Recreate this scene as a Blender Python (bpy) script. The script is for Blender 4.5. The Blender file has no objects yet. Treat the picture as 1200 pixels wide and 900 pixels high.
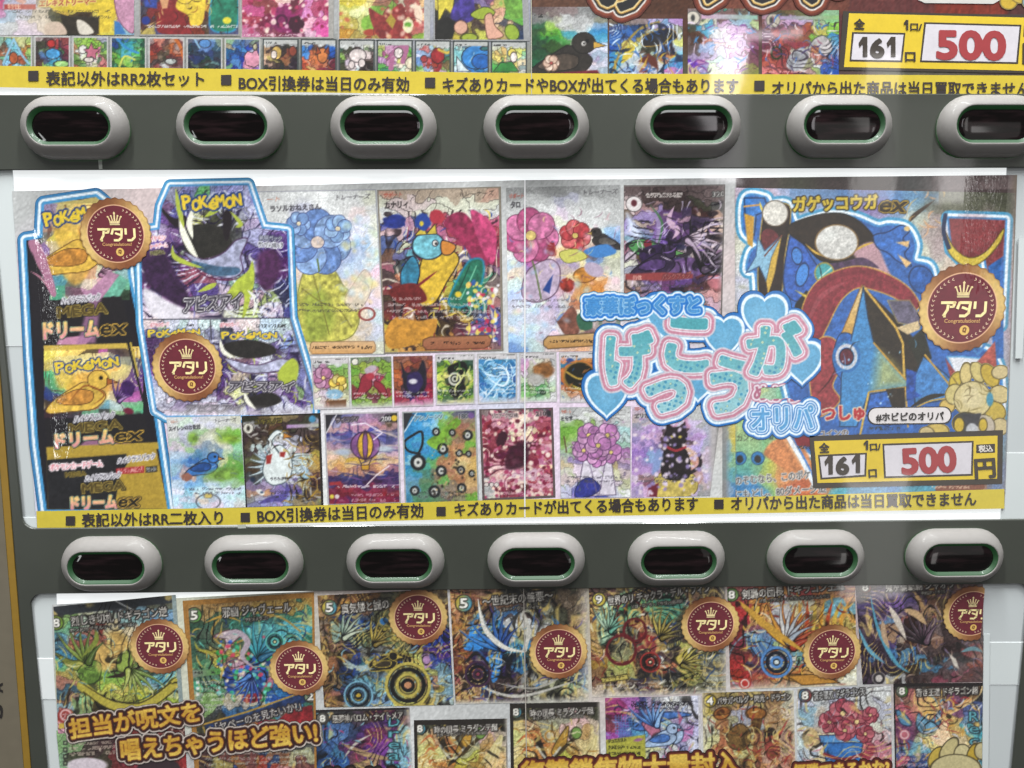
import bpy, bmesh, math, random
import numpy as np
from mathutils import Vector

# ------------------------------------------------------------------ scene, camera, world, light
sc = bpy.context.scene
col = sc.collection
CAM_ROT = (1.4255950720521235, 0.004366504201582196, -0.015064048715496742)
CAM_LOC = (-0.018187582768313882, -0.3937765750756008, -0.07023864604494784)
F = 901.0
cd = bpy.data.cameras.new("camera"); cam = bpy.data.objects.new("camera", cd); col.objects.link(cam)
cd.sensor_width = 36; cd.lens = 36 * F / 1200; cd.clip_start = 0.01; cd.clip_end = 50
cam.location = CAM_LOC; cam.rotation_euler = CAM_ROT
sc.camera = cam
w = bpy.data.worlds.new("World"); sc.world = w; w.use_nodes = True
w.node_tree.nodes["Background"].inputs[0].default_value = (0.97, 0.99, 1, 1)
w.node_tree.nodes["Background"].inputs[1].default_value = 0.12
sc.view_settings.view_transform = 'Standard'; sc.view_settings.look = 'None'
sc.view_settings.exposure = 0; sc.view_settings.gamma = 1
sc.cycles.max_bounces = 6

_cr = cam.rotation_euler.to_matrix()
MR = np.array(_cr); CL = np.array(CAM_LOC)
def up(X, Y, d=0.0):
    """photo pixel -> point on the vertical plane y = d (the posters and the panel are flat)"""
    X = np.asarray(X, float); Y = np.asarray(Y, float)
    v = np.stack([(X - 600) / F, -(Y - 450) / F, -np.ones_like(X)], -1) @ MR.T
    t = (d - CL[1]) / v[..., 1]
    return CL + v * t[..., None]

def lamp(name, loc, target, sx, sy, radiance, colr=(1, 1, 1), rot=None):
    ld = bpy.data.lights.new(name, 'AREA'); ld.shape = 'RECTANGLE'; ld.size = sx; ld.size_y = sy
    ld.energy = radiance * math.pi * sx * sy
    ld.color = colr
    o = bpy.data.objects.new(name, ld); col.objects.link(o); o.location = loc
    o.rotation_euler = rot if rot else (Vector(target) - Vector(loc)).to_track_quat('-Z', 'Y').to_euler()
    return o
# ceiling fluorescents of the shop and unseen lamps placed behind the camera to mirror in the film
lamp("ceiling_lamp", (-0.5, -0.62, 1.55), (0, 0, -.1), 0.12, 1.1, 128, (.97, 1, .99))
lamp("ceiling_lamp", (0.5, -0.62, 1.55), (0, 0, -.1), 0.12, 1.1, 128, (.97, 1, .99))
lamp("ceiling_lamp", (0.0, -1.9, 1.6), (0, 0, -.1), 1.9, 0.35, 9, (.97, 1, .99))
def mirror_lamp(x0, y0, x1, y1, radiance, D=1.3, colr=(1, 1, 1)):
    """a lamp hung D metres before the panel, where its mirror image falls on the given part of the film"""
    pts = []
    for x, y in ((x0, y0), (x1, y0), (x1, y1), (x0, y1)):
        P = up(x, y); d = P - CL; r = np.array([d[0], -d[1], d[2]]); pts.append(P + r * (D / d[1]))
    c = sum(pts) / 4; sx = np.linalg.norm(pts[1] - pts[0]); sy = np.linalg.norm(pts[3] - pts[0])
    return lamp("reflection_lamp", tuple(c), None, sx, sy, radiance, colr, rot=(math.radians(90), 0, 0))
LAMPS = True
if LAMPS:
    mirror_lamp(825, 28, 877, 212, 4.6, colr=(1, .95, .98))
    mirror_lamp(877, 30, 945, 37, 6, colr=(1, .93, .97))
    mirror_lamp(1003, 60, 1052, 232, 1.9, colr=(1, .97, .94))
    mirror_lamp(985, 560, 1062, 700, 2.4, colr=(1, .97, .94))
    mirror_lamp(1100, 170, 1140, 240, 3.0, colr=(1, .97, .96))
    mirror_lamp(-150, 250, -40, 560, 9, colr=(.97, 1, .99))  # added lamp without a known source, so the left crumples sparkle
    mirror_lamp(868, 120, 1210, 600, .45, D=1.6, colr=(1, .97, .93))  # broad dim lamp added for the pale veil over the right half

# ------------------------------------------------------------------ helpers: linear colour, objects
def hx(c):
    if not isinstance(c, str): return np.array(c, float)
    if len(c) == 3: return np.array([int(k * 2, 16) / 255 for k in c])
    return np.array([int(c[i:i + 2], 16) / 255 for i in (0, 2, 4)])
def lin(c):
    c = np.clip(c, 0, 1); return np.where(c <= .04045, c / 12.92, ((c + .055) / 1.055) ** 2.4)
WO = {}
def root(name, label, cat, loc, group=None):
    o = bpy.data.objects.new(name, None); col.objects.link(o); o.location = loc
    o.empty_display_size = .02
    o['label'] = label; o['category'] = cat
    if group: o['group'] = group
    WO[o.name] = Vector(loc); return o
def link(name, me, mat, parent=None, origin=None):
    """link a mesh built in world coordinates as ONE object, its origin at the middle of the mesh"""
    n = len(me.vertices); co = np.empty(n * 3, np.float32); me.vertices.foreach_get('co', co); co = co.reshape(-1, 3)
    c = Vector((co.max(0) + co.min(0)) / 2) if origin is None else Vector(origin)
    me.vertices.foreach_set('co', (co - np.array(c, np.float32)).ravel()); me.update()
    o = bpy.data.objects.new(name, me); col.objects.link(o)
    if mat is not None and len(me.materials) == 0: me.materials.append(mat)
    WO[o.name] = c
    if parent: o.parent = parent; o.location = c - WO[parent.name]
    else: o.location = c
    return o
def mesh(name, V, Fc):
    me = bpy.data.meshes.new(name); me.from_pydata([tuple(v) for v in V], [], [tuple(f) for f in Fc]); me.update(); return me

# ------------------------------------------------------------------ materials
def mat(name, color, rough=.5, coat=0., emit=None, es=0., metal=0., bump=0., bscale=200., mottle=0.):
    m = bpy.data.materials.new(name); m.use_nodes = True; nt = m.node_tree; b = nt.nodes["Principled BSDF"]
    b.inputs["Base Color"].default_value = (*color, 1); b.inputs["Roughness"].default_value = rough
    b.inputs["Coat Weight"].default_value = coat; b.inputs["Coat Roughness"].default_value = .06
    b.inputs["Metallic"].default_value = metal
    if emit: b.inputs["Emission Color"].default_value = (*emit, 1); b.inputs["Emission Strength"].default_value = es
    if mottle or bump:
        g = nt.nodes.new("ShaderNodeNewGeometry"); n = nt.nodes.new("ShaderNodeTexNoise"); n.inputs["Scale"].default_value = bscale
        n.inputs["Detail"].default_value = 3; nt.links.new(g.outputs["Position"], n.inputs["Vector"])
        if mottle:
            r = nt.nodes.new("ShaderNodeMapRange"); r.inputs["From Min"].default_value = .25; r.inputs["From Max"].default_value = .75
            r.inputs["To Min"].default_value = 1 - mottle; r.inputs["To Max"].default_value = 1 + mottle
            mx = nt.nodes.new("ShaderNodeMix"); mx.data_type = 'RGBA'; mx.blend_type = 'MULTIPLY'; mx.inputs["Factor"].default_value = 1
            mx.inputs["A"].default_value = (*color, 1); nt.links.new(n.outputs["Fac"], r.inputs["Value"]); nt.links.new(r.outputs["Result"], mx.inputs["B"])
            nt.links.new(mx.outputs["Result"], b.inputs["Base Color"])
        if bump:
            bp = nt.nodes.new("ShaderNodeBump"); bp.inputs["Strength"].default_value = bump; bp.inputs["Distance"].default_value = .0004
            nt.links.new(n.outputs["Fac"], bp.inputs["Height"]); nt.links.new(bp.outputs["Normal"], b.inputs["Normal"])
    return m

def film_group():
    """printed paper under a glossy film: paper fibre in the colour, slow waves and crumples in the film's normal"""
    g = bpy.data.node_groups.new("film", 'ShaderNodeTree')
    g.interface.new_socket("Color", in_out='INPUT', socket_type='NodeSocketColor')
    g.interface.new_socket("Color", in_out='OUTPUT', socket_type='NodeSocketColor')
    g.interface.new_socket("Normal", in_out='OUTPUT', socket_type='NodeSocketVector')
    N, L = g.nodes, g.links
    gi = N.new("NodeGroupInput"); go = N.new("NodeGroupOutput"); geo = N.new("ShaderNodeNewGeometry")
    def noise(scale, detail, vec=None, rough=.5):
        n = N.new("ShaderNodeTexNoise"); n.inputs["Scale"].default_value = scale; n.inputs["Detail"].default_value = detail
        n.inputs["Roughness"].default_value = rough
        L.new(vec if vec else geo.outputs["Position"], n.inputs["Vector"]); return n.outputs["Fac"]
    def rng(v, a, b, c, d):
        r = N.new("ShaderNodeMapRange"); r.inputs["From Min"].default_value = a; r.inputs["From Max"].default_value = b
        r.inputs["To Min"].default_value = c; r.inputs["To Max"].default_value = d; L.new(v, r.inputs["Value"]); return r.outputs["Result"]
    def mth(op, a, b):
        m = N.new("ShaderNodeMath"); m.operation = op
        for i, v in enumerate((a, b)):
            if isinstance(v, (int, float)): m.inputs[i].default_value = v
            else: L.new(v, m.inputs[i])
        return m.outputs[0]
    fib = rng(noise(620, 3, rough=.65), .3, .7, .955, 1.04)
    cloud = rng(noise(95, 3), .3, .7, .96, 1.04)
    f = mth('MULTIPLY', fib, cloud)
    mx = N.new("ShaderNodeMix"); mx.data_type = 'RGBA'; mx.blend_type = 'MULTIPLY'; mx.inputs["Factor"].default_value = 1
    L.new(gi.outputs[0], mx.inputs["A"]); L.new(f, mx.inputs["B"]); L.new(mx.outputs["Result"], go.inputs[0])
    sep = N.new("ShaderNodeSeparateXYZ"); L.new(geo.outputs["Position"], sep.inputs[0])
    def band(axis, c, wd):
        return rng(mth('ABSOLUTE', mth('SUBTRACT', sep.outputs[axis], c), 0), wd * .4, wd, 1, 0)
    def sm(a, b): return mth('MULTIPLY', a, b)
    crumple = mth('ADD', sm(band(0, -.2455, .006), band(2, -.108, .065)), sm(band(0, .2275, .011), band(2, -.052, .032)))
    st = N.new("ShaderNodeMapping"); st.inputs["Scale"].default_value = (1, 1, .45); L.new(geo.outputs["Position"], st.inputs["Vector"])
    big = mth('MULTIPLY', noise(18, 1), .00035)
    mid = mth('MULTIPLY', noise(120, 2, st.outputs[0]), .00002)
    cr = mth('MULTIPLY', mth('MULTIPLY', noise(420, 2, st.outputs[0]), .0019), crumple)
    hgt = mth('ADD', mth('ADD', big, mid), cr)
    bp = N.new("ShaderNodeBump"); bp.inputs["Strength"].default_value = 1; bp.inputs["Distance"].default_value = 1.0
    L.new(hgt, bp.inputs["Height"]); L.new(bp.outputs["Normal"], go.inputs[1])
    return g
FILM = film_group()
def printmat(name, color=None):
    m = bpy.data.materials.new(name); m.use_nodes = True; nt = m.node_tree; b = nt.nodes["Principled BSDF"]
    gr = nt.nodes.new("ShaderNodeGroup"); gr.node_tree = FILM
    if color is None:
        a = nt.nodes.new("ShaderNodeAttribute"); a.attribute_name = "print"; nt.links.new(a.outputs["Color"], gr.inputs[0])
    else: gr.inputs[0].default_value = (*color, 1)
    nt.links.new(gr.outputs[0], b.inputs["Base Color"]); nt.links.new(gr.outputs[1], b.inputs["Coat Normal"])
    b.inputs["Roughness"].default_value = .65; b.inputs["Specular IOR Level"].default_value = .2
    b.inputs["Coat Weight"].default_value = 1; b.inputs["Coat Roughness"].default_value = .05; b.inputs["Coat IOR"].default_value = 1.85
    return m
PRINT = printmat("printed_paper")
_pm = {}
def ink(c):
    if c not in _pm: _pm[c] = printmat("ink_" + c, tuple(lin(hx(c))))
    return _pm[c]
GREY = mat("grey_panel_paint", (.040, .043, .035), .36, .5, mottle=.09, bscale=26, bump=.05)
BEZEL = mat("bezel_plastic", (.205, .191, .183), .56, .05, mottle=.03, bscale=300)
BEZEL.node_tree.nodes["Principled BSDF"].inputs["Specular IOR Level"].default_value = .35
GREEN = mat("green_ring_plastic", (.012, .045, .016), .55, .08, emit=(.06, 1, .16), es=.016)
LEAK = mat("green_led_leak", (.02, .2, .05), .5, 0, emit=(.04, 1, .14), es=2.2)
LENS = mat("smoked_lens", (.004, .002, .002), .07, 0)
def _lens_reflection_paint(nt):  # faint inner reflections painted into the lens colour as stretched streaks
    g = nt.nodes.new("ShaderNodeNewGeometry"); mp = nt.nodes.new("ShaderNodeMapping"); mp.inputs["Scale"].default_value = (60, 60, 420); n = nt.nodes.new("ShaderNodeTexNoise"); n.inputs["Scale"].default_value = 1; n.inputs["Detail"].default_value = 2
    r = nt.nodes.new("ShaderNodeValToRGB"); r.color_ramp.elements[0].position = .45; r.color_ramp.elements[0].color = (.002, .001, .001, 1); r.color_ramp.elements[1].position = .75; r.color_ramp.elements[1].color = (.013, .006, .007, 1)
    nt.links.new(g.outputs["Position"], mp.inputs[0]); nt.links.new(mp.outputs[0], n.inputs["Vector"]); nt.links.new(n.outputs["Fac"], r.inputs[0]); nt.links.new(r.outputs[0], nt.nodes["Principled BSDF"].inputs["Base Color"])
_lens_reflection_paint(LENS.node_tree)
LENS.node_tree.nodes["Principled BSDF"].inputs["Specular IOR Level"].default_value = .5
LIT = mat("backlit_acrylic", (.55, .56, .57), .45, .4, emit=(.97, 1, 1), es=.68)
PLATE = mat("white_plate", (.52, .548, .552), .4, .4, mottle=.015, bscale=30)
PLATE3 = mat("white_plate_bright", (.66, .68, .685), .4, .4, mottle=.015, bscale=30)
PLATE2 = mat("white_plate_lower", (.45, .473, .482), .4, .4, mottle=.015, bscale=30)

# ------------------------------------------------------------------ the machine: panel with three windows, buttons, white panels
XL, XR = -.2706, .2690
def rrect(x0, z0, x1, z1, r, n=7):
    P = []
    for cx, cz, a0 in ((x1 - r, z1 - r, 0), (x0 + r, z1 - r, 90), (x0 + r, z0 + r, 180), (x1 - r, z0 + r, 270)):
        for i in range(n + 1):
            a = math.radians(a0 + 90 * i / n); P.append((cx + r * math.cos(a), cz + r * math.sin(a)))
    return P
machine = root("vending_machine", "grey vending machine front with two rows of oval push buttons between backlit windows", "vending machine", (0, 0, -.45))
def panel():
    me = bpy.data.meshes.new("front_panel"); bm = bmesh.new()
    outer = [(-.345, .26), (.345, .26), (.345, -.46), (-.345, -.46)]
    wins = [rrect(XL, .0159, XR, .2, .0065), rrect(XL, -.2031, XR, -.0197, .0065), rrect(XL, -.423, XR, -.2396, .0065)]
    th = .0010; ch = .0004
    def loop(P, y): return [bm.verts.new((x, y, z)) for x, z in P]
    def edges(vs): return [bm.edges.new((vs[i], vs[(i + 1) % len(vs)])) for i in range(len(vs))]
    E = edges(loop(outer, 0)); rims = []
    for W in wins:
        cx = sum(p[0] for p in W) / len(W); cz = sum(p[1] for p in W) / len(W)
        G = []
        for i, (x, z) in enumerate(W):   # chamfer ring a little larger than the opening
            q = W[i - 1]; r = W[(i + 1) % len(W)]; tx, tz = r[0] - q[0], r[1] - q[1]; l = math.hypot(tx, tz)
            G.append((x + tz / l * ch, z - tx / l * ch))
        a = loop(G, 0); E += edges(a); b = loop(W, ch); c = loop(W, th); rims.append((a, b, c))
    bmesh.ops.triangle_fill(bm, use_beauty=True, use_dissolve=False, edges=E)
    for a, b, c in rims:
        n = len(a)
        for i in range(n):
            j = (i + 1) % n
            bm.faces.new((a[i], a[j], b[j], b[i])); bm.faces.new((b[i], b[j], c[j], c[i]))
    bmesh.ops.recalc_face_normals(bm, faces=bm.faces)
    bm.to_mesh(me); bm.free(); return link("front_panel", me, GREY, machine)
panel()
def box(name, x0, z0, x1, z1, y0, y1, m, parent):
    V = [(x0, y0, z0), (x1, y0, z0), (x1, y0, z1), (x0, y0, z1), (x0, y1, z0), (x1, y1, z0), (x1, y1, z1), (x0, y1, z1)]
    return link(name, mesh(name, V, [(0, 1, 2, 3), (5, 4, 7, 6), (4, 0, 3, 7), (1, 5, 6, 2), (3, 2, 6, 7), (4, 5, 1, 0)]), m, parent)
for z0, z1 in ((.0100, .21), (-.209, -.0140), (-.43, -.2340)):
    box("backlit_panel", XL - .004, z0, XR + .004, z1, .0024, .0044, LIT, machine)

def quadpx(name, q, d, m, parent, th=.0004):
    P = [up(x, y, d) for x, y in q]; B = [p + np.array([0, th, 0]) for p in P]
    return link(name, mesh(name, P + B, [(3, 2, 1, 0), (4, 5, 6, 7), (0, 1, 5, 4), (1, 2, 6, 5), (2, 3, 7, 6), (3, 0, 4, 7)]), m, parent)
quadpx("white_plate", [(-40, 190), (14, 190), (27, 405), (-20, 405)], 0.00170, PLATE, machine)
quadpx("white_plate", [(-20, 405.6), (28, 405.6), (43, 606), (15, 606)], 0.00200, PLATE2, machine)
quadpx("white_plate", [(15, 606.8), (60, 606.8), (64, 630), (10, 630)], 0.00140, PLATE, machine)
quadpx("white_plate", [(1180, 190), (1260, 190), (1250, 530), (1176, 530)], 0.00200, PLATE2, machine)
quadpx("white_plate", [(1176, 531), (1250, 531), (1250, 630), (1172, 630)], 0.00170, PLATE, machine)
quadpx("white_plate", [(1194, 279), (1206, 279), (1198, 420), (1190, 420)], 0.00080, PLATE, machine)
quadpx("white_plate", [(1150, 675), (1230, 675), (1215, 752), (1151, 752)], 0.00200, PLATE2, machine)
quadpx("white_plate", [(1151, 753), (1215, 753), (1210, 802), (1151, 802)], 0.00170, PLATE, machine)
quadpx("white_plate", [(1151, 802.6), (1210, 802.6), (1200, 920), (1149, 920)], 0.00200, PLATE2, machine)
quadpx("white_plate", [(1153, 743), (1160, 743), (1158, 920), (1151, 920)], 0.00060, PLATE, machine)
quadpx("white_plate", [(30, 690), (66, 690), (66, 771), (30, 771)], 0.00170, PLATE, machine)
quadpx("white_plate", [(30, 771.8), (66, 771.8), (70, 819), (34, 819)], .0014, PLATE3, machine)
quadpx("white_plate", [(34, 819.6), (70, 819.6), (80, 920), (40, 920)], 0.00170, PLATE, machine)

def stadium(r, hl, y, n=14):
    P = []
    for s, a0 in ((1, -90), (-1, 90)):
        for i in range(n + 1):
            a = math.radians(a0 + 180 * i / n); P.append((s * hl + r * math.cos(a), y, r * math.sin(a)))
    return P
def loft(name, rows, cap=False, smooth=True):
    V = []; Fc = []; n = len(rows[0])
    for r in rows: V += r
    for k in range(len(rows) - 1):
        for i in range(n):
            j = (i + 1) % n; Fc.append((k * n + i, k * n + j, (k + 1) * n + j, (k + 1) * n + i))
    if cap: Fc.append(tuple((len(rows) - 1) * n + i for i in range(n)))
    me = mesh(name, V, Fc)
    if smooth: me.polygons.foreach_set('use_smooth', [True] * len(me.polygons))
    return me
mm = .001
def prof(pts): return [stadium(r * mm, hl * mm, -h * mm) for r, hl, h in pts]
bez_me = loft("bezel", prof([(15, 11.1, .35), (15.05, 11.1, .9), (14.95, 11.1, 1.7), (14.6, 11.1, 2.8), (13.9, 11.1, 4.2), (12.9, 11.1, 5.4), (11.8, 11.1, 6.4), (10.8, 11.1, 7.1), (9.9, 11.15, 7.6), (9.3, 11.2, 7.8), (9.0, 11.2, 7.78), (8.85, 11.2, 7.6), (8.8, 11.2, 6.8)]))
ring_me = loft("glow_ring", prof([(8.9, 11.2, 7.5), (8.65, 11.2, 7.45), (8.2, 11.2, 7.1), (7.7, 11.15, 6.5), (7.3, 11.1, 6.2), (7.0, 11.1, 5.6)]))
leak_me = loft("light_gap", prof([(14.2, 11.1, .33), (14.75, 11.1, .3), (14.75, 11.1, .0)]))
def lens_me():
    me = loft("smoked_lens", prof([(7.4, 11.1, 5.9)]) + [[(x, -(5.9 + .7 * math.sqrt(max(0, 1 - (s * .985) ** 2)) * min(1, (1 - s) * 4 + .25)) * mm, z) for x, y, z in stadium(7.3 * s * mm, 11.1 * mm, 0)] for s in (.985, .95, .88, .78, .65, .5, .33, .15, .02)], cap=True)
    return me
LM = lens_me()
for me_, m_ in ((bez_me, BEZEL), (ring_me, GREEN), (leak_me, LEAK), (LM, LENS)): me_.materials.append(m_)
def put(name, me, parent, loc):
    o = bpy.data.objects.new(name, me); col.objects.link(o); o.parent = parent; o.location = loc; return o
for row in range(2):
    for i in range(7):
        b = put("push_button", bez_me, machine, ((i - 3) * .075, 0, .45 - row * .22257))
        put("glow_ring", ring_me, b, (0, 0, 0)); put("smoked_lens", LM, b, (0, 0, 0)); put("light_gap", leak_me, b, (0, 0, 0))

# ------------------------------------------------------------------ side sticker at the left of the panel
side = root("side_sticker", "beige sticker with a mustard yellow border on the left edge of the machine", "sticker", tuple(up(0, 760, -.0003)))
STK = mat("beige_sticker", (.125, .105, .074), .5, .3, mottle=.06, bscale=120)
YEL = mat("mustard_border", (.22, .125, .012), .5, .3, mottle=.06, bscale=200)
quadpx("sticker_border", [(-120, 330), (-9, 330), (36, 905), (46, 1030), (-120, 1030)][:2] + [(46, 1030), (-120, 1030)], -.0006, YEL, side, .0005)
quadpx("sticker_face", [(-118, 330), (-18, 330), (38, 1030), (-118, 1030)], -.0009, STK, side, .0003)
lettering_later = (side, [(2.5, 842, 2.5, 826), (2.5, 812, 2.5, 800)])

# ------------------------------------------------------------------ print engine: pictures are painted as colours on fine sheets, in photo pixels
def _h(ix, iy, seed):
    n = (ix.astype(np.int64) * 374761393 + iy.astype(np.int64) * 668265263 + seed * 1442695041) & 0xffffffff
    n = ((n ^ (n >> 13)) * 1274126177) & 0xffffffff
    n = n ^ (n >> 16); return (n & 0xffff) / 65535.0
def vn(x, y, seed=0):
    ix = np.floor(x); iy = np.floor(y); fx = x - ix; fy = y - iy
    fx = fx * fx * (3 - 2 * fx); fy = fy * fy * (3 - 2 * fy)
    a = _h(ix, iy, seed); b = _h(ix + 1, iy, seed); c = _h(ix, iy + 1, seed); d = _h(ix + 1, iy + 1, seed)
    return (a * (1 - fx) + b * fx) * (1 - fy) + (c * (1 - fx) + d * fx) * fy
def fbm(x, y, seed=0, o=3):
    s = 0; a = .5; t = 0
    for k in range(o):
        s = s + a * vn(x * 2 ** k, y * 2 ** k, seed + 17 * k); t += a; a *= .55
    return s / t
def crom(pts, n=8, closed=False):
    P = [np.array(p, float) for p in pts]; out = []
    m = len(P)
    for i in range(m if closed else m - 1):
        if closed: p0, p1, p2, p3 = P[i - 1], P[i], P[(i + 1) % m], P[(i + 2) % m]
        else: p0, p1, p2, p3 = P[max(i - 1, 0)], P[i], P[i + 1], P[min(i + 2, m - 1)]
        for k in range(n):
            t = k / n
            out.append(.5 * (2 * p1 + (p2 - p0) * t + (2 * p0 - 5 * p1 + 4 * p2 - p3) * t * t + (3 * p1 - p0 - 3 * p2 + p3) * t ** 3))
    if not closed: out.append(P[-1])
    return out
def seg_sdf(X, Y, segs, signed=True, chunk=6000):
    """distance to line segments (n,4); negative inside by the even-odd rule"""
    S = np.asarray(segs, np.float32); x = X.ravel().astype(np.float32); y = Y.ravel().astype(np.float32)
    D = np.empty(x.size, np.float32)
    ax, ay, bx, by = S.T; dx = bx - ax; dy = by - ay; L = dx * dx + dy * dy + 1e-9
    for i in range(0, x.size, chunk):
        px = x[i:i + chunk, None]; py = y[i:i + chunk, None]
        t = np.clip(((px - ax) * dx + (py - ay) * dy) / L, 0, 1)
        d = np.sqrt(((px - ax - t * dx) ** 2 + (py - ay - t * dy) ** 2).min(1))
        if signed:
            c = (ay > py) != (by > py)
            xi = ax + (py - ay) * dx / np.where(np.abs(dy) < 1e-9, 1e-9, dy)
            ins = ((c & (px < xi)).sum(1) % 2) == 1
            d = np.where(ins, -d, d)
        D[i:i + chunk] = d
    return D.reshape(X.shape)

_tm = {}
def text_mesh(s, off=0., shear=0., res=3):
    """glyphs of a string at 1 em: verts (n,2), faces, outline segments"""
    k = (s, off, shear, res)
    if k in _tm: return _tm[k]
    cu = bpy.data.curves.new("t", 'FONT'); cu.body = s; cu.size = 1; cu.offset = off; cu.shear = shear; cu.resolution_u = res
    o = bpy.data.objects.new("t", cu); col.objects.link(o)
    dg = bpy.context.evaluated_depsgraph_get(); me = bpy.data.meshes.new_from_object(o.evaluated_get(dg))
    V = np.array([v.co[:2] for v in me.vertices]); Fc = [tuple(p.vertices) for p in me.polygons]
    cnt = {}
    for f in Fc:
        for i in range(len(f)):
            e = (min(f[i], f[i - 1]), max(f[i], f[i - 1])); cnt[e] = cnt.get(e, 0) + 1
    segs = np.array([[*V[a], *V[b]] for (a, b), c in cnt.items() if c == 1])
    bpy.data.objects.remove(o); bpy.data.curves.remove(cu); bpy.data.meshes.remove(me)
    _tm[k] = (V, Fc, segs); return _tm[k]
def fit_text(s, x0, y0, x1, y1, em=None, off=0., shear=0., res=3):
    """text whose ink runs from pixel (x0,y0) to (x1,y1) along the baseline; em = size in px"""
    V, Fc, segs = text_mesh(s, off, shear, res)
    l = V[:, 0].min(); wdt = V[:, 0].max() - l
    ln = math.hypot(x1 - x0, y1 - y0); sx = ln / wdt; sy = em if em else sx
    ux, uy = (x1 - x0) / ln, (y1 - y0) / ln
    def f(P):
        a = (P[:, 0] - l) * sx; b = P[:, 1] * sy
        return np.stack([x0 + a * ux + b * uy, y0 + a * uy - b * ux], 1)
    return f(V), Fc, np.concatenate([f(segs[:, :2]), f(segs[:, 2:])], 1)
def lettering(name, parts, d, c, parent):
    """one mesh of flat printed letters: parts = list of fit_text results / (poly points)"""
    VV = []; FF = []
    for P, Fc in parts:
        k = len(VV); VV += list(up(P[:, 0], P[:, 1], d)); FF += [tuple(i + k for i in f) for f in Fc]
    return link(name, mesh(name, VV, FF), ink(c), parent)
def T(s, x0, y0, x1, y1, em=None, off=.018, shear=0., res=4):
    V, Fc, _ = fit_text(s, x0, y0, x1, y1, em, off, shear, res); return V, Fc
def bold_text(name, items, d, c, parent, step=.5):
    """heavy letters as ONE flat mesh cut along an outline a little outside the glyphs; items = (text, x0, y0, x1, y1, em, bold px[, shear])"""
    VV = []; FF = []; n0 = 0
    for s, x0, y0, x1, y1, em, bw, *r in items:
        if s == '1':     # a plain grotesque figure one with its flag
            A = np.array([(0, .50), (.30, .735), (.62, .735), (.62, 0), (.30, 0), (.30, .49), (.08, .33)]); A = np.stack([x0 + A[:, 0] / .62 * (x1 - x0), y0 + (y1 - y0) * A[:, 0] / .62 - A[:, 1] * em], 1); sg = np.concatenate([A, np.roll(A, -1, 0)], 1)
        else: _, _, sg = fit_text(s, x0, y0, x1, y1, em, 0., r[0] if r else 0., 4)
        m = bw + 1.5
        X, Y = np.meshgrid(np.arange(sg[:, [0, 2]].min() - m, sg[:, [0, 2]].max() + m, step), np.arange(sg[:, [1, 3]].min() - m, sg[:, [1, 3]].max() + m, step))
        D = np.full(X.shape, 9.)
        for a in range(0, X.shape[1], 40):          # column blocks, each against the outlines near it
            xs = slice(a, a + 40); lo, hi = X[0, xs][0] - 5, X[0, xs][-1] + 5
            near = (np.maximum(sg[:, 0], sg[:, 2]) > lo) & (np.minimum(sg[:, 0], sg[:, 2]) < hi); row = sg[near]
            if len(row) == 0: continue
            right = sg[np.minimum(sg[:, 0], sg[:, 2]) >= hi]
            D[:, xs] = seg_sdf(X[:, xs], Y[:, xs], np.concatenate([row, right]) if len(right) else row, chunk=max(500, int(5e6 / len(sg))))
        D -= bw; gy, gx = np.gradient(D); gl = np.hypot(gx, gy) + 1e-9; mv = np.where((D > 0) & (D < step * 1.6), D, 0)
        Xn = X - gx / gl * mv; Yn = Y - gy / gl * mv
        i = np.arange(X.size).reshape(X.shape); Qd = np.stack([i[1:, :-1], i[1:, 1:], i[:-1, 1:], i[:-1, :-1]], -1).reshape(-1, 4)
        ok = (D < step * 1.6).ravel(); ins = (D <= 0).ravel(); Qd = Qd[ok[Qd].all(1) & ins[Qd].any(1)]
        used = np.unique(Qd); rm = np.full(X.size, -1); rm[used] = np.arange(len(used)); VV.append(up(Xn, Yn, d).reshape(-1, 3)[used]); FF.append(rm[Qd] + n0); n0 += len(used)
    V = np.concatenate(VV); Qd = np.concatenate(FF); me = bpy.data.meshes.new(name); nf = len(Qd)
    me.vertices.add(len(V)); me.vertices.foreach_set('co', V.astype(np.float32).ravel()); me.loops.add(nf * 4); me.loops.foreach_set('vertex_index', Qd.astype(np.int32).ravel())
    me.polygons.add(nf); me.polygons.foreach_set('loop_start', np.arange(0, nf * 4, 4, dtype=np.int32)); me.update(calc_edges=True)
    return link(name, me, ink(c), parent)
def Q(*pts):
    P = np.array(pts, float); return P, [tuple(range(len(pts)))]

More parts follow.
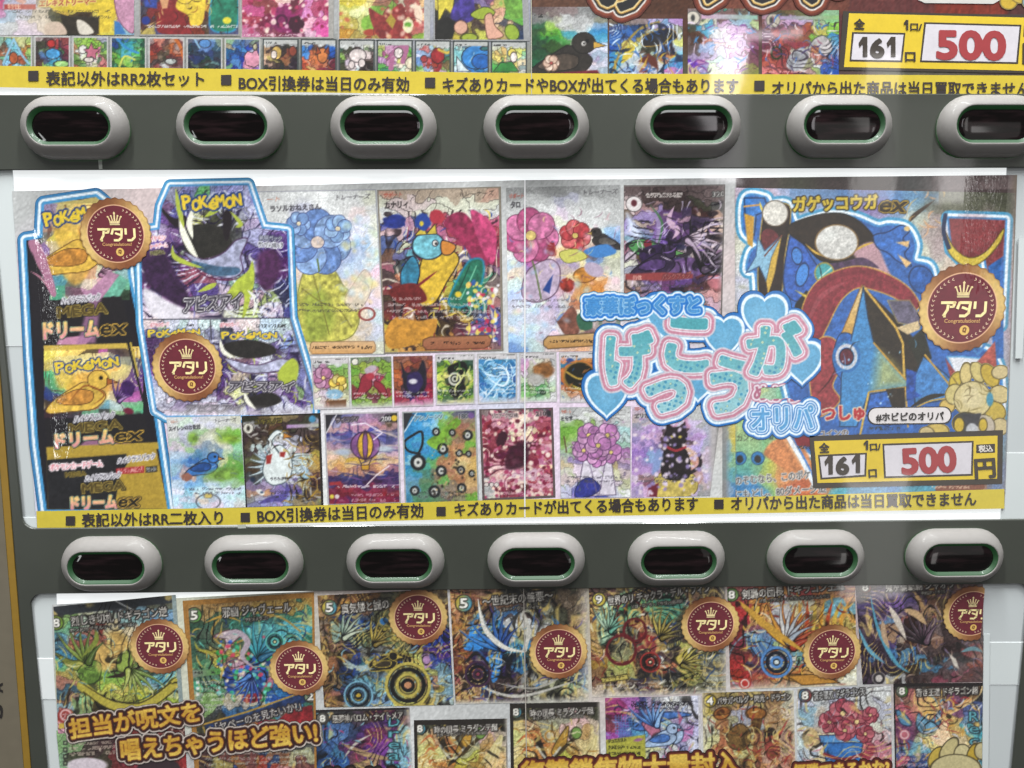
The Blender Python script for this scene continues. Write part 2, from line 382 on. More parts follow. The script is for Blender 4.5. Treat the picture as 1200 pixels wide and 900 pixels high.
class Art:
    def __init__(s, name, parent, quad, d, step=1.1, base=None, seed=None):
        s.name, s.parent, s.d, s.q = name, parent, d, quad
        (a, b, c, e) = [np.array(p, float) for p in quad]
        wd = max(np.linalg.norm(b - a), np.linalg.norm(c - e)); ht = max(np.linalg.norm(e - a), np.linalg.norm(c - b))
        s.nx = max(3, int(wd / step) + 1); s.ny = max(3, int(ht / step) + 1); s.step = step
        s.S, s.Tt = np.meshgrid(np.linspace(0, 1, s.nx), np.linspace(0, 1, s.ny))
        s.xy = (1 - s.S)[..., None] * (1 - s.Tt)[..., None] * a + s.S[..., None] * (1 - s.Tt)[..., None] * b + s.S[..., None] * s.Tt[..., None] * c + (1 - s.S)[..., None] * s.Tt[..., None] * e
        s.X = s.xy[..., 0]; s.Y = s.xy[..., 1]; s.wd, s.ht = wd, ht
        s.img = np.zeros((s.ny, s.nx, 3)); s.mask = None; s.k = 0
        s.seed = seed if seed is not None else (int(quad[0][0] * 7 + quad[0][1] * 13) % 9973)
        if base: s.img[:] = hx(base)
    def _sd(s):
        s.k += 1; return s.seed * 31 + s.k * 101
    def _bb(s, x0, y0, x1, y1):
        m = (s.X >= x0) & (s.X <= x1) & (s.Y >= y0) & (s.Y <= y1)
        r = np.where(m.any(1))[0]; c = np.where(m.any(0))[0]
        if len(r) == 0 or len(c) == 0: return None
        return (slice(r[0], r[-1] + 1), slice(c[0], c[-1] + 1))
    def mix(s, sl, al, c):
        c = hx(c) if isinstance(c, str) else c
        s.img[sl] = s.img[sl] * (1 - al[..., None]) + c * al[..., None]
    def lay(s, rows, warp=.55, hard=.6, line=.1, freq=1.0, amp=.10, region=None, dark='221a1c'):
        """a loose colour layout (3-digit colours) turned into painterly patches"""
        R = [[hx(c) for c in r.split()] for r in rows.split(';')]; n = min(len(r) for r in R); R = np.array([r[:n] for r in R]); H, W = R.shape[:2]
        sd = s._sd()
        if region is None: sl = (slice(None), slice(None)); S, Tt = s.S, s.Tt
        else:
            x0, y0, x1, y1 = region; sl = s._bb(*region)
            if sl is None: return s
            S = np.clip((s.X[sl] - x0) / (x1 - x0), 0, 1); Tt = np.clip((s.Y[sl] - y0) / (y1 - y0), 0, 1)
        X, Y = s.X[sl], s.Y[sl]
        cell = max(4., min(s.wd / W, s.ht / H)); q = freq / cell
        u = S * W - .5 + warp * 2.4 * (fbm(X * q * .9, Y * q * .9, sd, 2) - .5) + warp * .3 * (vn(X * q * 2.3, Y * q * 2.3, sd + 5) - .5)
        v = Tt * H - .5 + warp * 2.4 * (fbm(X * q * .9, Y * q * .9, sd + 9, 2) - .5) + warp * .3 * (vn(X * q * 2.3, Y * q * 2.3, sd + 6) - .5)
        u = np.clip(u, 0, W - 1.001); v = np.clip(v, 0, H - 1.001)
        iu = np.floor(u).astype(int); iv = np.floor(v).astype(int); fu = (u - iu)[..., None]; fv = (v - iv)[..., None]
        iu1 = np.minimum(iu + 1, W - 1); iv1 = np.minimum(iv + 1, H - 1)
        bl = (R[iv, iu] * (1 - fu) + R[iv, iu1] * fu) * (1 - fv) + (R[iv1, iu] * (1 - fu) + R[iv1, iu1] * fu) * fv
        nu = np.rint(u).astype(int); nv = np.rint(v).astype(int); hd = R[nv, nu]
        im = bl * (1 - hard) + hd * hard
        ang = vn(X * q * .7, Y * q * .7, sd + 21) * 6.28
        st = fbm((X * np.cos(ang) + Y * np.sin(ang)) * .45, (Y * np.cos(ang) - X * np.sin(ang)) * .09, sd + 31)
        im = im * (1 + amp * 3 * (st[..., None] - .5)) + amp * .8 * (vn(X * .5, Y * .5, sd + 41)[..., None] - .5)
        if line > 0:
            e = np.zeros(nu.shape); idn = nu * 100 + nv
            gx = (idn[:, 1:] != idn[:, :-1]); gy = (idn[1:] != idn[:-1])
            e[:, 1:] += gx; e[1:] += gy
            e = np.clip(e, 0, 1) * (vn(X * .08, Y * .08, sd + 3) > .35)
            im = im * (1 - e[..., None] * line) + hx(dark) * e[..., None] * line
        s.img[sl] = im; return s
    def ink(s, n=3, c='2a2022', a=.55, f=.055, w=.010, reg=None):
        """thin pen contours along the level lines of a slow noise"""
        sl = (slice(None), slice(None)) if reg is None else s._bb(*reg)
        X, Y = s.X[sl], s.Y[sl]
        for k in range(n):
            q = s._sd(); v = vn(X * f * .8 + 2.2 * vn(X * f * .45, Y * f * .45, q + 2), Y * f * .8 + 2.2 * vn(X * f * .45, Y * f * .45, q + 4), q); gy, gx = np.gradient(v); g = np.hypot(gx, gy) + 1e-5
            d = np.abs(v - .5) / g * s.step; pr = np.clip((vn(X * .05, Y * .05, q + 7) - .45) * 6, 0, 1)
            s.mix(sl, np.clip(1.0 - d / .95, 0, 1) * pr * a, c)
        return s
    def flow(s, dark='241c20', light=None, K=9, f=.018, a=.6, reg=None, cov=.5, wd=.45):
        """bundles of parallel swirling strokes along the level lines of a slow field"""
        sl = (slice(None), slice(None)) if reg is None else s._bb(*reg)
        if sl is None: return s
        X, Y = s.X[sl], s.Y[sl]; q = s._sd(); ps = fbm(X * f, Y * f, q, 2) * K + .25 * vn(X * .12, Y * .12, q + 1)
        ph = np.sin(2 * np.pi * ps); gy, gx = np.gradient(ps); g = np.hypot(gx, gy) + 1e-6
        m1 = np.clip((fbm(X * .045, Y * .045, q + 2, 2) - (1 - cov) * .9) * 6, 0, 1); m2 = np.clip((fbm(X * .05, Y * .05, q + 3, 2) - (1 - cov) * .95) * 6, 0, 1)
        br = .6 + .8 * vn(X * .2, Y * .2, q + 5)
        s.mix(sl, np.clip((ph - (1 - wd * br)) * 3, 0, 1) * m1 * a, dark)
        if light is not None: s.mix(sl, np.clip((-ph - (1 - wd * .8 * br)) * 3, 0, 1) * m2 * a, light)
        return s
    def sh(s, sdf, sl, c, soft=.8, line=None, a=1., tex=.0, c2=None, g=(0, 1)):
        al = np.clip(.5 - sdf / (2 * soft), 0, 1) * a; cc = hx(c)
        if c2 is not None:
            X, Y = s.X[sl], s.Y[sl]; ins = sdf < soft
            if ins.any():
                p = X * g[0] + Y * g[1]; lo, hi = p[ins].min(), p[ins].max(); t = np.clip((p - lo) / (hi - lo + 1e-6), 0, 1)[..., None]
                cc = hx(c) * (1 - t) + hx(c2) * t
        if tex:
            n = fbm(s.X[sl] * .22, s.Y[sl] * .22, s._sd()); cc = cc * (1 + tex * 2 * (n[..., None] - .5))
        s.mix(sl, al, cc)
        if line:
            al = np.clip(1 - np.abs(np.abs(sdf) - 0) / line[1], 0, 1) * .9; s.mix(sl, al, hx(line[0]))
        return s
    def e(s, cx, cy, rx, ry, c, rot=0., soft=.8, wob=0., **k):
        m = max(rx, ry) + soft + 3; sl = s._bb(cx - m, cy - m, cx + m, cy + m)
        if sl is None: return s
        X, Y = s.X[sl] - cx, s.Y[sl] - cy; r = math.radians(rot)
        x = X * math.cos(r) + Y * math.sin(r); y = -X * math.sin(r) + Y * math.cos(r)
        rr = np.sqrt((x / rx) ** 2 + (y / ry) ** 2)
        if wob: rr = rr + wob * 2 * (fbm(s.X[sl] / (rx * .6), s.Y[sl] / (rx * .6), s._sd()) - .5)
        return s.sh((rr - 1) * min(rx, ry), sl, c, soft, **k)
    def ring(s, cx, cy, r, w, c, ry=None, rot=0, a=1.):
        ry = ry or r; m = max(r, ry) + w + 2; sl = s._bb(cx - m, cy - m, cx + m, cy + m)
        if sl is None: return s
        X, Y = s.X[sl] - cx, s.Y[sl] - cy; q = math.radians(rot); x = X * math.cos(q) + Y * math.sin(q); y = -X * math.sin(q) + Y * math.cos(q)
        d = np.abs(np.sqrt((x / r) ** 2 + (y / ry) ** 2) - 1) * min(r, ry) - w / 2
        return s.sh(d, sl, c, .6, a=a)
    def p(s, pts, c, smooth=False, soft=.8, wob=0., **k):
        P = crom(pts, 7, True) if smooth else [np.array(q, float) for q in pts]
        A = np.array(P); m = soft + 3; sl = s._bb(A[:, 0].min() - m, A[:, 1].min() - m, A[:, 0].max() + m, A[:, 1].max() + m)
        if sl is None: return s
        segs = np.concatenate([A, np.roll(A, -1, 0)], 1); X, Y = s.X[sl], s.Y[sl]
        if wob:
            q = s._sd(); X = X + wob * 2 * (fbm(X * .12, Y * .12, q) - .5); Y = Y + wob * 2 * (fbm(X * .12, Y * .12, q + 3) - .5)
        return s.sh(seg_sdf(X, Y, segs), sl, c, soft, **k)
    def l(s, pts, w, c, taper=None, smooth=True, soft=.6, a=1.):
        A = np.array(crom(pts, 7) if smooth and len(pts) > 2 else pts, float); m = w + soft + 2
        sl = s._bb(A[:, 0].min() - m, A[:, 1].min() - m, A[:, 0].max() + m, A[:, 1].max() + m)
        if sl is None: return s
        X, Y = s.X[sl], s.Y[sl]; D = np.full(X.shape, 1e9); n = len(A) - 1
        for i in range(n):
            a0, b0 = A[i], A[i + 1]; d = b0 - a0; t = np.clip(((X - a0[0]) * d[0] + (Y - a0[1]) * d[1]) / (d @ d + 1e-9), 0, 1)
            f = (i + t) / n
            ww = w / 2 * (1 if taper is None else (1 - f if taper == 'out' else np.sin(np.pi * np.clip(f, .03, .97))))
            D = np.minimum(D, np.hypot(X - a0[0] - t * d[0], Y - a0[1] - t * d[1]) - ww)
        return s.sh(D, sl, c, soft, a=a)
    def busy(s, cols, n, ln=14, w=1.6, reg=None, seed=0, bend=.8, a=.9, flow=None):
        rg = random.Random(s.seed + seed * 77 + 5); C = cols.split()
        x0, y0, x1, y1 = reg if reg else (s.X.min(), s.Y.min(), s.X.max(), s.Y.max())
        for i in range(n):
            x, y = rg.uniform(x0, x1), rg.uniform(y0, y1); an = rg.uniform(0, 6.28) if flow is None else flow + rg.uniform(-.4, .4); L = ln * rg.uniform(.4, 1.3); P = [(x, y)]
            b = rg.uniform(-bend, bend)
            for k in range(3):
                x += math.cos(an) * L / 3; y += math.sin(an) * L / 3; P.append((x, y)); an += b
            s.l(P, w * rg.uniform(.6, 1.5), rg.choice(C), 'mid', a=a)
        return s
    def dots(s, cols, n, r=1.5, reg=None, seed=0, soft=.7, a=.9):
        rg = random.Random(s.seed + seed * 91 + 3); C = cols.split(); x0, y0, x1, y1 = reg if reg else (s.X.min(), s.Y.min(), s.X.max(), s.Y.max())
        for i in range(n):
            q = r * rg.uniform(.5, 1.5); s.e(rg.uniform(x0, x1), rg.uniform(y0, y1), q, q * rg.uniform(.6, 1), rg.choice(C), rot=rg.uniform(0, 180), soft=soft, a=a)
        return s
    def bloom(s, cx, cy, r, c, n=6, c2=None, lc='3a3444', rot=0, asp=.55, core=None, tex=.25):
        """a flower of overlapping petals"""
        for k in range(n):
            q = math.radians(rot + 360 * k / n); s.e(cx + math.cos(q) * r * .55, cy + math.sin(q) * r * .55, r * .55, r * asp * .75, c if k % 2 or c2 is None else c2, rot=math.degrees(q), tex=tex, line=(lc, .9))
        if core: s.e(cx, cy, r * .22, r * .2, core, tex=.2, line=(lc, .8))
        return s
    def bird(s, x, y, k, c, wing, beak='c8883c', lc='2a2428', flip=1):
        f = lambda pts: [(x + flip * px * k, y + py * k) for px, py in pts]
        s.p(f([(-2.2, 1.0), (-.9, .1), (-.1, -.2), (1.0, .5), (.4, 1.3), (-.8, 1.5), (-2.4, 1.6)]), c, smooth=True, tex=.2, line=(lc, 1)); s.e(x + flip * .55 * k, y - .35 * k, .62 * k, .56 * k, c, tex=.2, line=(lc, 1))
        s.p(f([(1.05, -.45), (1.75, -.2), (1.05, -.05)]), beak, line=(lc, .8)); s.e(x + flip * .72 * k, y - .45 * k, .1 * k + .3, .1 * k + .3, '1a1618')
        s.p(f([(-1.9, .9), (-.8, .25), (.2, .35), (.1, .95), (-1.0, 1.15)]), wing, smooth=True, tex=.3, line=(lc, .9)); return s
    def wing(s, x, y, k, rot, c, c2, n=5, lc='1c181a'):
        """a fan of pointed feathers"""
        for i in range(n + 2):
            q = math.radians(rot + i * 17); L = k * (1.15 - .09 * i); P = [(x, y)]; px, py = x, y
            for t in range(3): px += math.cos(q) * L / 3; py += math.sin(q) * L / 3; q += .22; P.append((px, py))
            m = i / (n + 1); s.l(P, k * .17 + 2, lc, 'out'); s.l(P, k * .15, hx(c) * (1 - m) + hx(c2) * m, 'out'); s.l([(a0 + 1, b0 - .6) for a0, b0 in P], 1.2, hx(c2) * .5 + .45, 'out', a=.7)
        return s
    def gear(s, x, y, r, c, dk='1e1c1e', core='c8906a', n=4):
        for i in range(n): s.ring(x, y, r * (1 - i / n), r / n * .62, c if i % 2 == 0 else dk); s.ring(x, y, r * (1 - i / n) - r / n * .34, .9, dk)
        s.e(x, y, r * .2, r * .17, core, line=(dk, .9)); return s
    def rows(s, x0, x1, ys, c, h=3.2, a=.75, slope=0., gap=.35):
        """small print too fine to read"""
        for i, y in enumerate(ys):
            sl = s._bb(x0, y - h - abs(slope * (x1 - x0)), x1, y + h + abs(slope * (x1 - x0)))
            if sl is None: continue
            X, Y = s.X[sl], s.Y[sl] - slope * (s.X[sl] - x0) - y
            n = (_h(np.floor(X / 1.15), np.floor((Y + 50) / 1.15), s.seed + i) > .42) & (_h(np.floor(X / (h * 1.1)), np.floor(X * 0), s.seed + i * 7) > gap * .4) & (np.abs(Y) < h / 2)
            s.mix(sl, n * a, c)
        return s
    def txt(s, t, x0, y0, x1, y1, c, outs=(), em=None, off=.0, shear=0., bold=0., c2=None, res=2, a=1.):
        V, Fc, sg = fit_text(t, x0, y0, x1, y1, em, off, shear, res)
        m = max([o[0] for o in outs] + [0]) + 2
        sl = s._bb(sg[:, [0, 2]].min() - m, sg[:, [1, 3]].min() - m, sg[:, [0, 2]].max() + m, sg[:, [1, 3]].max() + m)
        if sl is None: return s
        D = seg_sdf(s.X[sl], s.Y[sl], sg, chunk=max(400, int(6e6 / len(sg))))
        for wd, oc in outs: s.mix(sl, np.clip(.5 - (D - wd) / 1.2, 0, 1) * a, oc)
        return s.sh(D - bold, sl, c, .6, a=a, c2=c2)
    def frame(s, c, l, t=None, r=None, b=None, rad=0):
        t = l if t is None else t; r = l if r is None else r; b = l if b is None else b
        x = s.S * s.wd; y = s.Tt * s.ht
        m = ((x < l) | (x > s.wd - r) | (y < t) | (y > s.ht - b)) * 1.0
        s.mix((slice(None), slice(None)), m, c); return s
    def fade(s, c, side, n, a=1.):
        d = {'l': s.S * s.wd, 'r': (1 - s.S) * s.wd, 't': s.Tt * s.ht, 'b': (1 - s.Tt) * s.ht}[side]
        al = np.clip(1 - d / n, 0, 1) ** 1.3 * a * np.clip(.55 + .9 * fbm(s.X * .15, s.Y * .15, s._sd()), 0, 1); s.mix((slice(None), slice(None)), np.clip(al, 0, 1), c); return s
    def grain(s, a=.05, f=.6):
        n = vn(s.X * f, s.Y * f, s._sd()) - .5 + .6 * (vn(s.X * f * 2.1, s.Y * f * 2.1, s._sd()) - .5); s.img *= (1 + a * 2 * n[..., None]); return s
    def done(s, grain=.05):
        s.grain(grain); g_ = s.img.mean(-1, keepdims=True); s.img = np.clip(g_ + (s.img - g_) * .90, 0, 1) ** 1.2
        V = up(s.X, s.Y, s.d).reshape(-1, 3); C = np.clip(lin(s.img.reshape(-1, 3)), .004, .9)
        i = np.arange(s.nx * s.ny).reshape(s.ny, s.nx)
        Qd = np.stack([i[1:, :-1], i[1:, 1:], i[:-1, 1:], i[:-1, :-1]], -1).reshape(-1, 4)
        if s.mask is not None:
            D = s.mask; gy, gx = np.gradient(D); gl = np.hypot(gx, gy) + 1e-9
            out = (D > 0) & (D < s.step * 1.6)
            mv = np.where(out, D / s.step, 0); jx = -gx / gl * mv; jy = -gy / gl * mv   # slide the rim vertices onto the outline
            Xn = s.X + jx * s.step; Yn = s.Y + jy * s.step; V = up(Xn, Yn, s.d).reshape(-1, 3)
            ok = (D < s.step * 1.6).ravel(); ins = (D <= 0).ravel(); Qd = Qd[ok[Qd].all(1) & ins[Qd].any(1)]
            used = np.unique(Qd); rm = np.full(len(V), -1); rm[used] = np.arange(len(used)); V = V[used]; C = C[used]; Qd = rm[Qd]
        me = bpy.data.meshes.new(s.name); nv, nf = len(V), len(Qd)
        me.vertices.add(nv); me.vertices.foreach_set('co', V.astype(np.float32).ravel())
        me.loops.add(nf * 4); me.loops.foreach_set('vertex_index', Qd.astype(np.int32).ravel())
        me.polygons.add(nf); me.polygons.foreach_set('loop_start', np.arange(0, nf * 4, 4, dtype=np.int32))
        me.update(calc_edges=True)
        at = me.color_attributes.new("print", 'FLOAT_COLOR', 'POINT')
        at.data.foreach_set('color', np.concatenate([C, np.ones((nv, 1))], 1).astype(np.float32).ravel())
        return link(s.name, me, PRINT, s.parent)

D_SHEET, D_CARD, D_UP, D_TOP, D_TEXT = .00125, .0011, .00095, .0008, .00065

lettering("lettering", [T(s_, *q, 15, .05) for s_, q in zip("SA", lettering_later[1])], -.0011, '1c1816', side)

# ------------------------------------------------------------------ prize seals (shared by the posters): polar sheets so that the serrated rim and the rings are true curves
def seal_meshes():
    nr, nt = 46, 232
    ths = np.linspace(0, 2 * np.pi, nt, endpoint=False); R = np.linspace(0.0001, 1, nr)
    rim = 1 + .022 * np.abs(((ths * 29 / (2 * np.pi)) % 1) * 2 - 1) * 2 - .022
    rr = R[:, None] * np.where(R[:, None] > .9, 1 + (rim[None] - 1) * (R[:, None] - .9) / .1, 1)
    x = rr * np.cos(ths); z = rr * np.sin(ths); r = R[:, None] + 0 * x; th = ths[None] + 0 * r
    def g(d): return np.cos(th - math.radians(d))
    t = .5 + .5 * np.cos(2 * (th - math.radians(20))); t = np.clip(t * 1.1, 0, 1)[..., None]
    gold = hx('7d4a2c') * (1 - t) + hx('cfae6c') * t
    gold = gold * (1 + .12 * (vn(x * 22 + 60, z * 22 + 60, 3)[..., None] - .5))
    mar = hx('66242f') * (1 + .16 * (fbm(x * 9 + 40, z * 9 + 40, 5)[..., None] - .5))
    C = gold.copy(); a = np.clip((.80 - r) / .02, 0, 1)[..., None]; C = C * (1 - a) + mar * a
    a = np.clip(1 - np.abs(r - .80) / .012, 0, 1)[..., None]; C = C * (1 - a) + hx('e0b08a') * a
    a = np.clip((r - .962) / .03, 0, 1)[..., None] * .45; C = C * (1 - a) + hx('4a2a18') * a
    V = np.stack([x, 0 * x, z], -1).reshape(-1, 3); i = np.arange(nr * nt).reshape(nr, nt); j = np.roll(i, -1, 1)
    Qd = np.stack([i[:-1], i[1:], j[1:], j[:-1]], -1).reshape(-1, 4)
    me = mesh("prize_seal", V, Qd.tolist()); at = me.color_attributes.new("print", 'FLOAT_COLOR', 'POINT')
    at.data.foreach_set('color', np.concatenate([lin(C.reshape(-1, 3)), np.ones((len(V), 1))], 1).astype(np.float32).ravel()); me.materials.append(PRINT)
    def flat(name, polys, c, y=-.006):
        VV = []; FF = []
        for P, Fc in polys:
            k = len(VV); VV += [(p[0], y, p[1]) for p in P]; FF += [tuple(q + k for q in f) for f in Fc]
        m = mesh(name, VV, FF); m.materials.append(ink(c)); return m
    def poly(*pts): return (np.array(pts, float), [tuple(range(len(pts)))])
    crown = []
    for sx in (-1, 1):
        crown += [poly((sx * .125, .30), (sx * .19, .47), (sx * .165, .485), (sx * .095, .31)), poly((sx * .06, .31), (sx * .105, .49), (sx * .075, .50), (sx * .035, .31))]
        crown += [poly(*[(sx * .185 + .03 * math.cos(q), .475 + .026 * math.sin(q)) for q in np.linspace(0, 6.28, 9)[:-1]])]
        crown += [poly(*[(sx * .095 + .026 * math.cos(q), .50 + .024 * math.sin(q)) for q in np.linspace(0, 6.28, 9)[:-1]])]
    crown += [poly((-.02, .31), (.02, .31), (.02, .55), (-.02, .55)), poly((-.135, .285), (.135, .285), (.145, .33), (-.145, .33)), poly((-.14, .245), (.14, .245), (.14, .268), (-.14, .268)),
              poly((0, .53), (.035, .575), (0, .62), (-.035, .575)), poly((-.145, .33), (.145, .33), (.15, .36), (-.15, .36))]
    # the three big characters in angular block strokes
    def bar(x0, y0, x1, y1, wd):
        dx, dy = x1 - x0, y1 - y0; l = math.hypot(dx, dy); nx, ny = -dy / l * wd / 2, dx / l * wd / 2
        return poly((x0 - nx, y0 - ny), (x1 - nx, y1 - ny), (x1 + nx, y1 + ny), (x0 + nx, y0 + ny))
    b = .064
    ata = [bar(-.50, .125, -.16, .125, b), bar(-.17, .15, -.215, .02, b), bar(-.205, .03, -.29, .03, b * .8), bar(-.33, .08, -.345, -.06, b), bar(-.345, -.04, -.43, -.185, b), bar(-.43, -.18, -.37, -.18, b),
           bar(-.06, .14, -.115, -.02, b), bar(-.07, .125, .19, .125, b), bar(.185, .15, .155, -.12, b), bar(.17, -.10, .07, -.185, b), bar(.08, -.18, -.06, -.18, b), bar(-.01, .02, .13, -.03, b * .9),
           bar(.29, .15, .29, -.02, b), bar(.535, .15, .535, -.10, b), bar(.54, -.09, .44, -.185, b), bar(.45, -.18, .32, -.18, b)]
    V, Fc, _ = text_mesh("Congratulations!", .016, 0, 2); wdt = V[:, 0].max() - V[:, 0].min()
    con = [((V - [V[:, 0].min() + wdt / 2, 0]) * (.83 / wdt) + [.02, -.335], Fc)]
    coin = [poly(*[(.115 * math.cos(q) + .09, .115 * math.sin(q) - .51) for q in np.linspace(0, 6.28, 25)[:-1]])]
    mark = [bar(.065, -.455, .055, -.53, .03), bar(.045, -.535, .12, -.535, .028), bar(.125, -.46, .105, -.565, .03), bar(.07, -.455, .125, -.46, .028)]
    wr = []
    for k in range(36):
        q = math.radians(90 + 22 + k * 316 / 35); 
        if abs(math.degrees(q) % 360 - 270) < 11: continue
        sg = 1 if math.cos(q) < 0 else -1
        cx, cy = .70 * math.cos(q), .70 * math.sin(q); tx, ty = -math.sin(q) * sg, math.cos(q) * sg; nx, ny = math.cos(q), math.sin(q)
        for o in (-1, 1): wr.append(bar(cx - tx * .022 + nx * .03 * o, cy - ty * .022 + ny * .03 * o, cx + tx * .02, cy + ty * .02, .016))
    return me, [("crown", flat("crown", crown, 'e6cf9a')), ("lettering", flat("lettering", ata, 'f0dca0')), ("lettering", flat("lettering", con, 'c99a62', -.005)),
                ("coin_emblem", flat("coin_emblem", coin, 'd8b060', -.004)), ("coin_emblem", flat("coin_emblem", mark, '7a4a2a', -.008)), ("wreath", flat("wreath", wr, 'd9b79a', -.003))]
SEAL, SEAL_PARTS = seal_meshes()
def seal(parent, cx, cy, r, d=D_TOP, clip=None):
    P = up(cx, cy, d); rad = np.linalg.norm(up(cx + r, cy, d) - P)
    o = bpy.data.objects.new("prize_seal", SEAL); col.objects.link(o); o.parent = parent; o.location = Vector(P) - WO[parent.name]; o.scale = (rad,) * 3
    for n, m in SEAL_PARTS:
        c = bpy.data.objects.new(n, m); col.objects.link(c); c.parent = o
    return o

# ------------------------------------------------------------------ poster in the middle window
POS = "paper prize posters behind the windows"
mid = root("prize_poster", "poster of trading cards with pale blue bubble lettering across it, in the middle window", "poster", tuple(up(610, 410, D_SHEET)), POS)
def sheet(parent, quad, rows, d=D_SHEET, step=2.2, **k):
    a = Art("paper_sheet", parent, quad, d, step); a.lay(rows, warp=.5, hard=.1, line=0, amp=.05); return a
GB = 'b9b0b4'
a = sheet(mid, [(14, 224), (614.5, 211), (614.5, 606.5), (43, 619)], "bbb cbb cbb bbb bbb bbb;cbc ccc ccd ccc ccc ccc;cbc ccd dcd ddd dcd ccc;ccc dcd dcd ddd dcd ccd;ccd dcd ddd ddd dcd ccc"); a.done(.05)
a = sheet(mid, [(614.5, 211), (1192, 205), (1177, 596), (614.5, 606.5)], "aaa bbb bbb 887 544 544;ccc ccc cbb 998 ccc cbb;dcd dcd bbb ddc dcc cbb;dcd dcd a99 ddc dcc ccb;dcd dcd ccc ccb ccb ccb", D_SHEET - .00005)
a.lay("433 443 433 322 444 655 766", region=(862, 205, 1192, 222), warp=.3, hard=.2, line=0); a.fade('765', 'r', 10); a.done(.05)
quadpx("paper_edge", [(614.2, 211), (616.0, 211), (615.8, 606), (614.2, 606)], D_TOP + .00005, ink('d8d6d8'), mid, .0001)

# --- left group: blue outline halo, packs, boxes
def halo(pts, cols=(('3f86b8', 11), ('dfe8f0', 7.0), ('4a9ccf', 3.6)), q=None, smooth=False, name="outline_print", d=D_CARD + .00004, step=1.3):
    P = crom(pts, 6, True) if smooth else pts
    A = np.array(P, float); m = cols[0][1] + 3
    a = Art(name, mid, [(A[:, 0].min() - m, A[:, 1].min() - m), (A[:, 0].max() + m, A[:, 1].min() - m), (A[:, 0].max() + m, A[:, 1].max() + m), (A[:, 0].min() - m, A[:, 1].max() + m)], d, step)
    D = seg_sdf(a.X, a.Y, np.concatenate([A, np.roll(A, -1, 0)], 1)); a.D = D; full = (slice(None), slice(None))
    def rim():
        for i, (c, wd) in enumerate(cols): a.mix(full, np.clip(.5 - (D - wd) / 1.4, 0, 1) * np.clip(.5 + (D - (cols[i + 1][1] if i + 1 < len(cols) else .3)) / 1.4, 0, 1), c)
    a.rim = rim; rim(); a.mask = D - cols[0][1]; return a
PK = [(52, 240), (112, 231), (150, 262), (148, 300), (150, 325), (172, 430), (196, 597), (55, 597), (45, 520), (38, 420), (31, 282), (50, 279)]
a = halo(PK); a.mix((slice(None), slice(None)), np.clip(.5 - a.D / 1.2, 0, 1), '26222a')
a.p([(50, 238), (150, 226), (150, 330), (132, 352), (62, 352), (52, 300)], 'c2b06c', wob=3)
a.lay("98a cb7 ec7 fd8 eb7 ca7;b98 db6 dc9 eb6 fd9 db8;777 dc5 ed7 b95 cb7 8a7;86a cb8 b87 ed6 dc7 c99;a68 8a9 ca8 c97 ccb 9bb;546 59a 776 dcb c9a 7b9;333 5a8 756 b8a 687 343", region=(48, 238, 152, 352), warp=.8, hard=.6, line=0); a.flow('6a3c30', 'f0e4b0', 8, .03, .6, (50, 240, 150, 350))
for pts, c in (([(62, 262), (75, 250), (92, 262), (98, 285), (88, 300), (70, 290)], 'd9b04a'), ([(76, 296), (98, 290), (104, 318), (88, 334), (72, 318)], 'd8a848'), ([(92, 268), (108, 262), (112, 284), (102, 294)], 'c98a44')): a.p(pts, c, smooth=True, tex=.25, soft=2, a=.75)
a.bird(96, 286, 23, 'd9b24c', 'c48a3c', 'b06a34', '5a3a1c'); a.wing(118, 322, 26, -60, 'c9a0b4', 'b07a98', 4, '4a2c40'); a.p([(33, 284), (46, 284), (60, 320), (66, 345), (58, 344), (44, 312)], 'b07a94', smooth=True); a.p([(38, 296), (50, 330), (60, 346), (40, 346)], '2a262c')
a.p([(36, 300), (48, 318), (58, 345), (52, 420), (40, 420)], '2b262d'); a.l([(36, 318), (48, 326), (60, 342)], 2, 'c98aa0', 'mid')
a.p([(118, 352), (136, 318), (150, 330), (138, 352)], '6fae98', tex=.2); a.p([(100, 345), (128, 318), (140, 322), (118, 352)], 'b98aa6', tex=.2)
a.p([(48, 352), (142, 348), (160, 402), (50, 404)], '2a2529', wob=2); a.p([(70, 396), (112, 392), (100, 404), (66, 404)], 'c28aa6'); a.p([(108, 340), (120, 340), (112, 402), (90, 404)], 'a8789c', a=.8, soft=2)
a.p([(126, 400), (150, 380), (156, 402)], '2a2529')
a.lay("ed6 fd7 543 b5a 544 ec6;cb6 dc8 ed9 eda 998 557;5b8 ec6 fd8 eb6 dc8 648;6a7 dc5 db6 eb7 c96 859;348 bb8 c96 eda cb9 b6a;543 597 a65 7ab bcc 7b8;323 434 6a8 444 8a7 5a8", region=(51, 406, 168, 492), warp=.8, hard=.6, line=0); a.flow('5a3430', 'f0e6b8', 9, .03, .65, (52, 408, 166, 490))
for pts, c in (([(80, 446), (100, 436), (128, 446), (120, 474), (96, 480), (78, 466)], 'dca94a'), ([(64, 438), (80, 434), (84, 448), (70, 456)], 'd6bc58'), ([(106, 440), (124, 434), (130, 446), (116, 452)], 'c8c060')): a.p(pts, c, smooth=True, tex=.25, soft=2, a=.7)
a.bird(104, 452, 20, 'dcb650', 'c88e40', 'a8622c', '5a3a1c'); a.wing(140, 470, 24, -120, '6a4488', '9a70b0', 4, '2c1c40'); a.l([(82, 470), (100, 452), (122, 462), (110, 474)], 2, '9a5a28', 'mid'); a.e(151, 482, 6, 4, '7a2440', rot=20); a.e(150, 455, 8, 9, '4a2468', wob=.2, tex=.3)
a.p([(51, 405), (150, 402), (152, 408), (52, 411)], 'cdb050'); a.l([(150, 402), (168, 470)], 3, '2a262a', smooth=False); a.l([(153, 402), (162, 440)], 2.2, 'c0a848', smooth=False)
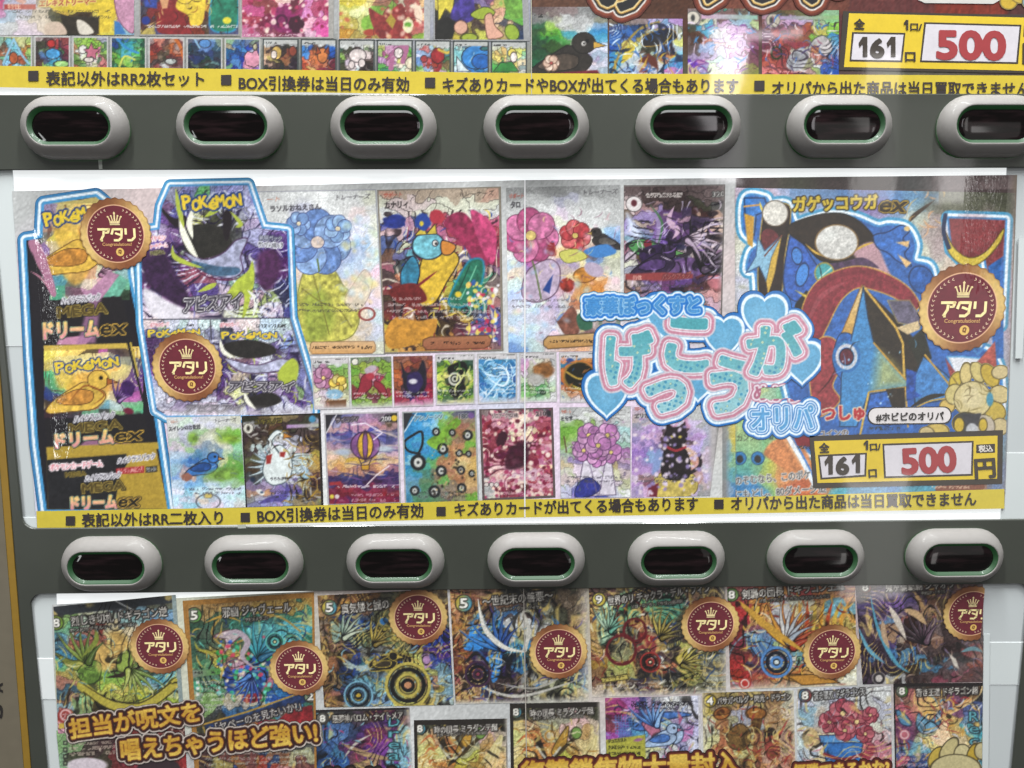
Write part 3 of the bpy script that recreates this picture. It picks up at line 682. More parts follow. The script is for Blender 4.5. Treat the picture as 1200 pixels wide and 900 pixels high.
a.p([(53, 492), (168, 484), (180, 524), (56, 530)], '29252a', wob=2); a.p([(100, 516), (150, 510), (154, 524), (90, 526)], 'b07a9a', a=.85, soft=1.5)
a.p([(55, 529), (182, 520), (197, 597), (56, 597)], 'b79a3c', tex=.08); a.p([(55, 539), (148, 532), (150, 542), (140, 558), (134, 597), (56, 597)], '2b2a2e', tex=.2); a.p([(54, 524), (186, 518), (187, 526), (55, 533)], 'b89c3e')
def rainbow_logo(a, x0, y0, x1, y1, em):
    dx = (y1 - y0) / (x1 - x0); xm = x0 + (x1 - x0) * .66
    a.txt("ドリーム", x0, y0, xm, y0 + dx * (xm - x0), 'f0d878', [(2.6, '3a2a30'), (1.9, '78b4a0'), (1.2, 'c88a5c')], em=em, bold=.9, c2='dd8ca4')
    a.txt("ex", xm + 2, y0 + dx * (xm - x0), x1, y1, '2a2622', [(2.6, '2a2420'), (1.7, 'cfa848')], em=em * 1.12, bold=.5, shear=.2)
def packname(a, x0, y0, x1, y1, em):
    a.txt("ハイクラスパック", x0, y0, x1, y1, '55505a', [(1.3, 'd8d4da')], em=em, shear=.25)
def megatxt(a, x0, y0, x1, y1, em): a.txt("MEGA", x0, y0, x1, y1, '5c4c22', [(2.2, '1c1a18'), (1.4, 'a8924a')], em=em, bold=.4)
packname(a, 72, 356, 118, 351, 9); megatxt(a, 68, 372, 126, 367, 17); rainbow_logo(a, 52, 396, 149, 391, 22)
packname(a, 87, 495, 135, 489, 9); megatxt(a, 82, 508, 143, 502, 15); rainbow_logo(a, 66, 524, 168, 515, 19)
a.txt("ポケモンカードゲーム", 59, 551, 120, 546, 'd8707c', [(1.6, 'e8d8dc')], em=8); a.txt("MEGA", 77, 559, 101, 557, '5a4a20', [(1, '94813c')], em=7)
packname(a, 138, 543, 182, 537, 7.5); a.p([(136, 549), (169, 546), (169, 554), (136, 556)], 'b03038'); a.txt("ランダム10枚入り", 138, 555, 168, 552, 'f0d0c8', em=6.5); a.p([(171, 547), (184, 546), (184, 553), (171, 554)], '222222'); a.txt("第2弾", 172, 553, 183, 551.5, 'dddddd', em=5.5)
packname(a, 100, 564, 142, 559, 8); megatxt(a, 97, 578, 146, 573, 15); rainbow_logo(a, 84, 597, 164, 593, 18)
def logo(a, s, x0, y0, x1, y1, em, sag=0):
    """bouncing yellow letters with a blue rim"""
    n = len(s); rg = [0, 1.2, -.6, .6, -.5, 1.0, -.2]; wd = (x1 - x0) / n; sl = (y1 - y0) / (x1 - x0)
    for ps in (0, 1):
        for i, ch in enumerate(s):
            x = x0 + wd * i; y = y0 + sl * (x - x0) + rg[i % 7] * em * .07 + sag * ((i - n / 2) / n) ** 2
            a.txt(ch, x, y, x + wd * .93, y + sl * wd + (1 if i % 2 else -.6), 'e8c93a', [(em * .15, '2c4a86')] if ps == 0 else [], em=em * (1.15 if i == 0 else .95), bold=em * .035)
a.rim(); logo(a, "POKéM", 54, 265, 102, 256, 19); logo(a, "POKéMON", 66, 436, 140, 428, 15, 5)
a.done()

BX = [(166, 318), (166, 272), (187, 269), (190, 242), (200, 219), (290, 217), (307, 268), (336, 271), (340, 372), (367, 462), (366, 486), (196, 487), (184, 480), (168, 380)]
a = halo(BX, d=D_CARD + .00002, cols=(('4a9ac8', 9), ('e4ecf4', 5.4), ('56a0d4', 2.6)))
a.mix((slice(None), slice(None)), np.clip(.5 - a.D / 1.2, 0, 1), '6a6488')
a.lay("889 77a 6a6 88b 99c aac 99b;757 66a bb9 555 99a bbd 87b;759 536 cc7 443 444 bac a9c;a9b 869 996 443 555 aac 648;75a 425 897 545 656 659 427;647 435 748 a8b aac 546 526;747 547 956 99b 8a9 98b 336;a9b 858 548 bab b9a 9a6 335;dcd dcc a9a ccb cd8 cbc 448", region=(166, 218, 344, 374), warp=.9, hard=.65, line=.3, amp=.2)
a.flow('241a3c', 'dfe0ee', 11, .02, .8, (168, 222, 342, 372)); a.busy('dfe0ee 8a86c0 2c2850 e6e4ec 5a4c90', 160, 18, 1.6, (170, 222, 338, 372), 1)
a.p([(166, 300), (190, 292), (205, 318), (222, 350), (210, 360), (172, 332), (168, 318)], '44294e', smooth=True, tex=.35, soft=2)
a.p([(170, 338), (196, 352), (222, 366), (214, 376), (182, 372), (170, 356)], 'd9d3dc', smooth=True, soft=2, tex=.1)
a.p([(214, 272), (236, 262), (262, 268), (272, 286), (256, 298), (232, 304), (218, 294)], '36332f', smooth=True, tex=.2)
a.p([(216, 296), (240, 318), (268, 326), (284, 318), (282, 300), (290, 280), (276, 282), (262, 296), (240, 304)], 'a9aac4', smooth=True, tex=.3, line=('4a2c50', 1.4))
a.p([(222, 306), (246, 322), (276, 322), (280, 314), (256, 312)], '4c6a86', smooth=True, tex=.3); a.l([(218, 300), (238, 322), (268, 328), (290, 322)], 2.2, '6a2a50', 'mid')
a.p([(188, 242), (204, 256), (216, 252), (220, 262), (206, 266), (192, 252)], '2c2228', smooth=True); a.p([(262, 250), (272, 246), (268, 280), (262, 276)], '2c2228', smooth=True)
for P, wd in (([(211, 248), (214, 270), (224, 292), (232, 302)], 8), ([(226, 244), (222, 262), (226, 280)], 7)): a.l(P, wd, 'e9e6d8', 'mid')
for P, wd in (([(206, 222), (210, 246), (216, 268)], 6), ([(240, 254), (252, 246), (258, 236)], 7), ([(202, 288), (204, 300), (218, 308), (238, 314)], 6), ([(232, 342), (246, 336), (254, 332)], 6), ([(270, 248), (282, 262), (276, 266)], 5)): a.l(P, wd, 'b4bf4c', 'mid')
a.p([(262, 352), (276, 330), (290, 318), (296, 306), (298, 330), (290, 362), (284, 374), (286, 346), (274, 352)], 'b2be48', smooth=True, tex=.15)
a.p([(302, 300), (322, 292), (330, 312), (318, 338), (304, 336)], '5a2f5c', smooth=True, soft=3, tex=.3)
a.l([(290, 340), (300, 352), (296, 372)], 5, 'e2e2da', 'mid')
a.busy('e4e4f0 c4c8e0 282450', 45, 12, 1.3, (296, 340, 342, 374), 7)
logo(a, "POKéMON", 215, 246, 284, 241, 20, -3)
a.txt("アビスアイ", 216, 365, 284, 360, '46404c', [(2.6, '2a2430'), (1.6, 'd6d0d4'), (.5, '46404c')], em=20, shear=.25)
a.txt("ポケモン", 176, 283, 194, 281, 'd07078', [(1.2, 'e8d8dc')], em=7); a.txt("カードゲーム", 175, 291, 196, 289, 'd07078', [(1.2, 'e8d8dc')], em=5.5); a.txt("MEGA", 177, 299, 193, 297, '3a3420', [(.9, 'a09a70')], em=6)
a.txt("ランダム5枚入り", 303, 289, 331, 290, '3a3840', [(1.2, 'd8d8de')], em=7); a.txt("拡張パック", 304, 281, 330, 282, 'd0d0da', [(1.2, '5a5a70')], em=6)
# two small packs below
a.p([(168, 374), (344, 372), (372, 488), (190, 490)], '8f8aa4'); 
a.lay("dcc ccd bcc ccd cdd 445 dcd dcc bcd bcc bbd aac;768 9a8 789 88a 99a 445 88a 8a7 99a 769 89c bbc;536 546 756 546 647 546 bb9 434 443 546 88a aab;859 647 537 648 757 437 756 a8b ccd 99a 769 99b;aac 769 546 768 98a 537 ba9 658 aac 979 8a6 77a;ccd aab 98a 769 ccd 647 dda 333 445 a9b 648 88b;dcd dcd ccd ccd dcd ccd ccd a9b aab ccd ccd ccd", region=(168, 374, 372, 488), warp=.9, hard=.65, line=.3, amp=.2)
a.flow('241a3c', 'e6e4ee', 11, .024, .8, (170, 398, 364, 484)); a.busy('e8e6ee 5a4c90 2c2850 b4bf4c e4e4ec', 110, 15, 1.5, (246, 396, 362, 478), 3)
a.p([(262, 404), (290, 398), (318, 404), (322, 414), (296, 420), (272, 416)], '34302e', smooth=True, tex=.2); a.p([(264, 420), (300, 428), (330, 420), (344, 428), (318, 436), (284, 436)], 'b4b4cc', smooth=True, tex=.3, line=('4a2c50', 1.2))
a.p([(326, 436), (342, 420), (350, 430), (344, 452), (330, 452)], 'b2be48', smooth=True); a.l([(258, 398), (262, 412), (276, 420)], 5, 'e9e6d8', 'mid')
a.p([(292, 466), (318, 460), (330, 470), (310, 478), (294, 476)], '34302e', smooth=True, tex=.2); a.l([(286, 458), (290, 470), (300, 480)], 5, 'e9e6d8', 'mid')
a.l([(246.5, 376), (247.5, 398)], 1.6, '44404c', smooth=False); a.l([(168, 374.5), (342, 372.5)], 1.5, '4a4656', smooth=False)
logo(a, "POKéMON", 174, 394, 235, 392, 10, 3); logo(a, "POKéMON", 260, 396, 325, 396, 10, 4)
for x in (176, 258): a.txt("ポケモンカード", x, 383, x + 22, 382, 'c8606c', [(1, 'e8d8dc')], em=5.5)
a.rows(214, 244, [381], '333', 3); a.rows(300, 336, [382], '333', 3)
a.txt("アビスアイ", 268, 458, 345, 458, '46404c', [(2.6, '2a2430'), (1.6, 'd6d0d4'), (.5, '46404c')], em=13, shear=.25)
a.txt("アビスアイ", 218, 483, 285, 482, '55505c', [(2.0, '4a4450'), (1.2, 'd6d0d4'), (.4, '55505c')], em=10, shear=.25, a=.7)
a.mix((slice(None), slice(None)), np.clip((a.Y - 474) / 14, 0, 1) * (a.D < -1) * .85 * np.clip(.4 + fbm(a.X * .15, a.Y * .15, 8), 0, 1), 'c9c2c8')
a.l([(341, 375), (368, 462)], 5, '6a6a78', smooth=False, a=.8); a.rim()
a.done()
seal(mid, 135.5, 274, 41.5); seal(mid, 219.5, 430, 41); seal(mid, 1127.5, 361, 50.5)

# --- cards, first row
def card(q, step=1.1, d=D_CARD, parent=None): return Art("printed_card", parent or mid, q, d, step)
a = card([(309, 225), (441, 221.5), (452, 416), (356, 418)][:0] or [(300, 224), (441, 221.5), (452, 416), (308, 418)], d=D_CARD + .0001)
a.lay("ccc ccc ccc ccc ddd ccc ccc ccb;ccc ccc bbc bbc ddd ddd dcc ccc;ccc ccc 9ac 79b 9ac bcd dde ddc;ccc ccc bbc 8ab dcc 78b 9bd ddd;ccc ccc ecb dcc edd dcd 9ac cdd;ccc ccc dcb ecb cbb 9ac bcd ecd;ccc ccc bb8 cc8 cc9 dcb dcb dcc;ccc cc9 aa6 cc7 bb6 dca edc dcd;ccc cc9 bb6 ab6 cc7 cb7 dcb cdd;ccc cca bb6 bb7 bc7 cc8 cba ccd;ccc ddc dca db9 eba db9 dca ccb", warp=.6, hard=.35, line=0)
a.flow('aab8cc', 'e4e4ec', 5, .02, .35, (330, 240, 446, 400)); a.p([(352, 330), (362, 316), (390, 316), (402, 334), (418, 352), (420, 380), (404, 398), (358, 399), (346, 376)], 'bdb75a', smooth=True, tex=.35, soft=1.5, line=('77783a', 1.)); a.p([(356, 352), (378, 340), (392, 372), (380, 397), (360, 398)], '93a244', smooth=True, soft=5, tex=.3, a=.7); a.l([(354, 338), (376, 354), (398, 364), (412, 384)], 1.3, '807838'); a.l([(366, 318), (372, 340), (386, 392)], 1.1, '807838')
a.p([(404, 352), (416, 330), (428, 316), (436, 330), (430, 352), (416, 364)], 'd6c8b4', smooth=True, soft=2, tex=.15, line=('a08878', .8)); a.ring(430, 368, 9, 2.2, '9a4a48', 7)
a.bloom(372, 284, 36, '6f8cc0', 7, '8aa4cc', '4a5480', 12, .7, 'd8c6bc', .35); a.bloom(396, 268, 15, '86a6d0', 6, '9ab6d8', '4a5480', 40, .7, 'd8ccb0'); a.bloom(350, 262, 13, '7c9ac8', 6, '93aed4', '4a5480', 10, .7, 'd8ccb0'); a.l([(374, 318), (372, 304)], 2, '6a7a3c')
a.dots('e8d890 c9d8c0 e8c8b8 b8d0e4', 60, 3.5, (400, 250, 448, 360), soft=2, a=.5)
a.busy('8a93b0 b8a890', 30, 14, .8, (344, 250, 446, 400), 2, a=.5)
a.p([(364, 403), (366, 401), (438, 400), (440, 404), (440, 411), (436, 414), (366, 415), (363, 411)], 'cf9f66', c2='d8b48c', g=(0, -1), line=('8a6a4a', .9)); a.rows(366, 436, [407], '4a3828', 3.4)
a.rows(346, 434, [357, 364], '55504a', 3.2, .6); a.txt("ラソルおねえさん", 317, 248, 376, 245, '38343a', em=8.2, bold=.2); a.txt("トレーナーズ", 394, 234, 434, 232.5, '4a464c', em=6.4, shear=.2); a.txt("ート", 313, 236, 328, 235, 'c07a60', em=6, shear=.2)
a.frame('a9a9ae', 0, 1.2, 2.2, 1.2); a.done()

a = card([(442, 222.5), (587, 218.5), (590, 411), (450, 414.5)])
a.lay("b98 a98 a98 a98 a98 a98 b98;ccb cbb cbb ccb ccb ccb ccb;ccc cbb ccb ccb ccb ccc ccc;66a c9a 458 a45 b68 c79 c68;dbb 56a 855 b79 a45 eab a45;569 cca 478 b97 935 846 834;754 669 6ab 5bb cb7 558 836;a67 455 7ab ca9 ca5 945 945;544 c86 543 ca5 a85 b98 868;844 633 b94 ba4 5ba 497 766;543 a43 a64 cb4 5b9 386 a98;644 833 733 a83 376 387 a77;733 853 543 533 ca4 557 66a;ba4 c93 b93 432 534 a69 659;c94 c94 a83 b84 634 557 758;ba6 c95 b84 a53 a64 b65 866", warp=.7, hard=.6, line=.4)
a.flow('2a1c24', 'e0d4c4', 10, .022, .8, (450, 248, 584, 408)); a.busy('2a2026 2c4a9c e8d060 f0e6e0 8a2040', 110, 16, 1.8, (452, 250, 582, 404), 1); 
a.p([(520, 262), (545, 250), (575, 300), (560, 312), (545, 290)], '9a3358', smooth=True, tex=.3); a.p([(552, 246), (580, 268), (578, 310), (562, 286)], 'c04a78', smooth=True, tex=.3)
a.p([(496, 300), (524, 292), (538, 304), (524, 330), (508, 356), (490, 352)], 'd4b23c', smooth=True, tex=.2, line=('2a1c14', 1.4)); a.p([(534, 332), (550, 306), (566, 306), (564, 332), (546, 358), (526, 356)], '2f7a62', smooth=True, tex=.3, line=('1f8fb0', 2.2)); a.l([(540, 350), (552, 326), (558, 312)], 1.4, '7ac0a0'); a.l([(534, 348), (544, 326), (550, 312)], 1.2, '1c4a3c')
a.e(502, 288, 19, 16, '74b4c2', tex=.3, line=('221c2c', 1.4)); a.p([(518, 282), (534, 288), (528, 298), (518, 297)], 'cf8a3c', smooth=True, line=('221c2c', 1.2)); a.e(510, 285, 3.4, 3.6, 'e0dcd8', line=('221c2c', 1)); a.e(511, 285.5, 1.5, 1.6, '181418'); a.p([(486, 276), (496, 264), (500, 274), (510, 262), (512, 274)], 'd0b848', line=('221c2c', 1)); a.e(537, 345, 4, 3.5, 'dcc23c'); a.l([(478, 344), (496, 330), (512, 318)], 3, '8a2c34', 'mid'); a.p([(470, 318), (484, 300), (492, 320), (482, 344), (472, 340)], '3c86a4', smooth=True, tex=.3, line=('221c2c', 1.2))
a.p([(452, 388), (464, 372), (490, 376), (512, 374), (504, 396), (470, 408), (454, 406)], 'c8913a', smooth=True, tex=.2); a.p([(456, 340), (486, 332), (500, 352), (470, 356)], '7a2a2a', smooth=True, tex=.2)
a.e(462, 260, 14, 9, '2c3c8c', wob=.3, tex=.3); a.e(496, 260, 9, 10, '2c4ca0', wob=.2); a.e(494, 262, 2.4, 3, 'd8c040'); a.e(512, 254, 9, 8, 'b43a4a', wob=.2)
a.dots('e6e2e4 e8d46a 3a66b0 c83a5c', 80, 2.4, (548, 330, 584, 402), soft=.6)
a.rows(454, 574, [350, 357, 365, 372], 'cfc6c4', 3.4, .55)
a.p([(496, 398), (504, 395), (572, 393), (576, 398), (574, 405), (568, 408), (500, 410), (495, 405)], '9c6248', c2='b07a58', g=(0, -1), line=('5a3a2a', 1.)); a.rows(502, 568, [402], '3a241c', 3.4)
a.txt("カナリィ", 451, 244, 478, 242.5, '2c2626', em=9, bold=.3); a.txt("トレーナーズ", 539, 230, 579, 228.5, '4a403a', em=6.6, shear=.2); a.txt("サポート", 450, 231, 471, 230, 'b84a3a', em=6, shear=.2)
a.frame('8d8478', 1.4, 1.4, 3, 1.6); a.done()

a = card([(593, 220), (727, 216.5), (727, 411), (596, 413)])
a.lay("999 999 888 888 999 999 999;bbb bbb bbb aab bbb bbb aaa;ccc ccc ddd dcd ccc ccc bbb;ccc ccb dcd ddc ddd ccc bbb;ccc c79 c8a ddd eba cdd 9bd;cca b58 b68 edc c66 dcb 79c;ddd c7a dcc ec9 c65 667 cca;bcd b6a cab a9b eda 79c bba;dcb 98b dcd baa dca eca ccb;cdd bbc cbd cbc c95 c84 dcc;bce dcd bac cab c96 d94 dca;ccd cdd bac ccc b75 cdc ccd;bcd ccd cbc 68b eed 898 cbc;ccd cdd ccd ccc 988 baa 787;ace bcd bbc ecd a98 866 9a8;79c bcc cbb ca9 da8 cba 9aa", warp=.6, hard=.45, line=0)
a.p([(618, 318), (642, 304), (656, 314), (652, 342), (630, 354), (612, 346)], 'bdaac0', smooth=True, tex=.2, line=('5a3c54', 1.2)); a.l([(622, 300), (628, 320), (634, 350)], 2, '6a7a4a'); a.bloom(622, 276, 30, 'b85a86', 7, 'c878a0', '6a3050', 8, .66, 'd8c07a', .3); a.bloom(674, 276, 17, 'b8484e', 6, 'c8686a', '6a2028', 20, .7, 'd8c070', .3); a.p([(656, 296), (676, 292), (688, 302), (664, 308)], 'c8c468', smooth=True, line=('6a6a2c', .8)); a.bird(704, 276, 10, '403a3a', '6a6460', 'c8a048', flip=-1)
a.p([(684, 294), (710, 286), (722, 296), (700, 302)], '4a86c4', smooth=True); a.e(686, 322, 14, 9, 'c88a3c', rot=-10, tex=.3, line=('7a4a1c', 1)); a.e(664, 334, 9, 8, '9a3a30', wob=.3, tex=.4); a.e(696, 316, 12, 8, 'b8a8bc', rot=25)
a.p([(636, 340), (642, 330), (648, 322), (644, 344)], '2c4c94'); a.p([(640, 292), (648, 282), (652, 298), (644, 300)], '9a3038', smooth=True)
a.p([(650, 372), (654, 376), (668, 360), (676, 366), (678, 390), (662, 392)], '8a5a4c', smooth=True, tex=.3); a.p([(676, 370), (690, 366), (694, 384), (680, 386)], '3f6f58', smooth=True)
a.busy('5f86c0 c8a0a8 e8d898 8a5a70', 60, 12, 1.2, (600, 250, 724, 392), 2, a=.7); a.dots('a8cce8 f0e8b8 e8c0d0', 40, 3.5, (596, 260, 726, 395), soft=2, a=.5)
a.rows(600, 676, [352, 359], '6a6468', 3.2, .55); a.p([(637, 399), (642, 394), (700, 390), (712, 392), (712, 404), (642, 409), (637, 405)], 'b98a50', c2='c8a878', g=(0, -1), line=('4a3a2a', 1.1)); a.rows(644, 702, [400], '3a2c20', 3.4)
a.txt("タロ", 599, 243.5, 609.5, 243, '38343a', em=9, bold=.3); a.txt("サポート", 597, 232.5, 613.5, 231.5, 'b84a3a', em=6, shear=.2); a.txt("トレーナーズ", 684, 228, 724, 226.5, '4c484c', em=6.4, shear=.2)
a.done()

a = card([(731, 217), (850, 216), (846, 372), (731, 374)])
a.lay("655 544 655 655 655 766;a99 433 544 433 655 766;dcc a88 433 433 443 555;765 98b 536 435 422 b98;98b ba9 647 a89 435 edc;aac 88a 86a 647 324 dba;8ab 78a 75a 324 334 544;967 573 536 224 b9a dcc;bab 542 335 a99 dbb 868;ccb 758 323 aab 644 333;99a 325 435 88a 633 333;baa 769 747 648 435 966;976 879 86a 647 533 855;c98 b77 b99 966 a88 c99;bba 998 777 998 a99 cab;cbb bbb baa aaa baa caa", warp=.8, hard=.6, line=.4)
a.l([(760, 246), (772, 262), (768, 292), (752, 300)], 6, '9a86b0', 'mid'); a.l([(762, 240), (776, 262), (770, 290)], 3, '4f7a54', 'mid'); a.l([(790, 242), (784, 258), (794, 270), (788, 280)], 7, 'c8a8c0', 'mid'); a.p([(736, 286), (752, 280), (770, 286), (764, 300), (746, 298)], '5a9a5c', smooth=True, line=('2a2030', 1.2)); a.e(759, 286, 5, 5, '8a2c3c')
a.p([(734, 250), (744, 262), (752, 276), (740, 276)], 'cfd6ec', smooth=True, soft=3); a.p([(750, 294), (780, 286), (792, 306), (782, 318), (758, 316)], '3a2550', smooth=True, tex=.3); a.p([(752, 322), (780, 308), (812, 302), (824, 320), (790, 328)], '6e5080', smooth=True, tex=.3)
a.bird(776, 300, 15, '3a2a48', '5a3f74', '6aa060', '140e18'); a.wing(826, 316, 56, -118, '2c262e', '5a4a60', 5); a.wing(806, 282, 42, -40, 'd0bcc4', 'b09ab0', 4, '3a2c3c')
a.e(840, 330, 10, 9, 'c07880', soft=2)
a.flow('1c1420', 'c8bcd8', 9, .024, .75, (733, 236, 848, 345)); a.busy('e0d0e0 8c6ab0 2a1c30', 40, 14, 1.2, (734, 240, 846, 330), 2)
a.e(743, 239, 9.5, 9, 'd8d0d0', line=('5a5050', 1)); a.e(743, 238, 3.5, 4, '6a2c38'); a.rows(757, 800, [229], "d8d0cc", 5.5); a.txt("320", 835, 230.5, 849, 230, 'dad4d0', [(1, '444')], em=8)
a.p([(733, 321), (776, 319), (812, 321), (812, 326), (776, 329), (733, 328)], '9a4848', soft=1); a.txt("パンクアップ", 776, 328, 810, 325, 'd08a80', [(1, '6a3038')], em=8, shear=.2); a.rows(740, 826, [335, 341], '4a4446', 3.2, .6)
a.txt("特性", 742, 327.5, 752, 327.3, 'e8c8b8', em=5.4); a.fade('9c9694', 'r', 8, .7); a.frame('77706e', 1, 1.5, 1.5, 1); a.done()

# the large card on the right: an abstract composition of kites, discs and a crimson arc
a = Art("printed_card", mid, [(861, 220), (1190, 226), (1178, 577), (862, 586)], D_CARD, 1.1)
a.lay("bab bab 9ac 9ac 68b 87a 68b 79a 665 776 665 554;ccb ccb ddc ccb ccc ddc ccb bba a99 baa a99 877;ccc cba ccc ccc cbb cba ccb bba ccb cba bab baa;bbc ccc ccb cbb ccb ccc cba ccb cba bab bab bab;bba abb ccb cba ccc cba ccb cba ccb cba bab bab;9ab 8ab bcc ccb ccb cba cba ccb bab bab bab aab;9ab 8bb bcc ccc cbb cba cba cba cba bab aab aab;cc8 9ba 79b 47a 46a 48b 9ab 58a 37a 48a 7ab aab;9b8 7b9 c95 58a 6aa 38a 59b 6ab a86 59a 48a 79b;6a9 bb5 d96 b73 8ab 49a 58b 69b 8ab b65 8ab 79a;48b 9b7 b64 c74 5ab 48a 69b 58b 59a 8ab a75 78a", warp=.8, hard=.3, line=0)
a.mix((slice(None), slice(None)), np.clip(1 - np.abs(a.Y - 226 - (a.X - 935) * .02) / 12, 0, 1) * ((a.X > 925) & (a.X < 1100)) * .6, '5a86b4')
a.l([(1095, 235), (1072, 252), (1064, 262)], 5, '4a3c30', 'mid'); a.busy('dcae5c d8a070', 12, 20, 2, (1070, 228, 1110, 262), 4, a=.6)
def halo_in(a, pts, smooth, cols):
    P = np.array(crom(pts, 6, True) if smooth else pts, float); D = seg_sdf(a.X, a.Y, np.concatenate([P, np.roll(P, -1, 0)], 1))
    for c, wd in cols: a.mix((slice(None), slice(None)), np.clip(.5 - (D - wd) / 1.4, 0, 1), c)
HB = (('4c9ac0', 9.5), ('dfe6ee', 6), ('4a90c8', 2.6))
BODY = [(874, 232), (896, 232), (902, 240), (922, 240), (931, 262), (950, 258), (975, 252), (1003, 256), (1028, 266), (1042, 264), (1062, 268), (1072, 286), (1070, 306), (1088, 312), (1094, 330), (1100, 360), (1110, 400), (1166, 420), (1168, 500), (1120, 520), (950, 530), (925, 460), (905, 380), (890, 360), (886, 320), (876, 316), (880, 296), (889, 286), (872, 270)]
halo_in(a, BODY, True, HB)
a.p(BODY, '3d6cb0', smooth=True, tex=.18); 
SC = [(1112, 256), (1178, 258), (1176, 300), (1172, 380), (1160, 330), (1154, 300), (1134, 310), (1116, 292)]
halo_in(a, SC, False, HB); a.p(SC, '8a4448', tex=.2)
a.p([(1106, 268), (1118, 290), (1136, 302), (1156, 294), (1176, 268), (1172, 284), (1152, 306), (1132, 312), (1112, 296)], 'cdb648', smooth=True, line=('5a4a28', 1.2)); a.l([(1108, 252), (1106, 272), (1112, 290)], 5, '2c3a5c'); a.e(1140, 272, 26, 20, '9a4a4c', soft=6, a=.5)
a.p([(1158, 312), (1176, 300), (1176, 420), (1164, 420)], '3a6cae', tex=.2)
a.p([(872, 232), (896, 232), (900, 246), (886, 252), (884, 276), (874, 262)], '3f7cc0', tex=.2, line=('1c3050', 1.4)); a.l([(872, 242), (890, 240)], 2, 'd09a4a'); a.l([(890, 236), (894, 250)], 2.5, 'd8c04a', 'mid'); a.p([(872, 250), (884, 254), (882, 290), (876, 286)], 'c89a3c')
a.p([(893, 258), (900, 240), (924, 240), (926, 262), (920, 300), (914, 350), (892, 352), (888, 318)], '33251f', smooth=True, tex=.3, line=('c8a64a', 1.3)); a.p([(900, 268), (912, 276), (908, 296), (898, 300), (892, 276)], '6e3036', smooth=True, tex=.2)
a.e(908.5, 250, 15, 15, 'cfcac2', tex=.12, line=('6a5a4a', 1.3))
a.p([(874, 320), (886, 300), (888, 278), (896, 294), (916, 276), (904, 302), (898, 330), (890, 312)], '8ab4cc', line=('3a5a80', 1.2)); a.p([(898, 330), (904, 302), (916, 276), (908, 320), (900, 346)], 'caa84a'); a.l([(896, 300), (916, 276)], 1.4, '7a3a2c')
a.p([(930, 272), (950, 300), (966, 330), (946, 352), (926, 350), (918, 330), (922, 296)], '3c66b4', smooth=True, tex=.25, line=('1c2c50', 1.3)); a.e(940, 322, 7, 14, '4a8ad0', rot=15, line=('1c2c50', 1)); a.e(934, 300, 6, 10, '4a86cc', rot=-10, line=('1c2c50', 1))
a.p([(922, 268), (950, 254), (985, 250), (1010, 262), (1024, 284), (996, 306), (964, 306), (944, 288)], '34281f', smooth=True, tex=.25, line=('20180f', 1.5)); a.p([(1000, 296), (1024, 284), (1042, 318), (1060, 350), (1040, 330), (1018, 314)], 'b8949c', smooth=True, soft=1.5); a.l([(944, 286), (956, 296), (972, 302)], 2.5, 'd0aa48', 'mid'); a.l([(998, 296), (1012, 288), (1024, 284)], 2.5, 'd0aa48', 'mid')
a.e(980.5, 284, 25, 20.5, 'cbc8c4', tex=.16, line=('8a6a3c', 1.4)); a.e(972, 276, 10, 6, 'dcdcd8', rot=-20, soft=3, a=.6)
a.p([(1024, 276), (1040, 272), (1056, 264), (1066, 270), (1058, 280), (1066, 288), (1060, 298), (1068, 312), (1052, 306), (1040, 296), (1028, 290)], '3f72ba', smooth=True, tex=.2, line=('1c2c50', 1.3)); a.e(1063, 268, 3.5, 3, 'd8b87c'); a.p([(1050, 284), (1066, 282), (1064, 290)], 'd9b480'); a.p([(1052, 298), (1068, 308), (1062, 314)], 'd9b480'); a.e(1080, 328, 14, 17, '3566ac', rot=-30, tex=.25, line=('1c3050', 1.2))
a.p([(964, 312), (990, 306), (1012, 302), (1030, 314), (1010, 312), (985, 320)], '56405c', smooth=True, tex=.3); a.e(966, 320, 11, 12, '4aa0a4', line=('b89a3c', 1.6)); a.l([(960, 326), (974, 314)], 1.5, 'bcd8c8')
a.p([(932, 356), (945, 340), (958, 350), (948, 362), (930, 366)], '2c2a28'); a.p([(932, 340), (946, 346), (958, 342), (948, 352)], 'd4b848'); a.p([(906, 352), (918, 358), (912, 362), (924, 366), (908, 362)], 'd8c050')
ARC = [(938, 372), (952, 336), (978, 318), (1010, 312), (1042, 322), (1066, 338), (1078, 358), (1066, 364), (1050, 350), (1024, 340), (1004, 338), (986, 352), (972, 378), (962, 402), (956, 440), (940, 430)]
a.p(ARC, '8e3742', smooth=True, tex=.22, line=('d2a84c', 1.5)); a.l([(950, 350), (976, 326), (1010, 320), (1046, 332)], 5, '7a2c38', 'mid', a=.5); a.l([(946, 380), (962, 348), (992, 330)], 6, 'b06068', 'mid', a=.45)
a.p([(950, 420), (962, 396), (980, 400), (984, 430), (976, 452), (984, 470), (960, 488), (950, 460)], '9a4248', smooth=True, tex=.25, line=('d2a84c', 1.4)); a.l([(958, 462), (972, 446), (980, 430)], 2, '5a2028', 'mid')
a.p([(1010, 334), (1058, 380), (1082, 412), (1084, 440), (1056, 450), (1030, 420), (1016, 380)], '3a3128', tex=.2); a.p([(1040, 352), (1066, 352), (1080, 372), (1078, 384), (1052, 378)], '6b6478', tex=.2, line=('9a8a5a', 1.2)); a.p([(1050, 384), (1076, 376), (1078, 386), (1064, 392)], 'cfb890'); a.l([(1012, 336), (1050, 384), (1058, 402), (1060, 450)], 2.6, 'd3ac50', smooth=False); a.p([(1064, 400), (1082, 384), (1092, 420), (1076, 428)], '34352c', tex=.2)
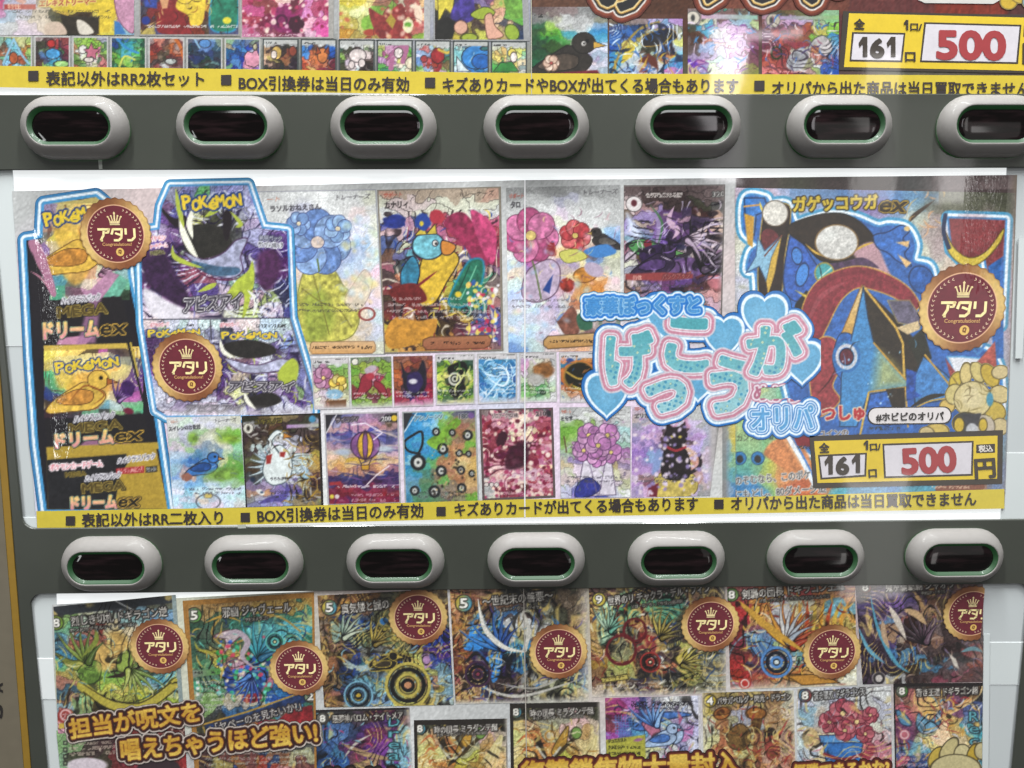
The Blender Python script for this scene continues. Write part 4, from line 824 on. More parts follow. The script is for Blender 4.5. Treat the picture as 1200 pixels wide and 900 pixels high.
a.p([(1010, 334), (984, 396), (1004, 400), (1014, 360)], 'd8c49a', c2='c99a4a', g=(0, 1), line=('9a6a2c', 1.2)); a.p([(976, 420), (984, 392), (1000, 396), (990, 430), (998, 452), (982, 440)], '3a70b8', smooth=True, tex=.2, line=('1c3050', 1.1))
KITE = [(1012, 336), (1017, 372), (1024, 402), (1044, 426), (1068, 452), (1018, 460), (1004, 500), (984, 500), (986, 440), (996, 404)]
a.p(KITE, '4a8cc0', tex=.12, line=('2a3a54', 1.3)); a.p([(1030, 412), (1046, 424), (1068, 452), (1024, 457)], 'b9b46c', soft=8, a=.75, tex=.15); a.l([(1024, 402), (1050, 432), (1069, 453), (1020, 459)], 1.8, 'c99c3c', smooth=False); a.l([(1018, 460), (1008, 510)], 2.4, 'd0ac50', smooth=False)
a.ring(992, 418, 15, 3, '3a78b4', 17); a.ring(992, 418, 11, 3.4, 'c4c4cc', 13); a.e(992, 418, 8, 9.5, '6a2c3c', tex=.2, line=('2a1c24', 1))
a.p([(1020, 462), (1070, 453), (1074, 480), (1040, 500), (1014, 486)], '3b6cb6', tex=.3, line=('1c2c4c', 1.2)); a.p([(1038, 456), (1062, 454), (1060, 486), (1046, 480)], '3a3026', tex=.2); a.l([(1061, 454), (1064, 500)], 2, 'caa040', smooth=False)
a.p([(1082, 418), (1110, 440), (1128, 462), (1100, 470), (1072, 474), (1072, 440)], '4b86c0', tex=.2, line=('22344c', 1.4)); a.l([(1084, 416), (1112, 450), (1126, 480)], 2, 'caa040', smooth=False); a.p([(1062, 432), (1074, 436), (1072, 458), (1080, 464), (1062, 470)], '2f55a0', tex=.3); a.l([(1066, 478), (1088, 466), (1110, 462)], 6, '3a3428', 'mid'); a.l([(1062, 484), (1090, 470), (1120, 466)], 1.6, 'caa040')
a.p([(1110, 418), (1128, 418), (1150, 420), (1140, 442), (1120, 440)], 'd6d6dc', line=('5aa0d0', 2)); a.l([(1140, 408), (1146, 416), (1154, 404)], 3, '4c86c0', smooth=False); a.p([(1108, 420), (1120, 436), (1130, 470), (1116, 452)], '9a4a4a', tex=.2); a.p([(1140, 430), (1166, 400), (1168, 430), (1150, 446)], 'b05a50', tex=.3)
a.dots('cfe4ee 9ac8e0', 14, 1.0, (986, 400, 1060, 500)); a.busy('d8b050 2a2a30 6aaad8', 12, 18, 1.1, (920, 300, 1110, 500), 6, a=.7)
# lower text part of the card
a.e(867, 537, 7.5, 7.5, '2f7fb8', line=('1c4a74', 1)); a.e(867, 538, 4, 4.6, '2a2a2c'); a.e(888, 537, 7.5, 7.5, '2f7fb8', line=('1c4a74', 1)); a.e(888, 538, 4, 4.6, '2a2a2c')
a.p([(895, 530), (912, 514), (940, 522), (956, 560), (930, 556), (905, 540)], 'd08a58', smooth=True, tex=.2, soft=1.5); a.p([(920, 516), (946, 540), (954, 570)], 'e0b890', soft=2); a.l([(922, 510), (940, 540), (956, 572)], 5, 'dfe6ee'); a.l([(926, 508), (944, 540), (958, 568)], 2.4, '4a86c8')
a.p([(930, 512), (950, 510), (950, 524), (934, 522)], '8a2a34')
a.txt("カンフもみ番の", 864, 517, 914, 514, '3a3434', em=9, a=.85); a.txt("のぞむなら、このポケ", 862, 568, 950, 560, '3a3434', [(1.1, 'c8c8c8')], em=11); a.txt("にもどし、80ダメージ追", 862, 584, 968, 576, '3a3434', [(1.1, 'c8c8c8')], em=11)
a.txt("つしゅ", 964, 492, 1013, 490, 'b8343c', [(2.2, 'd8c8b0')], em=19, bold=.9); a.txt("コインの", 960, 512, 994, 510, '4a3c38', [(1, 'c8c0bc')], em=9); a.rows(1018, 1060, [502], '443', 3.4); a.rows(1000, 1130, [510], '5a4a44', 3.4, .5); a.rows(934, 950, [524], '333', 4)
a.txt("ガゲッコウガ", 930, 246.5, 1028, 243.5, 'd2b83c', [(2.4, '3a3018'), (.9, 'd2b83c')], em=18.5, bold=.3); a.txt("ex", 1031, 248, 1063, 248.5, '3c3020', [(2.6, '2c2416'), (1.8, 'c0a03c')], em=26, shear=.25, bold=.7)
a.l([(1100, 573), (1150, 570)], 8, '8c5a48', smooth=False); a.rows(1092, 1136, [571], 'c8a890', 3)
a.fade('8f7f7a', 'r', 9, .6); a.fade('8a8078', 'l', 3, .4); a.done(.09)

# --- second row of small cards
def small(q, rows, sil='c9c4c6', head=True, **k):
    a = card(q); a.lay(rows, warp=k.get('warp', .8), hard=k.get('hard', .6), line=k.get('line', .3)); a.k_q = q
    if head: 
        y0 = (q[0][1] + q[1][1]) / 2; a.p([(q[0][0], y0 - 1), (q[1][0], y0 - 1), (q[1][0], y0 + 7), (q[0][0], y0 + 7)], sil); a.rows(q[0][0] + 3, q[0][0] + 22, [y0 + 5], '444', 2.6); a.rows(q[1][0] - 16, q[1][0] - 3, [y0 + 1.6], '555', 2.2)
    return a
def fin(a, fc='b8b4b4', fw=1.3, fd=9, sl=-.01):
    q = a.k_q; xw = q[1][0] - q[0][0]; a.rows(q[0][0] + 4, q[1][0] - 4, [q[3][1] - 17, q[3][1] - 12.5], 'e0dcd8', 2.4, .5); a.frame(fc, fw)
    if fd: a.fade('c9c4c8', 'b', fd)
    a.done()
a = small([(364, 420), (409, 418.5), (411, 479), (368, 480)], "bbb ccc ccc ccc ccc;a9a b8a 9b7 7a5 9b7;b8a c9a cc9 8a5 8a5;b9a dca dc8 a86 9a6;cca cb9 9ac a96 8a5;dcc cbc abc b97 aa8;ddc cbb 975 a86 cca;dcc b98 a76 cb9 ddc")
a.bloom(379, 443, 12, 'b87a9c', 6, 'c898b4', '5a3450', 0, .7, 'dcc47c'); a.bloom(396, 450, 10, 'd6bc58', 6, 'dccb84', '6a5420', 15, .7, 'b8883c'); a.e(392, 462, 10, 6, '8fb4cc', tex=.2); a.p([(386, 470), (406, 468), (406, 477), (386, 478)], '7a5236'); fin(a)
a = small([(410.5, 419), (458.5, 417.5), (460, 477), (412, 478.5)], "787 897 887 898 888;8a4 9a4 9a5 8a4 8a4;7a4 9b5 b78 9a5 8a4;8a4 b88 c9a a88 7a4;7a4 a35 b89 a35 8a4;844 933 9a5 a34 8a4;834 8a4 734 8a4 934;7a4 8a4 845 8a4 9a4;ab8 9b6 9b6 ab7 9b6", head=False)
a.p([(420, 456), (424, 442), (432, 438), (436, 452), (426, 462), (414, 468)], '9c3444', smooth=True, line=('4a1820', .9)); a.p([(440, 446), (450, 452), (454, 466), (444, 458), (438, 452)], '9c3444', smooth=True, line=('4a1820', .9)); a.e(434, 433, 8, 4, 'b8a8b4', rot=-25, wob=.2); a.e(434, 441, 5, 4, 'b84050'); a.e(416, 424, 4, 4, 'd8d4c8', line=('444', .8)); fin(a, '99a088', 1)
a = small([(460.5, 417.5), (507, 416.5), (508, 475.5), (462, 477)], "854 965 844 965 855;964 a64 843 965 b64;b63 944 433 734 a54;c74 435 325 434 a64;b64 534 336 425 934;953 434 325 434 824;a55 426 88a 426 a34;924 a45 316 a35 924;b68 b57 c79 b58 b68", head=False)
a.p([(470, 424), (476, 436), (488, 436), (496, 422), (500, 440), (498, 456), (486, 464), (474, 456), (472, 442)], '2e2836', smooth=True, tex=.3); a.p([(478, 440), (490, 436), (496, 448), (488, 460), (478, 456)], '3a2c60', smooth=True, tex=.2); a.e(484, 447, 5, 3, 'ccc8d0'); fin(a, '9a7a78', 1)
a = small([(510, 415.5), (556, 414.5), (557, 473.5), (511, 475)], "ccc bbb ccc ccc ccc;464 9b4 cc6 464 354;8a3 464 444 444 353;9b4 dc8 322 ccb 8a4;dd7 343 aaa 333 cc6;8b4 433 322 dc7 8a4;464 cd7 333 9b4 464;9b4 464 443 353 8a4;cc9 bb6 887 bb6 9a6", head=True)
for r_ in (14, 19): a.ring(533, 445, r_, 3, 'd0d468', r_ * .8, a=.6)
a.p([(524, 432), (532, 426), (544, 424), (548, 434), (542, 444), (546, 456), (536, 466), (526, 460), (528, 446)], '23221f', smooth=True); a.e(533, 444, 7.5, 8, 'c8c6ba'); a.ring(533, 444, 4.5, 1.6, '33332c'); a.e(533, 444, 1.6, 1.8, '22221e'); a.busy('e0e094 3c6a2c', 34, 12, 1.4, (512, 424, 556, 470), 3); fin(a)
a = small([(559, 414.5), (606, 413.5), (606, 472), (560, 473.5)], "bbb ccc ccc ccc ccc;48b 59b 38b 59b 37a;7bd 37a 8bd 59c 37a;48b 9cd 48b 8bd 26a;37a 7ac 9ce 37b 36a;36a 8bd 48b 9cd 48b;48b 37a 7ac 38b 59c;9bd 48b 37a 48b 37a;ccd 9bd 8bc 9bd abd")
a.l([(566, 432), (576, 446), (590, 452), (596, 442), (590, 430), (580, 426)], 2.6, 'd4e4f0', 'mid'); a.l([(566, 470), (580, 452), (590, 440)], 2.2, 'c8e0f0', 'mid'); a.busy('e0ecf4 a8d0ec', 46, 16, 1.3, (560, 424, 606, 470), 3); fin(a)
a = small([(608.5, 413.5), (652, 412.5), (653, 471), (609, 472)], "bbb ccc ccc ccc bbb;b9b cbc ccb cba bbb;c9b bba 975 a86 bbb;cbc aa9 864 a75 cbb;bca aaa 875 baa ccc;8b8 bba bbb 9b8 bcb;7a6 8a6 6a6 8b8 bca;8b7 7a6 586 9b8 ccc;cca aca 9c9 cdc ddd")
a.e(637, 434, 12, 9, '8f6238', tex=.4, soft=1.5); a.e(628, 444, 10, 6, 'b0aca8', soft=2); a.e(636, 460, 4, 3, '2f4a34'); fin(a)
a = small([(655, 413), (702, 412), (704, 472), (656, 472)], "bab bbb 999 bbb bbb;c86 359 37a c84 b86;38a 843 433 743 c76;c74 432 553 432 964;a53 543 664 643 854;369 432 a94 543 c86;c86 853 764 855 b88;bba c97 b86 ca9 ccb;ddc cbc dcc ccc ddc")
a.e(679, 440, 18, 16, '2c2a20', rot=-15, line=('b08a3c', 2)); a.l([(664, 436), (680, 444), (696, 436)], 2, 'c0a048'); a.l([(668, 450), (682, 456), (694, 446)], 3, 'b8a040', 'mid'); a.ring(679, 441, 20, 2, 'c07a3c', 18); a.busy('d88a48 3a6ab0', 22, 10, 1.5, (657, 422, 702, 468), 3, a=.6); fin(a)

# --- third row of cards
a = card([(195, 489), (282, 487), (289, 594.5), (203, 597)])
a.lay("ccc cdc ccd ccc ccc ccb;ccc ccd ddd ccd ccc ccc;ccc bbc 9b8 bba 9b6 8b5;bcb aab bba ddc cca 7b5;cbc 9b8 aab 89a ccb 9ca;bcd abd 58a 79b bca 7a7;9bd 69c 36a 48b cc9 7a5;9bc a9a 47b 47a 7a5 6a4;8ad ca9 69b 9a8 7a4 7b5;bcd 7ad 8bd bcd acb 9b8;dde 9cd bde cdd dde cde;bde ccd dcb abc cde bdd;ccd 9cd ccd dcd cde ccc", warp=.7, hard=.4, line=0)
a.bird(244, 540, 11, '3f7cc0', '2c5696', 'c8904a'); a.e(262, 556, 20, 7, '7ea048', rot=-8, soft=3, tex=.3); a.e(270, 514, 14, 5, '86a63c', soft=3, tex=.3); a.e(226, 514, 6, 7, '7fa046', soft=2, tex=.3); a.e(219, 559, 6, 5, '9c6a5a', wob=.3)
a.busy('6a7fa8 9aa0a8 c8d8e8', 50, 12, .8, (206, 506, 284, 594), 2, a=.6); a.ring(244, 588, 14, 1.2, '6a6a72', 9); a.e(244, 581, 5, 3, 'd0bc70', line=('777', .8))
a.rows(214, 282, [573, 578], '5a5a66', 2.8, .6); a.txt("スイレンのお世話", 198, 505, 235, 502, '3a383e', em=5.6, bold=.2); a.txt("トレーナーズ", 252, 495, 277, 493.5, '4a464c', em=4.8, shear=.2); a.txt("サポート", 200, 496, 208, 495.5, 'c07a60', em=4); a.frame('b9b9bc', .8); a.done()

a = card([(283, 487.5), (375.5, 484), (379, 592), (288, 595)])
a.lay("332 653 985 875 433 332;aaa 543 643 433 443 aab;433 433 542 433 544 433;433 543 ccc aab 433 543;543 bcc dde ccd 544 432;433 cdd c55 cdd b99 543;664 bcd ddd ddd bcc a94;543 9bc cdd ddd cdd b95;543 bcd ddd cdd bcd a85;444 abc bcd ccd 9bc 644;879 a9b 99b 769 bba 533;a87 c96 87b 65a cca 433;888 aab 87b 88b 999 655;88a 99c a9c 9ac 986 886", warp=.8, hard=.55, line=.25)
a.wing(322, 540, 34, 120, 'd4e0e4', 'a8bcc8', 5, '4a5860'); a.wing(330, 538, 32, -20, 'd4dcdc', 'a8bcc4', 5, '4a5860'); a.p([(316, 528), (330, 522), (342, 540), (338, 562), (318, 568), (308, 552)], 'd8dede', smooth=True, tex=.1, line=('4a5860', 1.1)); a.l([(324, 530), (316, 518), (324, 507), (332, 510)], 6, '4a5860'); a.l([(324, 532), (316, 518), (324, 507), (331, 510)], 4.4, 'dce2e2'); a.p([(332, 507), (343, 512), (332, 514)], 'c8883c', line=('3a2c18', .8)); a.e(328, 508.5, 1, 1, '1a1a1c'); a.p([(312, 534), (319, 532), (317, 543), (312, 544)], 'a83a34'); a.p([(328, 530), (335, 529), (333, 536), (328, 535)], 'a83a34')
a.p([(322, 588), (304, 590), (316, 582), (332, 578), (336, 564), (338, 578), (332, 588)], '5f559a', smooth=True, tex=.2); a.flow('1c1410', 'c8a850', 9, .03, .7, (334, 498, 377, 590)); a.busy('c09838 8a6a2c 2a2018 b8b4b0', 50, 14, 1.6, (336, 500, 376, 590), 2); a.busy('b8b4b0 2a2018', 30, 8, 1.4, (290, 500, 320, 530), 3)
a.e(291, 502, 6, 6, 'cfcac0', line=('5a544c', .8)); a.e(291, 502, 2, 3, '3a342c'); a.txt("ユキメノコ", 299, 497, 330, 495, 'a8963c', [(1.2, '3a3420')], em=6.5); a.e(366, 491, 4, 4, '4a92b8'); a.p([(336, 498), (376, 496), (376, 500), (336, 502)], 'b0b8a0', c2='b08ac0', g=(-1, 0))
a.txt("うらみぶし", 317, 563, 337, 562, '2c2830', em=4.4); a.txt("フリンジュートスノー", 317, 579, 357, 577, '2c2830', em=4.4); a.e(296, 562, 3, 3, '2c3a50'); a.dots('ddd 2c4a6a', 5, 2.2, (292, 574, 308, 582)); a.rows(322, 345, [582], '444', 2.4)
a.frame('332c28', 2, 2, 2.4, 1); a.done()

a = card([(379.5, 484.5), (467, 482), (470, 589), (384, 591.5)])
a.lay("334 77a 98a a8a 878 554;99b 98a a9b b8a 878 654;b99 c9a b8a c9a b88 a88;448 559 66a 55a 66a 557;77a 558 86a 77a 66a 558;a89 98a 96a 868 88a 98a;cba bba b97 c95 bbc cab;dba db8 ca4 da4 cb9 ca8;db8 da6 db8 ca5 da7 db9;a77 c96 b87 a76 c97 a78;436 447 336 436 448 436;547 436 548 424 536 647;724 934 824 935 834 735;824 723 935 824 923 834;934 825 722 834 935 824", warp=.75, hard=.5, line=.1, freq=.8)
a.flow('2c2c60', 'd8c4c0', 8, .02, .5); a.busy('3a3c7c c8a8c0 8a5a90 e0c8b0', 40, 26, 1.4, (384, 500, 466, 572), 1, bend=.15, a=.7, flow=0); a.e(428, 522, 17, 16, '8c5c92', tex=.25, line=('3a2440', 1.2)); a.e(428, 522, 9, 16, 'd0a838', tex=.2, line=('3a2440', 1)); a.e(428, 522, 3, 16, '8c5c92', line=('3a2440', .9)); a.l([(420, 536), (424, 545)], 1, '3a2440', smooth=False); a.l([(436, 536), (432, 545)], 1, '3a2440', smooth=False); a.p([(423, 545), (433, 545), (432, 551), (424, 551)], 'c89a34', line=('3a2440', 1)); a.e(402, 530, 9, 3.4, 'b0b8c8', soft=1.5); a.e(452, 526, 9, 3, 'b8c0cc', soft=1.5)
a.l([(412, 498), (428, 496), (448, 507), (438, 515)], 1.4, 'e8dce8', smooth=False); a.l([(456, 546), (442, 556), (436, 562), (430, 568)], 1.4, 'e8d8dc', smooth=False)
a.p([(379, 484), (392, 483), (384, 505), (380, 508)], '3a363c'); a.l([(396, 483), (382, 508)], 1.2, 'd8d4d8', smooth=False); a.txt("ライコウV", 394, 495, 420, 493, 'b8b0b8', [(1.2, '4a4048')], em=6.4, shear=.2); a.p([(444, 494), (452, 486), (468, 485), (468, 495)], '2e2a30'); a.txt("200", 447.5, 493.5, 458, 493, 'ddd8d8', em=7.4, bold=.25); a.e(462, 490, 3.6, 3.6, 'd8b83c')
a.p([(386, 565), (400, 564), (400, 568), (386, 569)], 'a83a40'); a.rows(396, 462, [570], 'd8ccd0', 3.2, .75); a.rows(412, 464, [580, 586], 'c8a8b0', 3, .6); a.e(389, 582, 2.6, 2.6, 'd8c84c'); a.e(395, 582, 2.6, 2.6, 'd8c8cc')
a.frame('b5b0b4', 1.6, 1.6, 2, 1); a.done()

a = card([(471, 482.5), (558, 479.5), (561.5, 587.5), (474.5, 590)])
a.lay("445 38b 6ab 9b7 667 557;38b 49c 8bd 8a5 976 987;38b 49c 9cd 7a4 a76 986;38b 49c 48b 7a4 a75 a86;38b 5ac 39b 8a5 976 9a5;39b 48b 49c b85 b86 7a4;38b 49b 39b a75 ca7 b86;8bc 58b 6a6 a75 db8 ca6;38b 5a9 7a6 b86 cb8 ca6;49b 587 876 a76 b86 ca6;69b 686 886 6a5 a75 b96;69b 586 798 987 876 ca7;59b 687 888 987 a86 b97;48a 586 686 766 886 7a4", warp=.75, hard=.5, line=0)
a.p([(513, 528), (500, 518), (516, 506), (534, 490), (540, 496), (524, 512), (518, 526)], '7ea83c', smooth=True, tex=.25)
for x, y, r_ in ((490, 542, 8), (511, 506, 3.6), (530, 507, 3), (548, 510, 5), (519, 526, 5.5), (538, 531, 3.2), (549, 532, 2.6), (517, 552, 5.5), (540, 551, 4), (486, 575, 4.5), (509, 576, 6), (541, 572, 4.5), (553, 555, 3)):   # plain rings in the place of the small figures
    a.e(x, y, r_ + 1.2, r_ + 1.4, '2a2c2e'); a.e(x, y, r_ * .62, r_ * .7, 'c9c9c4'); a.e(x, y, r_ * .2, r_ * .22, '33353a')
a.l([(492, 532), (478, 528), (474, 518), (484, 510), (494, 506), (495, 520), (490, 532)], 2.8, '2a2c2e'); a.dots('3a3028 c8a878', 60, 1.2, (506, 520, 558, 585)); a.busy('6a4a2c 8fae4c', 40, 9, 1.1, (506, 495, 558, 585), 3, a=.6)
a.p([(471, 482), (484, 482), (476, 502), (472, 506)], '3a3c40'); a.l([(490, 481), (474, 506)], 1.2, 'd8d8d8', smooth=False); a.txt("アンノーンV", 486, 493, 519, 490, '3a4a58', [(1.1, 'a8c4d0')], em=6.4, shear=.2); a.txt("180", 538, 490.5, 548.5, 490, '40424a', [(.8, 'b8b8bc')], em=7.4, bold=.25); a.e(552, 487, 3.5, 3.6, '7a5a94'); a.rows(490, 548, [577, 582], '444', 2.6, .5)
a.frame('a6a8a8', 1.6, 2, 1.6, 1); a.done()

a = card([(561.5, 479.5), (648, 477.5), (651, 583), (565.5, 587)])
a.lay("877 888 988 877 777 656;a67 b78 ecb edc a88 b67;934 c9a c68 dcb b68 a56;a45 834 ddb edb cb9 934;945 734 a57 ecb 945 a56;834 945 523 413 a56 c9a;a46 734 725 413 945 a45;a56 c89 612 513 834 b79;a88 ecc b89 a77 a56 eca;988 c99 dbb cab c9a b56;bbb c9a a56 dbb a45 c9a;aaa ecb 734 633 c9a a56;ccb baa 945 a57 ecb 945", warp=1.0, hard=.7, line=0)
a.flow('5a1830', 'e8d0c8', 9, .03, .7); a.dots('a83a62 8a2448 c87a98 e6cfc0 e8d8cc 6a1c34', 260, 2.2, seed=2); a.p([(600, 524), (614, 516), (620, 530), (614, 546), (594, 550), (592, 536)], '4a1a30', smooth=True, tex=.4, soft=1.5, a=.85); a.e(588, 514, 6, 9, '4a2030', rot=20, wob=.3)
a.txt("ゾロアークVSTAR", 577, 490, 607, 488.5, '4a3c3e', [(1, 'c0b0b0')], em=6.4); a.txt("210", 628, 487.5, 640, 487, '3a3034', [(.8, 'c8b8b8')], em=7.2, bold=.25); a.e(643.5, 484, 3.4, 3.4, '3a343a'); a.rows(570, 644, [557, 563, 578], 'd8c8c8', 2.8, .5)
for x in (570, 576, 582): a.e(x, 568, 2.6, 2.6, 'd8ccc8', line=('555', .7))
a.frame('685a5a', 3, 2, 2.6, 2.6); a.done()

a = card([(655.5, 477.5), (739, 476), (739, 583), (657, 584)])
a.lay("aaa bbb ccc bbb bbb;ccc ccc ddd ccc ccc;9b7 8a5 bbb b9b bbb;7a4 9b6 a7a c9c acc;8a5 9b7 b8b dbb bcc;9b7 b8b c9b c9c 9ba;aba a7a dcd dcd a7a;bba 98b ccb cc9 b9b;cb9 dcd bab ba7 98a;ccb dcd dcd cca cbb;cbb dbc aac dcd bb9;ccd 77b 449 bbc cca;ccd 98c 34a ccd ddd", warp=.75, hard=.5, line=.25)
a.p([(684, 538), (716, 536), (722, 580), (676, 582)], 'd4ccd8', smooth=False, tex=.1, line=('5a4a68', 1)); a.p([(678, 566), (692, 560), (704, 572), (690, 582), (674, 582)], '3a3f90', smooth=True, tex=.25, line=('1c2050', 1)); a.l([(690, 540), (700, 580)], 1, '7a6a88', smooth=False); a.l([(710, 538), (702, 580)], 1, '7a6a88', smooth=False)
for bx, by, br in ((684, 528, 12), (716, 530, 12), (700, 536, 11), (690, 510, 13), (712, 510, 13), (701, 522, 14)): a.bloom(bx, by, br, 'b47aac', 6, 'c898be', '5a3a60', bx * 7 % 60, .72, 'd8c47a')
a.busy('7a9a4a 8a7a90 5a4a60', 40, 9, 1, (658, 500, 738, 580), 3, a=.6); a.l([(661, 512), (664, 530)], 1.6, '6a5040'); a.rows(662, 732, [559, 564], '5c5664', 2.8, .6)
a.txt("ミモザ", 658, 493, 671, 492, '34323a', em=5.6, bold=.25); a.txt("サポート", 658, 484.5, 669, 484, 'c05a44', em=4.6); a.frame('a9a9aa', 1); a.done()

a = card([(741, 477), (846, 474), (832, 581), (740, 583)])
a.lay("bab ccc ccc ccc bbb aaa;baa ccc cbc ccc bbb bbb;99a b9c ccd c9b cbd aaa;a9b b9c 544 433 bac aab;98b cac 433 544 b9c aab;b9c 87a 433 dba bad aab;97b 8ac a9b cb7 ca9 bab;a8b 98b cc8 cc7 c98 bab;b9c a8b cb7 ca6 c99 bbc;cbc 977 cc8 bb6 b99 bac;b9c 856 cc8 724 c98 baa;a9b cac cc9 824 bac 999", warp=.75, hard=.5, line=0)
a.p([(768, 560), (784, 552), (810, 554), (818, 570), (806, 582), (768, 582)], 'c9b564', smooth=True, tex=.25, line=('6a5a34', 1)); a.p([(760, 570), (772, 566), (770, 582), (758, 582)], '7a2a3c'); a.p([(778, 560), (776, 536), (784, 524), (800, 524), (808, 538), (806, 560)], '342c30', smooth=True, tex=.2, line=('1a1618', 1)); a.e(792, 512, 13, 11, '342c30', tex=.2, line=('1a1618', 1)); a.p([(780, 508), (781, 494), (790, 502)], '342c30'); a.p([(804, 508), (803, 494), (794, 502)], '342c30'); a.l([(782, 524), (792, 528), (803, 524)], 3, 'a83a44'); a.e(787, 512, 2, 1.6, 'c8b85c'); a.e(797, 512, 2, 1.6, 'c8b85c'); a.l([(806, 556), (820, 546), (820, 532)], 4, '342c30', a=.95); a.p([(768, 530), (776, 530), (774, 548), (764, 556)], '8a9cc8', smooth=True, soft=2)
a.dots('d8c8e0 9a88bc e0d0d8', 120, 2, (744, 500, 830, 580), soft=1); a.rows(746, 816, [559, 564], '5c5664', 2.8, .55); a.txt("エリカ", 744, 490, 760, 489, '34323a', em=6, bold=.25); a.txt("サポート", 744, 481, 754, 480.5, 'c05a44', em=4.6)
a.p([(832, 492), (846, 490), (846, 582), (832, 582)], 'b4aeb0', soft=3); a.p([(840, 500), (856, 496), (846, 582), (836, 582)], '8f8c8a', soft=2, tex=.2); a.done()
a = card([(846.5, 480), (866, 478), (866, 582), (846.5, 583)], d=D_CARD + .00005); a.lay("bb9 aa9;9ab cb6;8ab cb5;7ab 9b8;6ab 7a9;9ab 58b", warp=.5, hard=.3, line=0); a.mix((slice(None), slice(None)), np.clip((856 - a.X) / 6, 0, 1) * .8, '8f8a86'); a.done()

# --- bubble lettering across the middle
TT = [("げ", 700, 461, 772, 452, 92), ("こ", 783, 432, 838, 428, 78), ("っ", 758, 482, 806, 478, 70), ("こ", 0, 0, 0, 0, 0), ("う", 836, 488, 876, 484, 78), ("が", 884, 438, 945, 434, 82)]
a = Art("title_lettering", mid, [(676, 336), (962, 336), (962, 520), (676, 520)], D_UP, .8)
full = (slice(None), slice(None))
def tsdf(s, cx, cy, wd, ht, rot=0., bold=0.):
    """signed distance to a string centred on a pixel and stretched to wd x ht"""
    V, Fc, sg = text_mesh(s, 0, 0, 3); l, r, b, t = V[:, 0].min(), V[:, 0].max(), V[:, 1].min(), V[:, 1].max(); q = math.radians(rot); S2 = sg.copy()
    for i in (0, 2):
        x = (sg[:, i] - (l + r) / 2) / (r - l) * wd; y = -(sg[:, i + 1] - (b + t) / 2) / (t - b) * ht
        S2[:, i] = cx + x * math.cos(q) - y * math.sin(q); S2[:, i + 1] = cy + x * math.sin(q) + y * math.cos(q)
    return seg_sdf(a.X, a.Y, S2, chunk=max(500, int(6e6 / len(S2)))) - bold
big = [tsdf("げ", 738, 421, 52, 60, -3, 4.5), tsdf("こ", 806, 404, 46, 58, 4, 5), tsdf("っ", 781, 464, 42, 32, -5, 5), tsdf("う", 854, 452, 40, 62, 8, 5), tsdf("が", 908, 408, 60, 56, -4, 4.5)]
B = np.minimum.reduce(big); sub = tsdf("豪華ぼっくすと", 753, 358, 132, 20, -1, .3); mg = tsdf("めがっ", 910, 461, 52, 17, 3, .3); ori = tsdf("オリパ", 917, 490, 72, 27, -2, .8)
def heart(cx, cy, r):
    x = (a.X - cx) / r; y = -(a.Y - cy) / r; y2 = y - .62 * np.sqrt(np.abs(x) + .02) + .12; return (np.sqrt(x * x + y2 * y2 * 1.15) - .98) * r * .75
Hh = np.minimum.reduce([heart(711, 466, 25), heart(782, 376, 26), heart(848, 398, 24), heart(896, 376, 27), heart(940, 428, 24), heart(818, 452, 20)])
base = np.minimum(np.minimum(B - 8, Hh + 1.5), ori - 5)
for c, wd in (('2f79c0', 5.5), ('dfe7f0', 2.8), ('69a8cc', 0)): a.mix(full, np.clip(.5 - (base - wd) / 1.2, 0, 1), c)
a.img *= (1 + .10 * (fbm(a.X * .3, a.Y * .3, 7)[..., None] - .5))
a.mix(full, np.clip(1 - np.abs(Hh + 2) / 1.2, 0, 1) * np.clip(1 - np.abs(Hh), 0, 1) * .6, 'e4ecf4')
for hd in (heart(711, 466, 25), heart(848, 398, 24), heart(896, 376, 27)):
    a.mix(full, np.clip(1 - np.abs(hd + .5) / 1.3, 0, 1), 'dfe8f0'); a.mix(full, np.clip(1 - np.abs(hd - 1.4) / .9, 0, 1) * .8, '3f7cb8'); a.mix(full, np.clip(-(hd + 3) / 10, 0, 1) * .35, '8cc0dc')
for D in big:
    a.mix(full, np.clip(.5 - (D - 7.6) / 1.2, 0, 1), 'cdc4ce'); a.mix(full, np.clip(.5 - (D - 5.6) / 1.2, 0, 1), 'c78a9e'); a.mix(full, np.clip(.5 - (D - 2.3) / 1.1, 0, 1), 'e0dbe2'); a.mix(full, np.clip(.5 - (D - .9) / 1.1, 0, 1), 'c48599'); a.mix(full, np.clip(.5 - (D + .3) / 1.1, 0, 1), 'e2e0e6')
    ins = np.clip(.5 - (D + 1.6) / 1.1, 0, 1); tl = np.clip((a.Y - 385) / 90, 0, 1)[..., None]; tq = hx('5aa8b2') * (1 - tl) + hx('98c4cc') * tl
    a.img[:] = a.img * (1 - ins[..., None]) + tq * ins[..., None]
    gx = np.floor((a.X + a.Y * .3) / 6.2); gy = np.floor((a.Y - a.X * .3) / 6.2); fx = (a.X + a.Y * .3) / 6.2 - gx - .5; fy = (a.Y - a.X * .3) / 6.2 - gy - .5
    dot = (np.hypot(fx, fy) < .3) & (_h(gx, gy, 5) > .35); a.mix(full, dot * ins * np.clip((a.Y - 395) / 40, 0, 1) * .75, '3f8fb4'); a.mix(full, ((np.hypot(fx, fy) < .25) & (_h(gx, gy, 9) > .8)) * ins * .7, 'd8d8a8')
sb = sub
for c, wd in (('6aa6cc', 7.5), ('e0e6ee', 6.2), ('2f80cc', 4.4), ('a8cbe0', 1.5), ('3b86c6', .55)): a.mix(full, np.clip(.5 - (sb - wd) / 1.1, 0, 1), c)
a.mix(full, np.clip(.5 - (sb + .5) / 1.1, 0, 1), '5a9cd0')
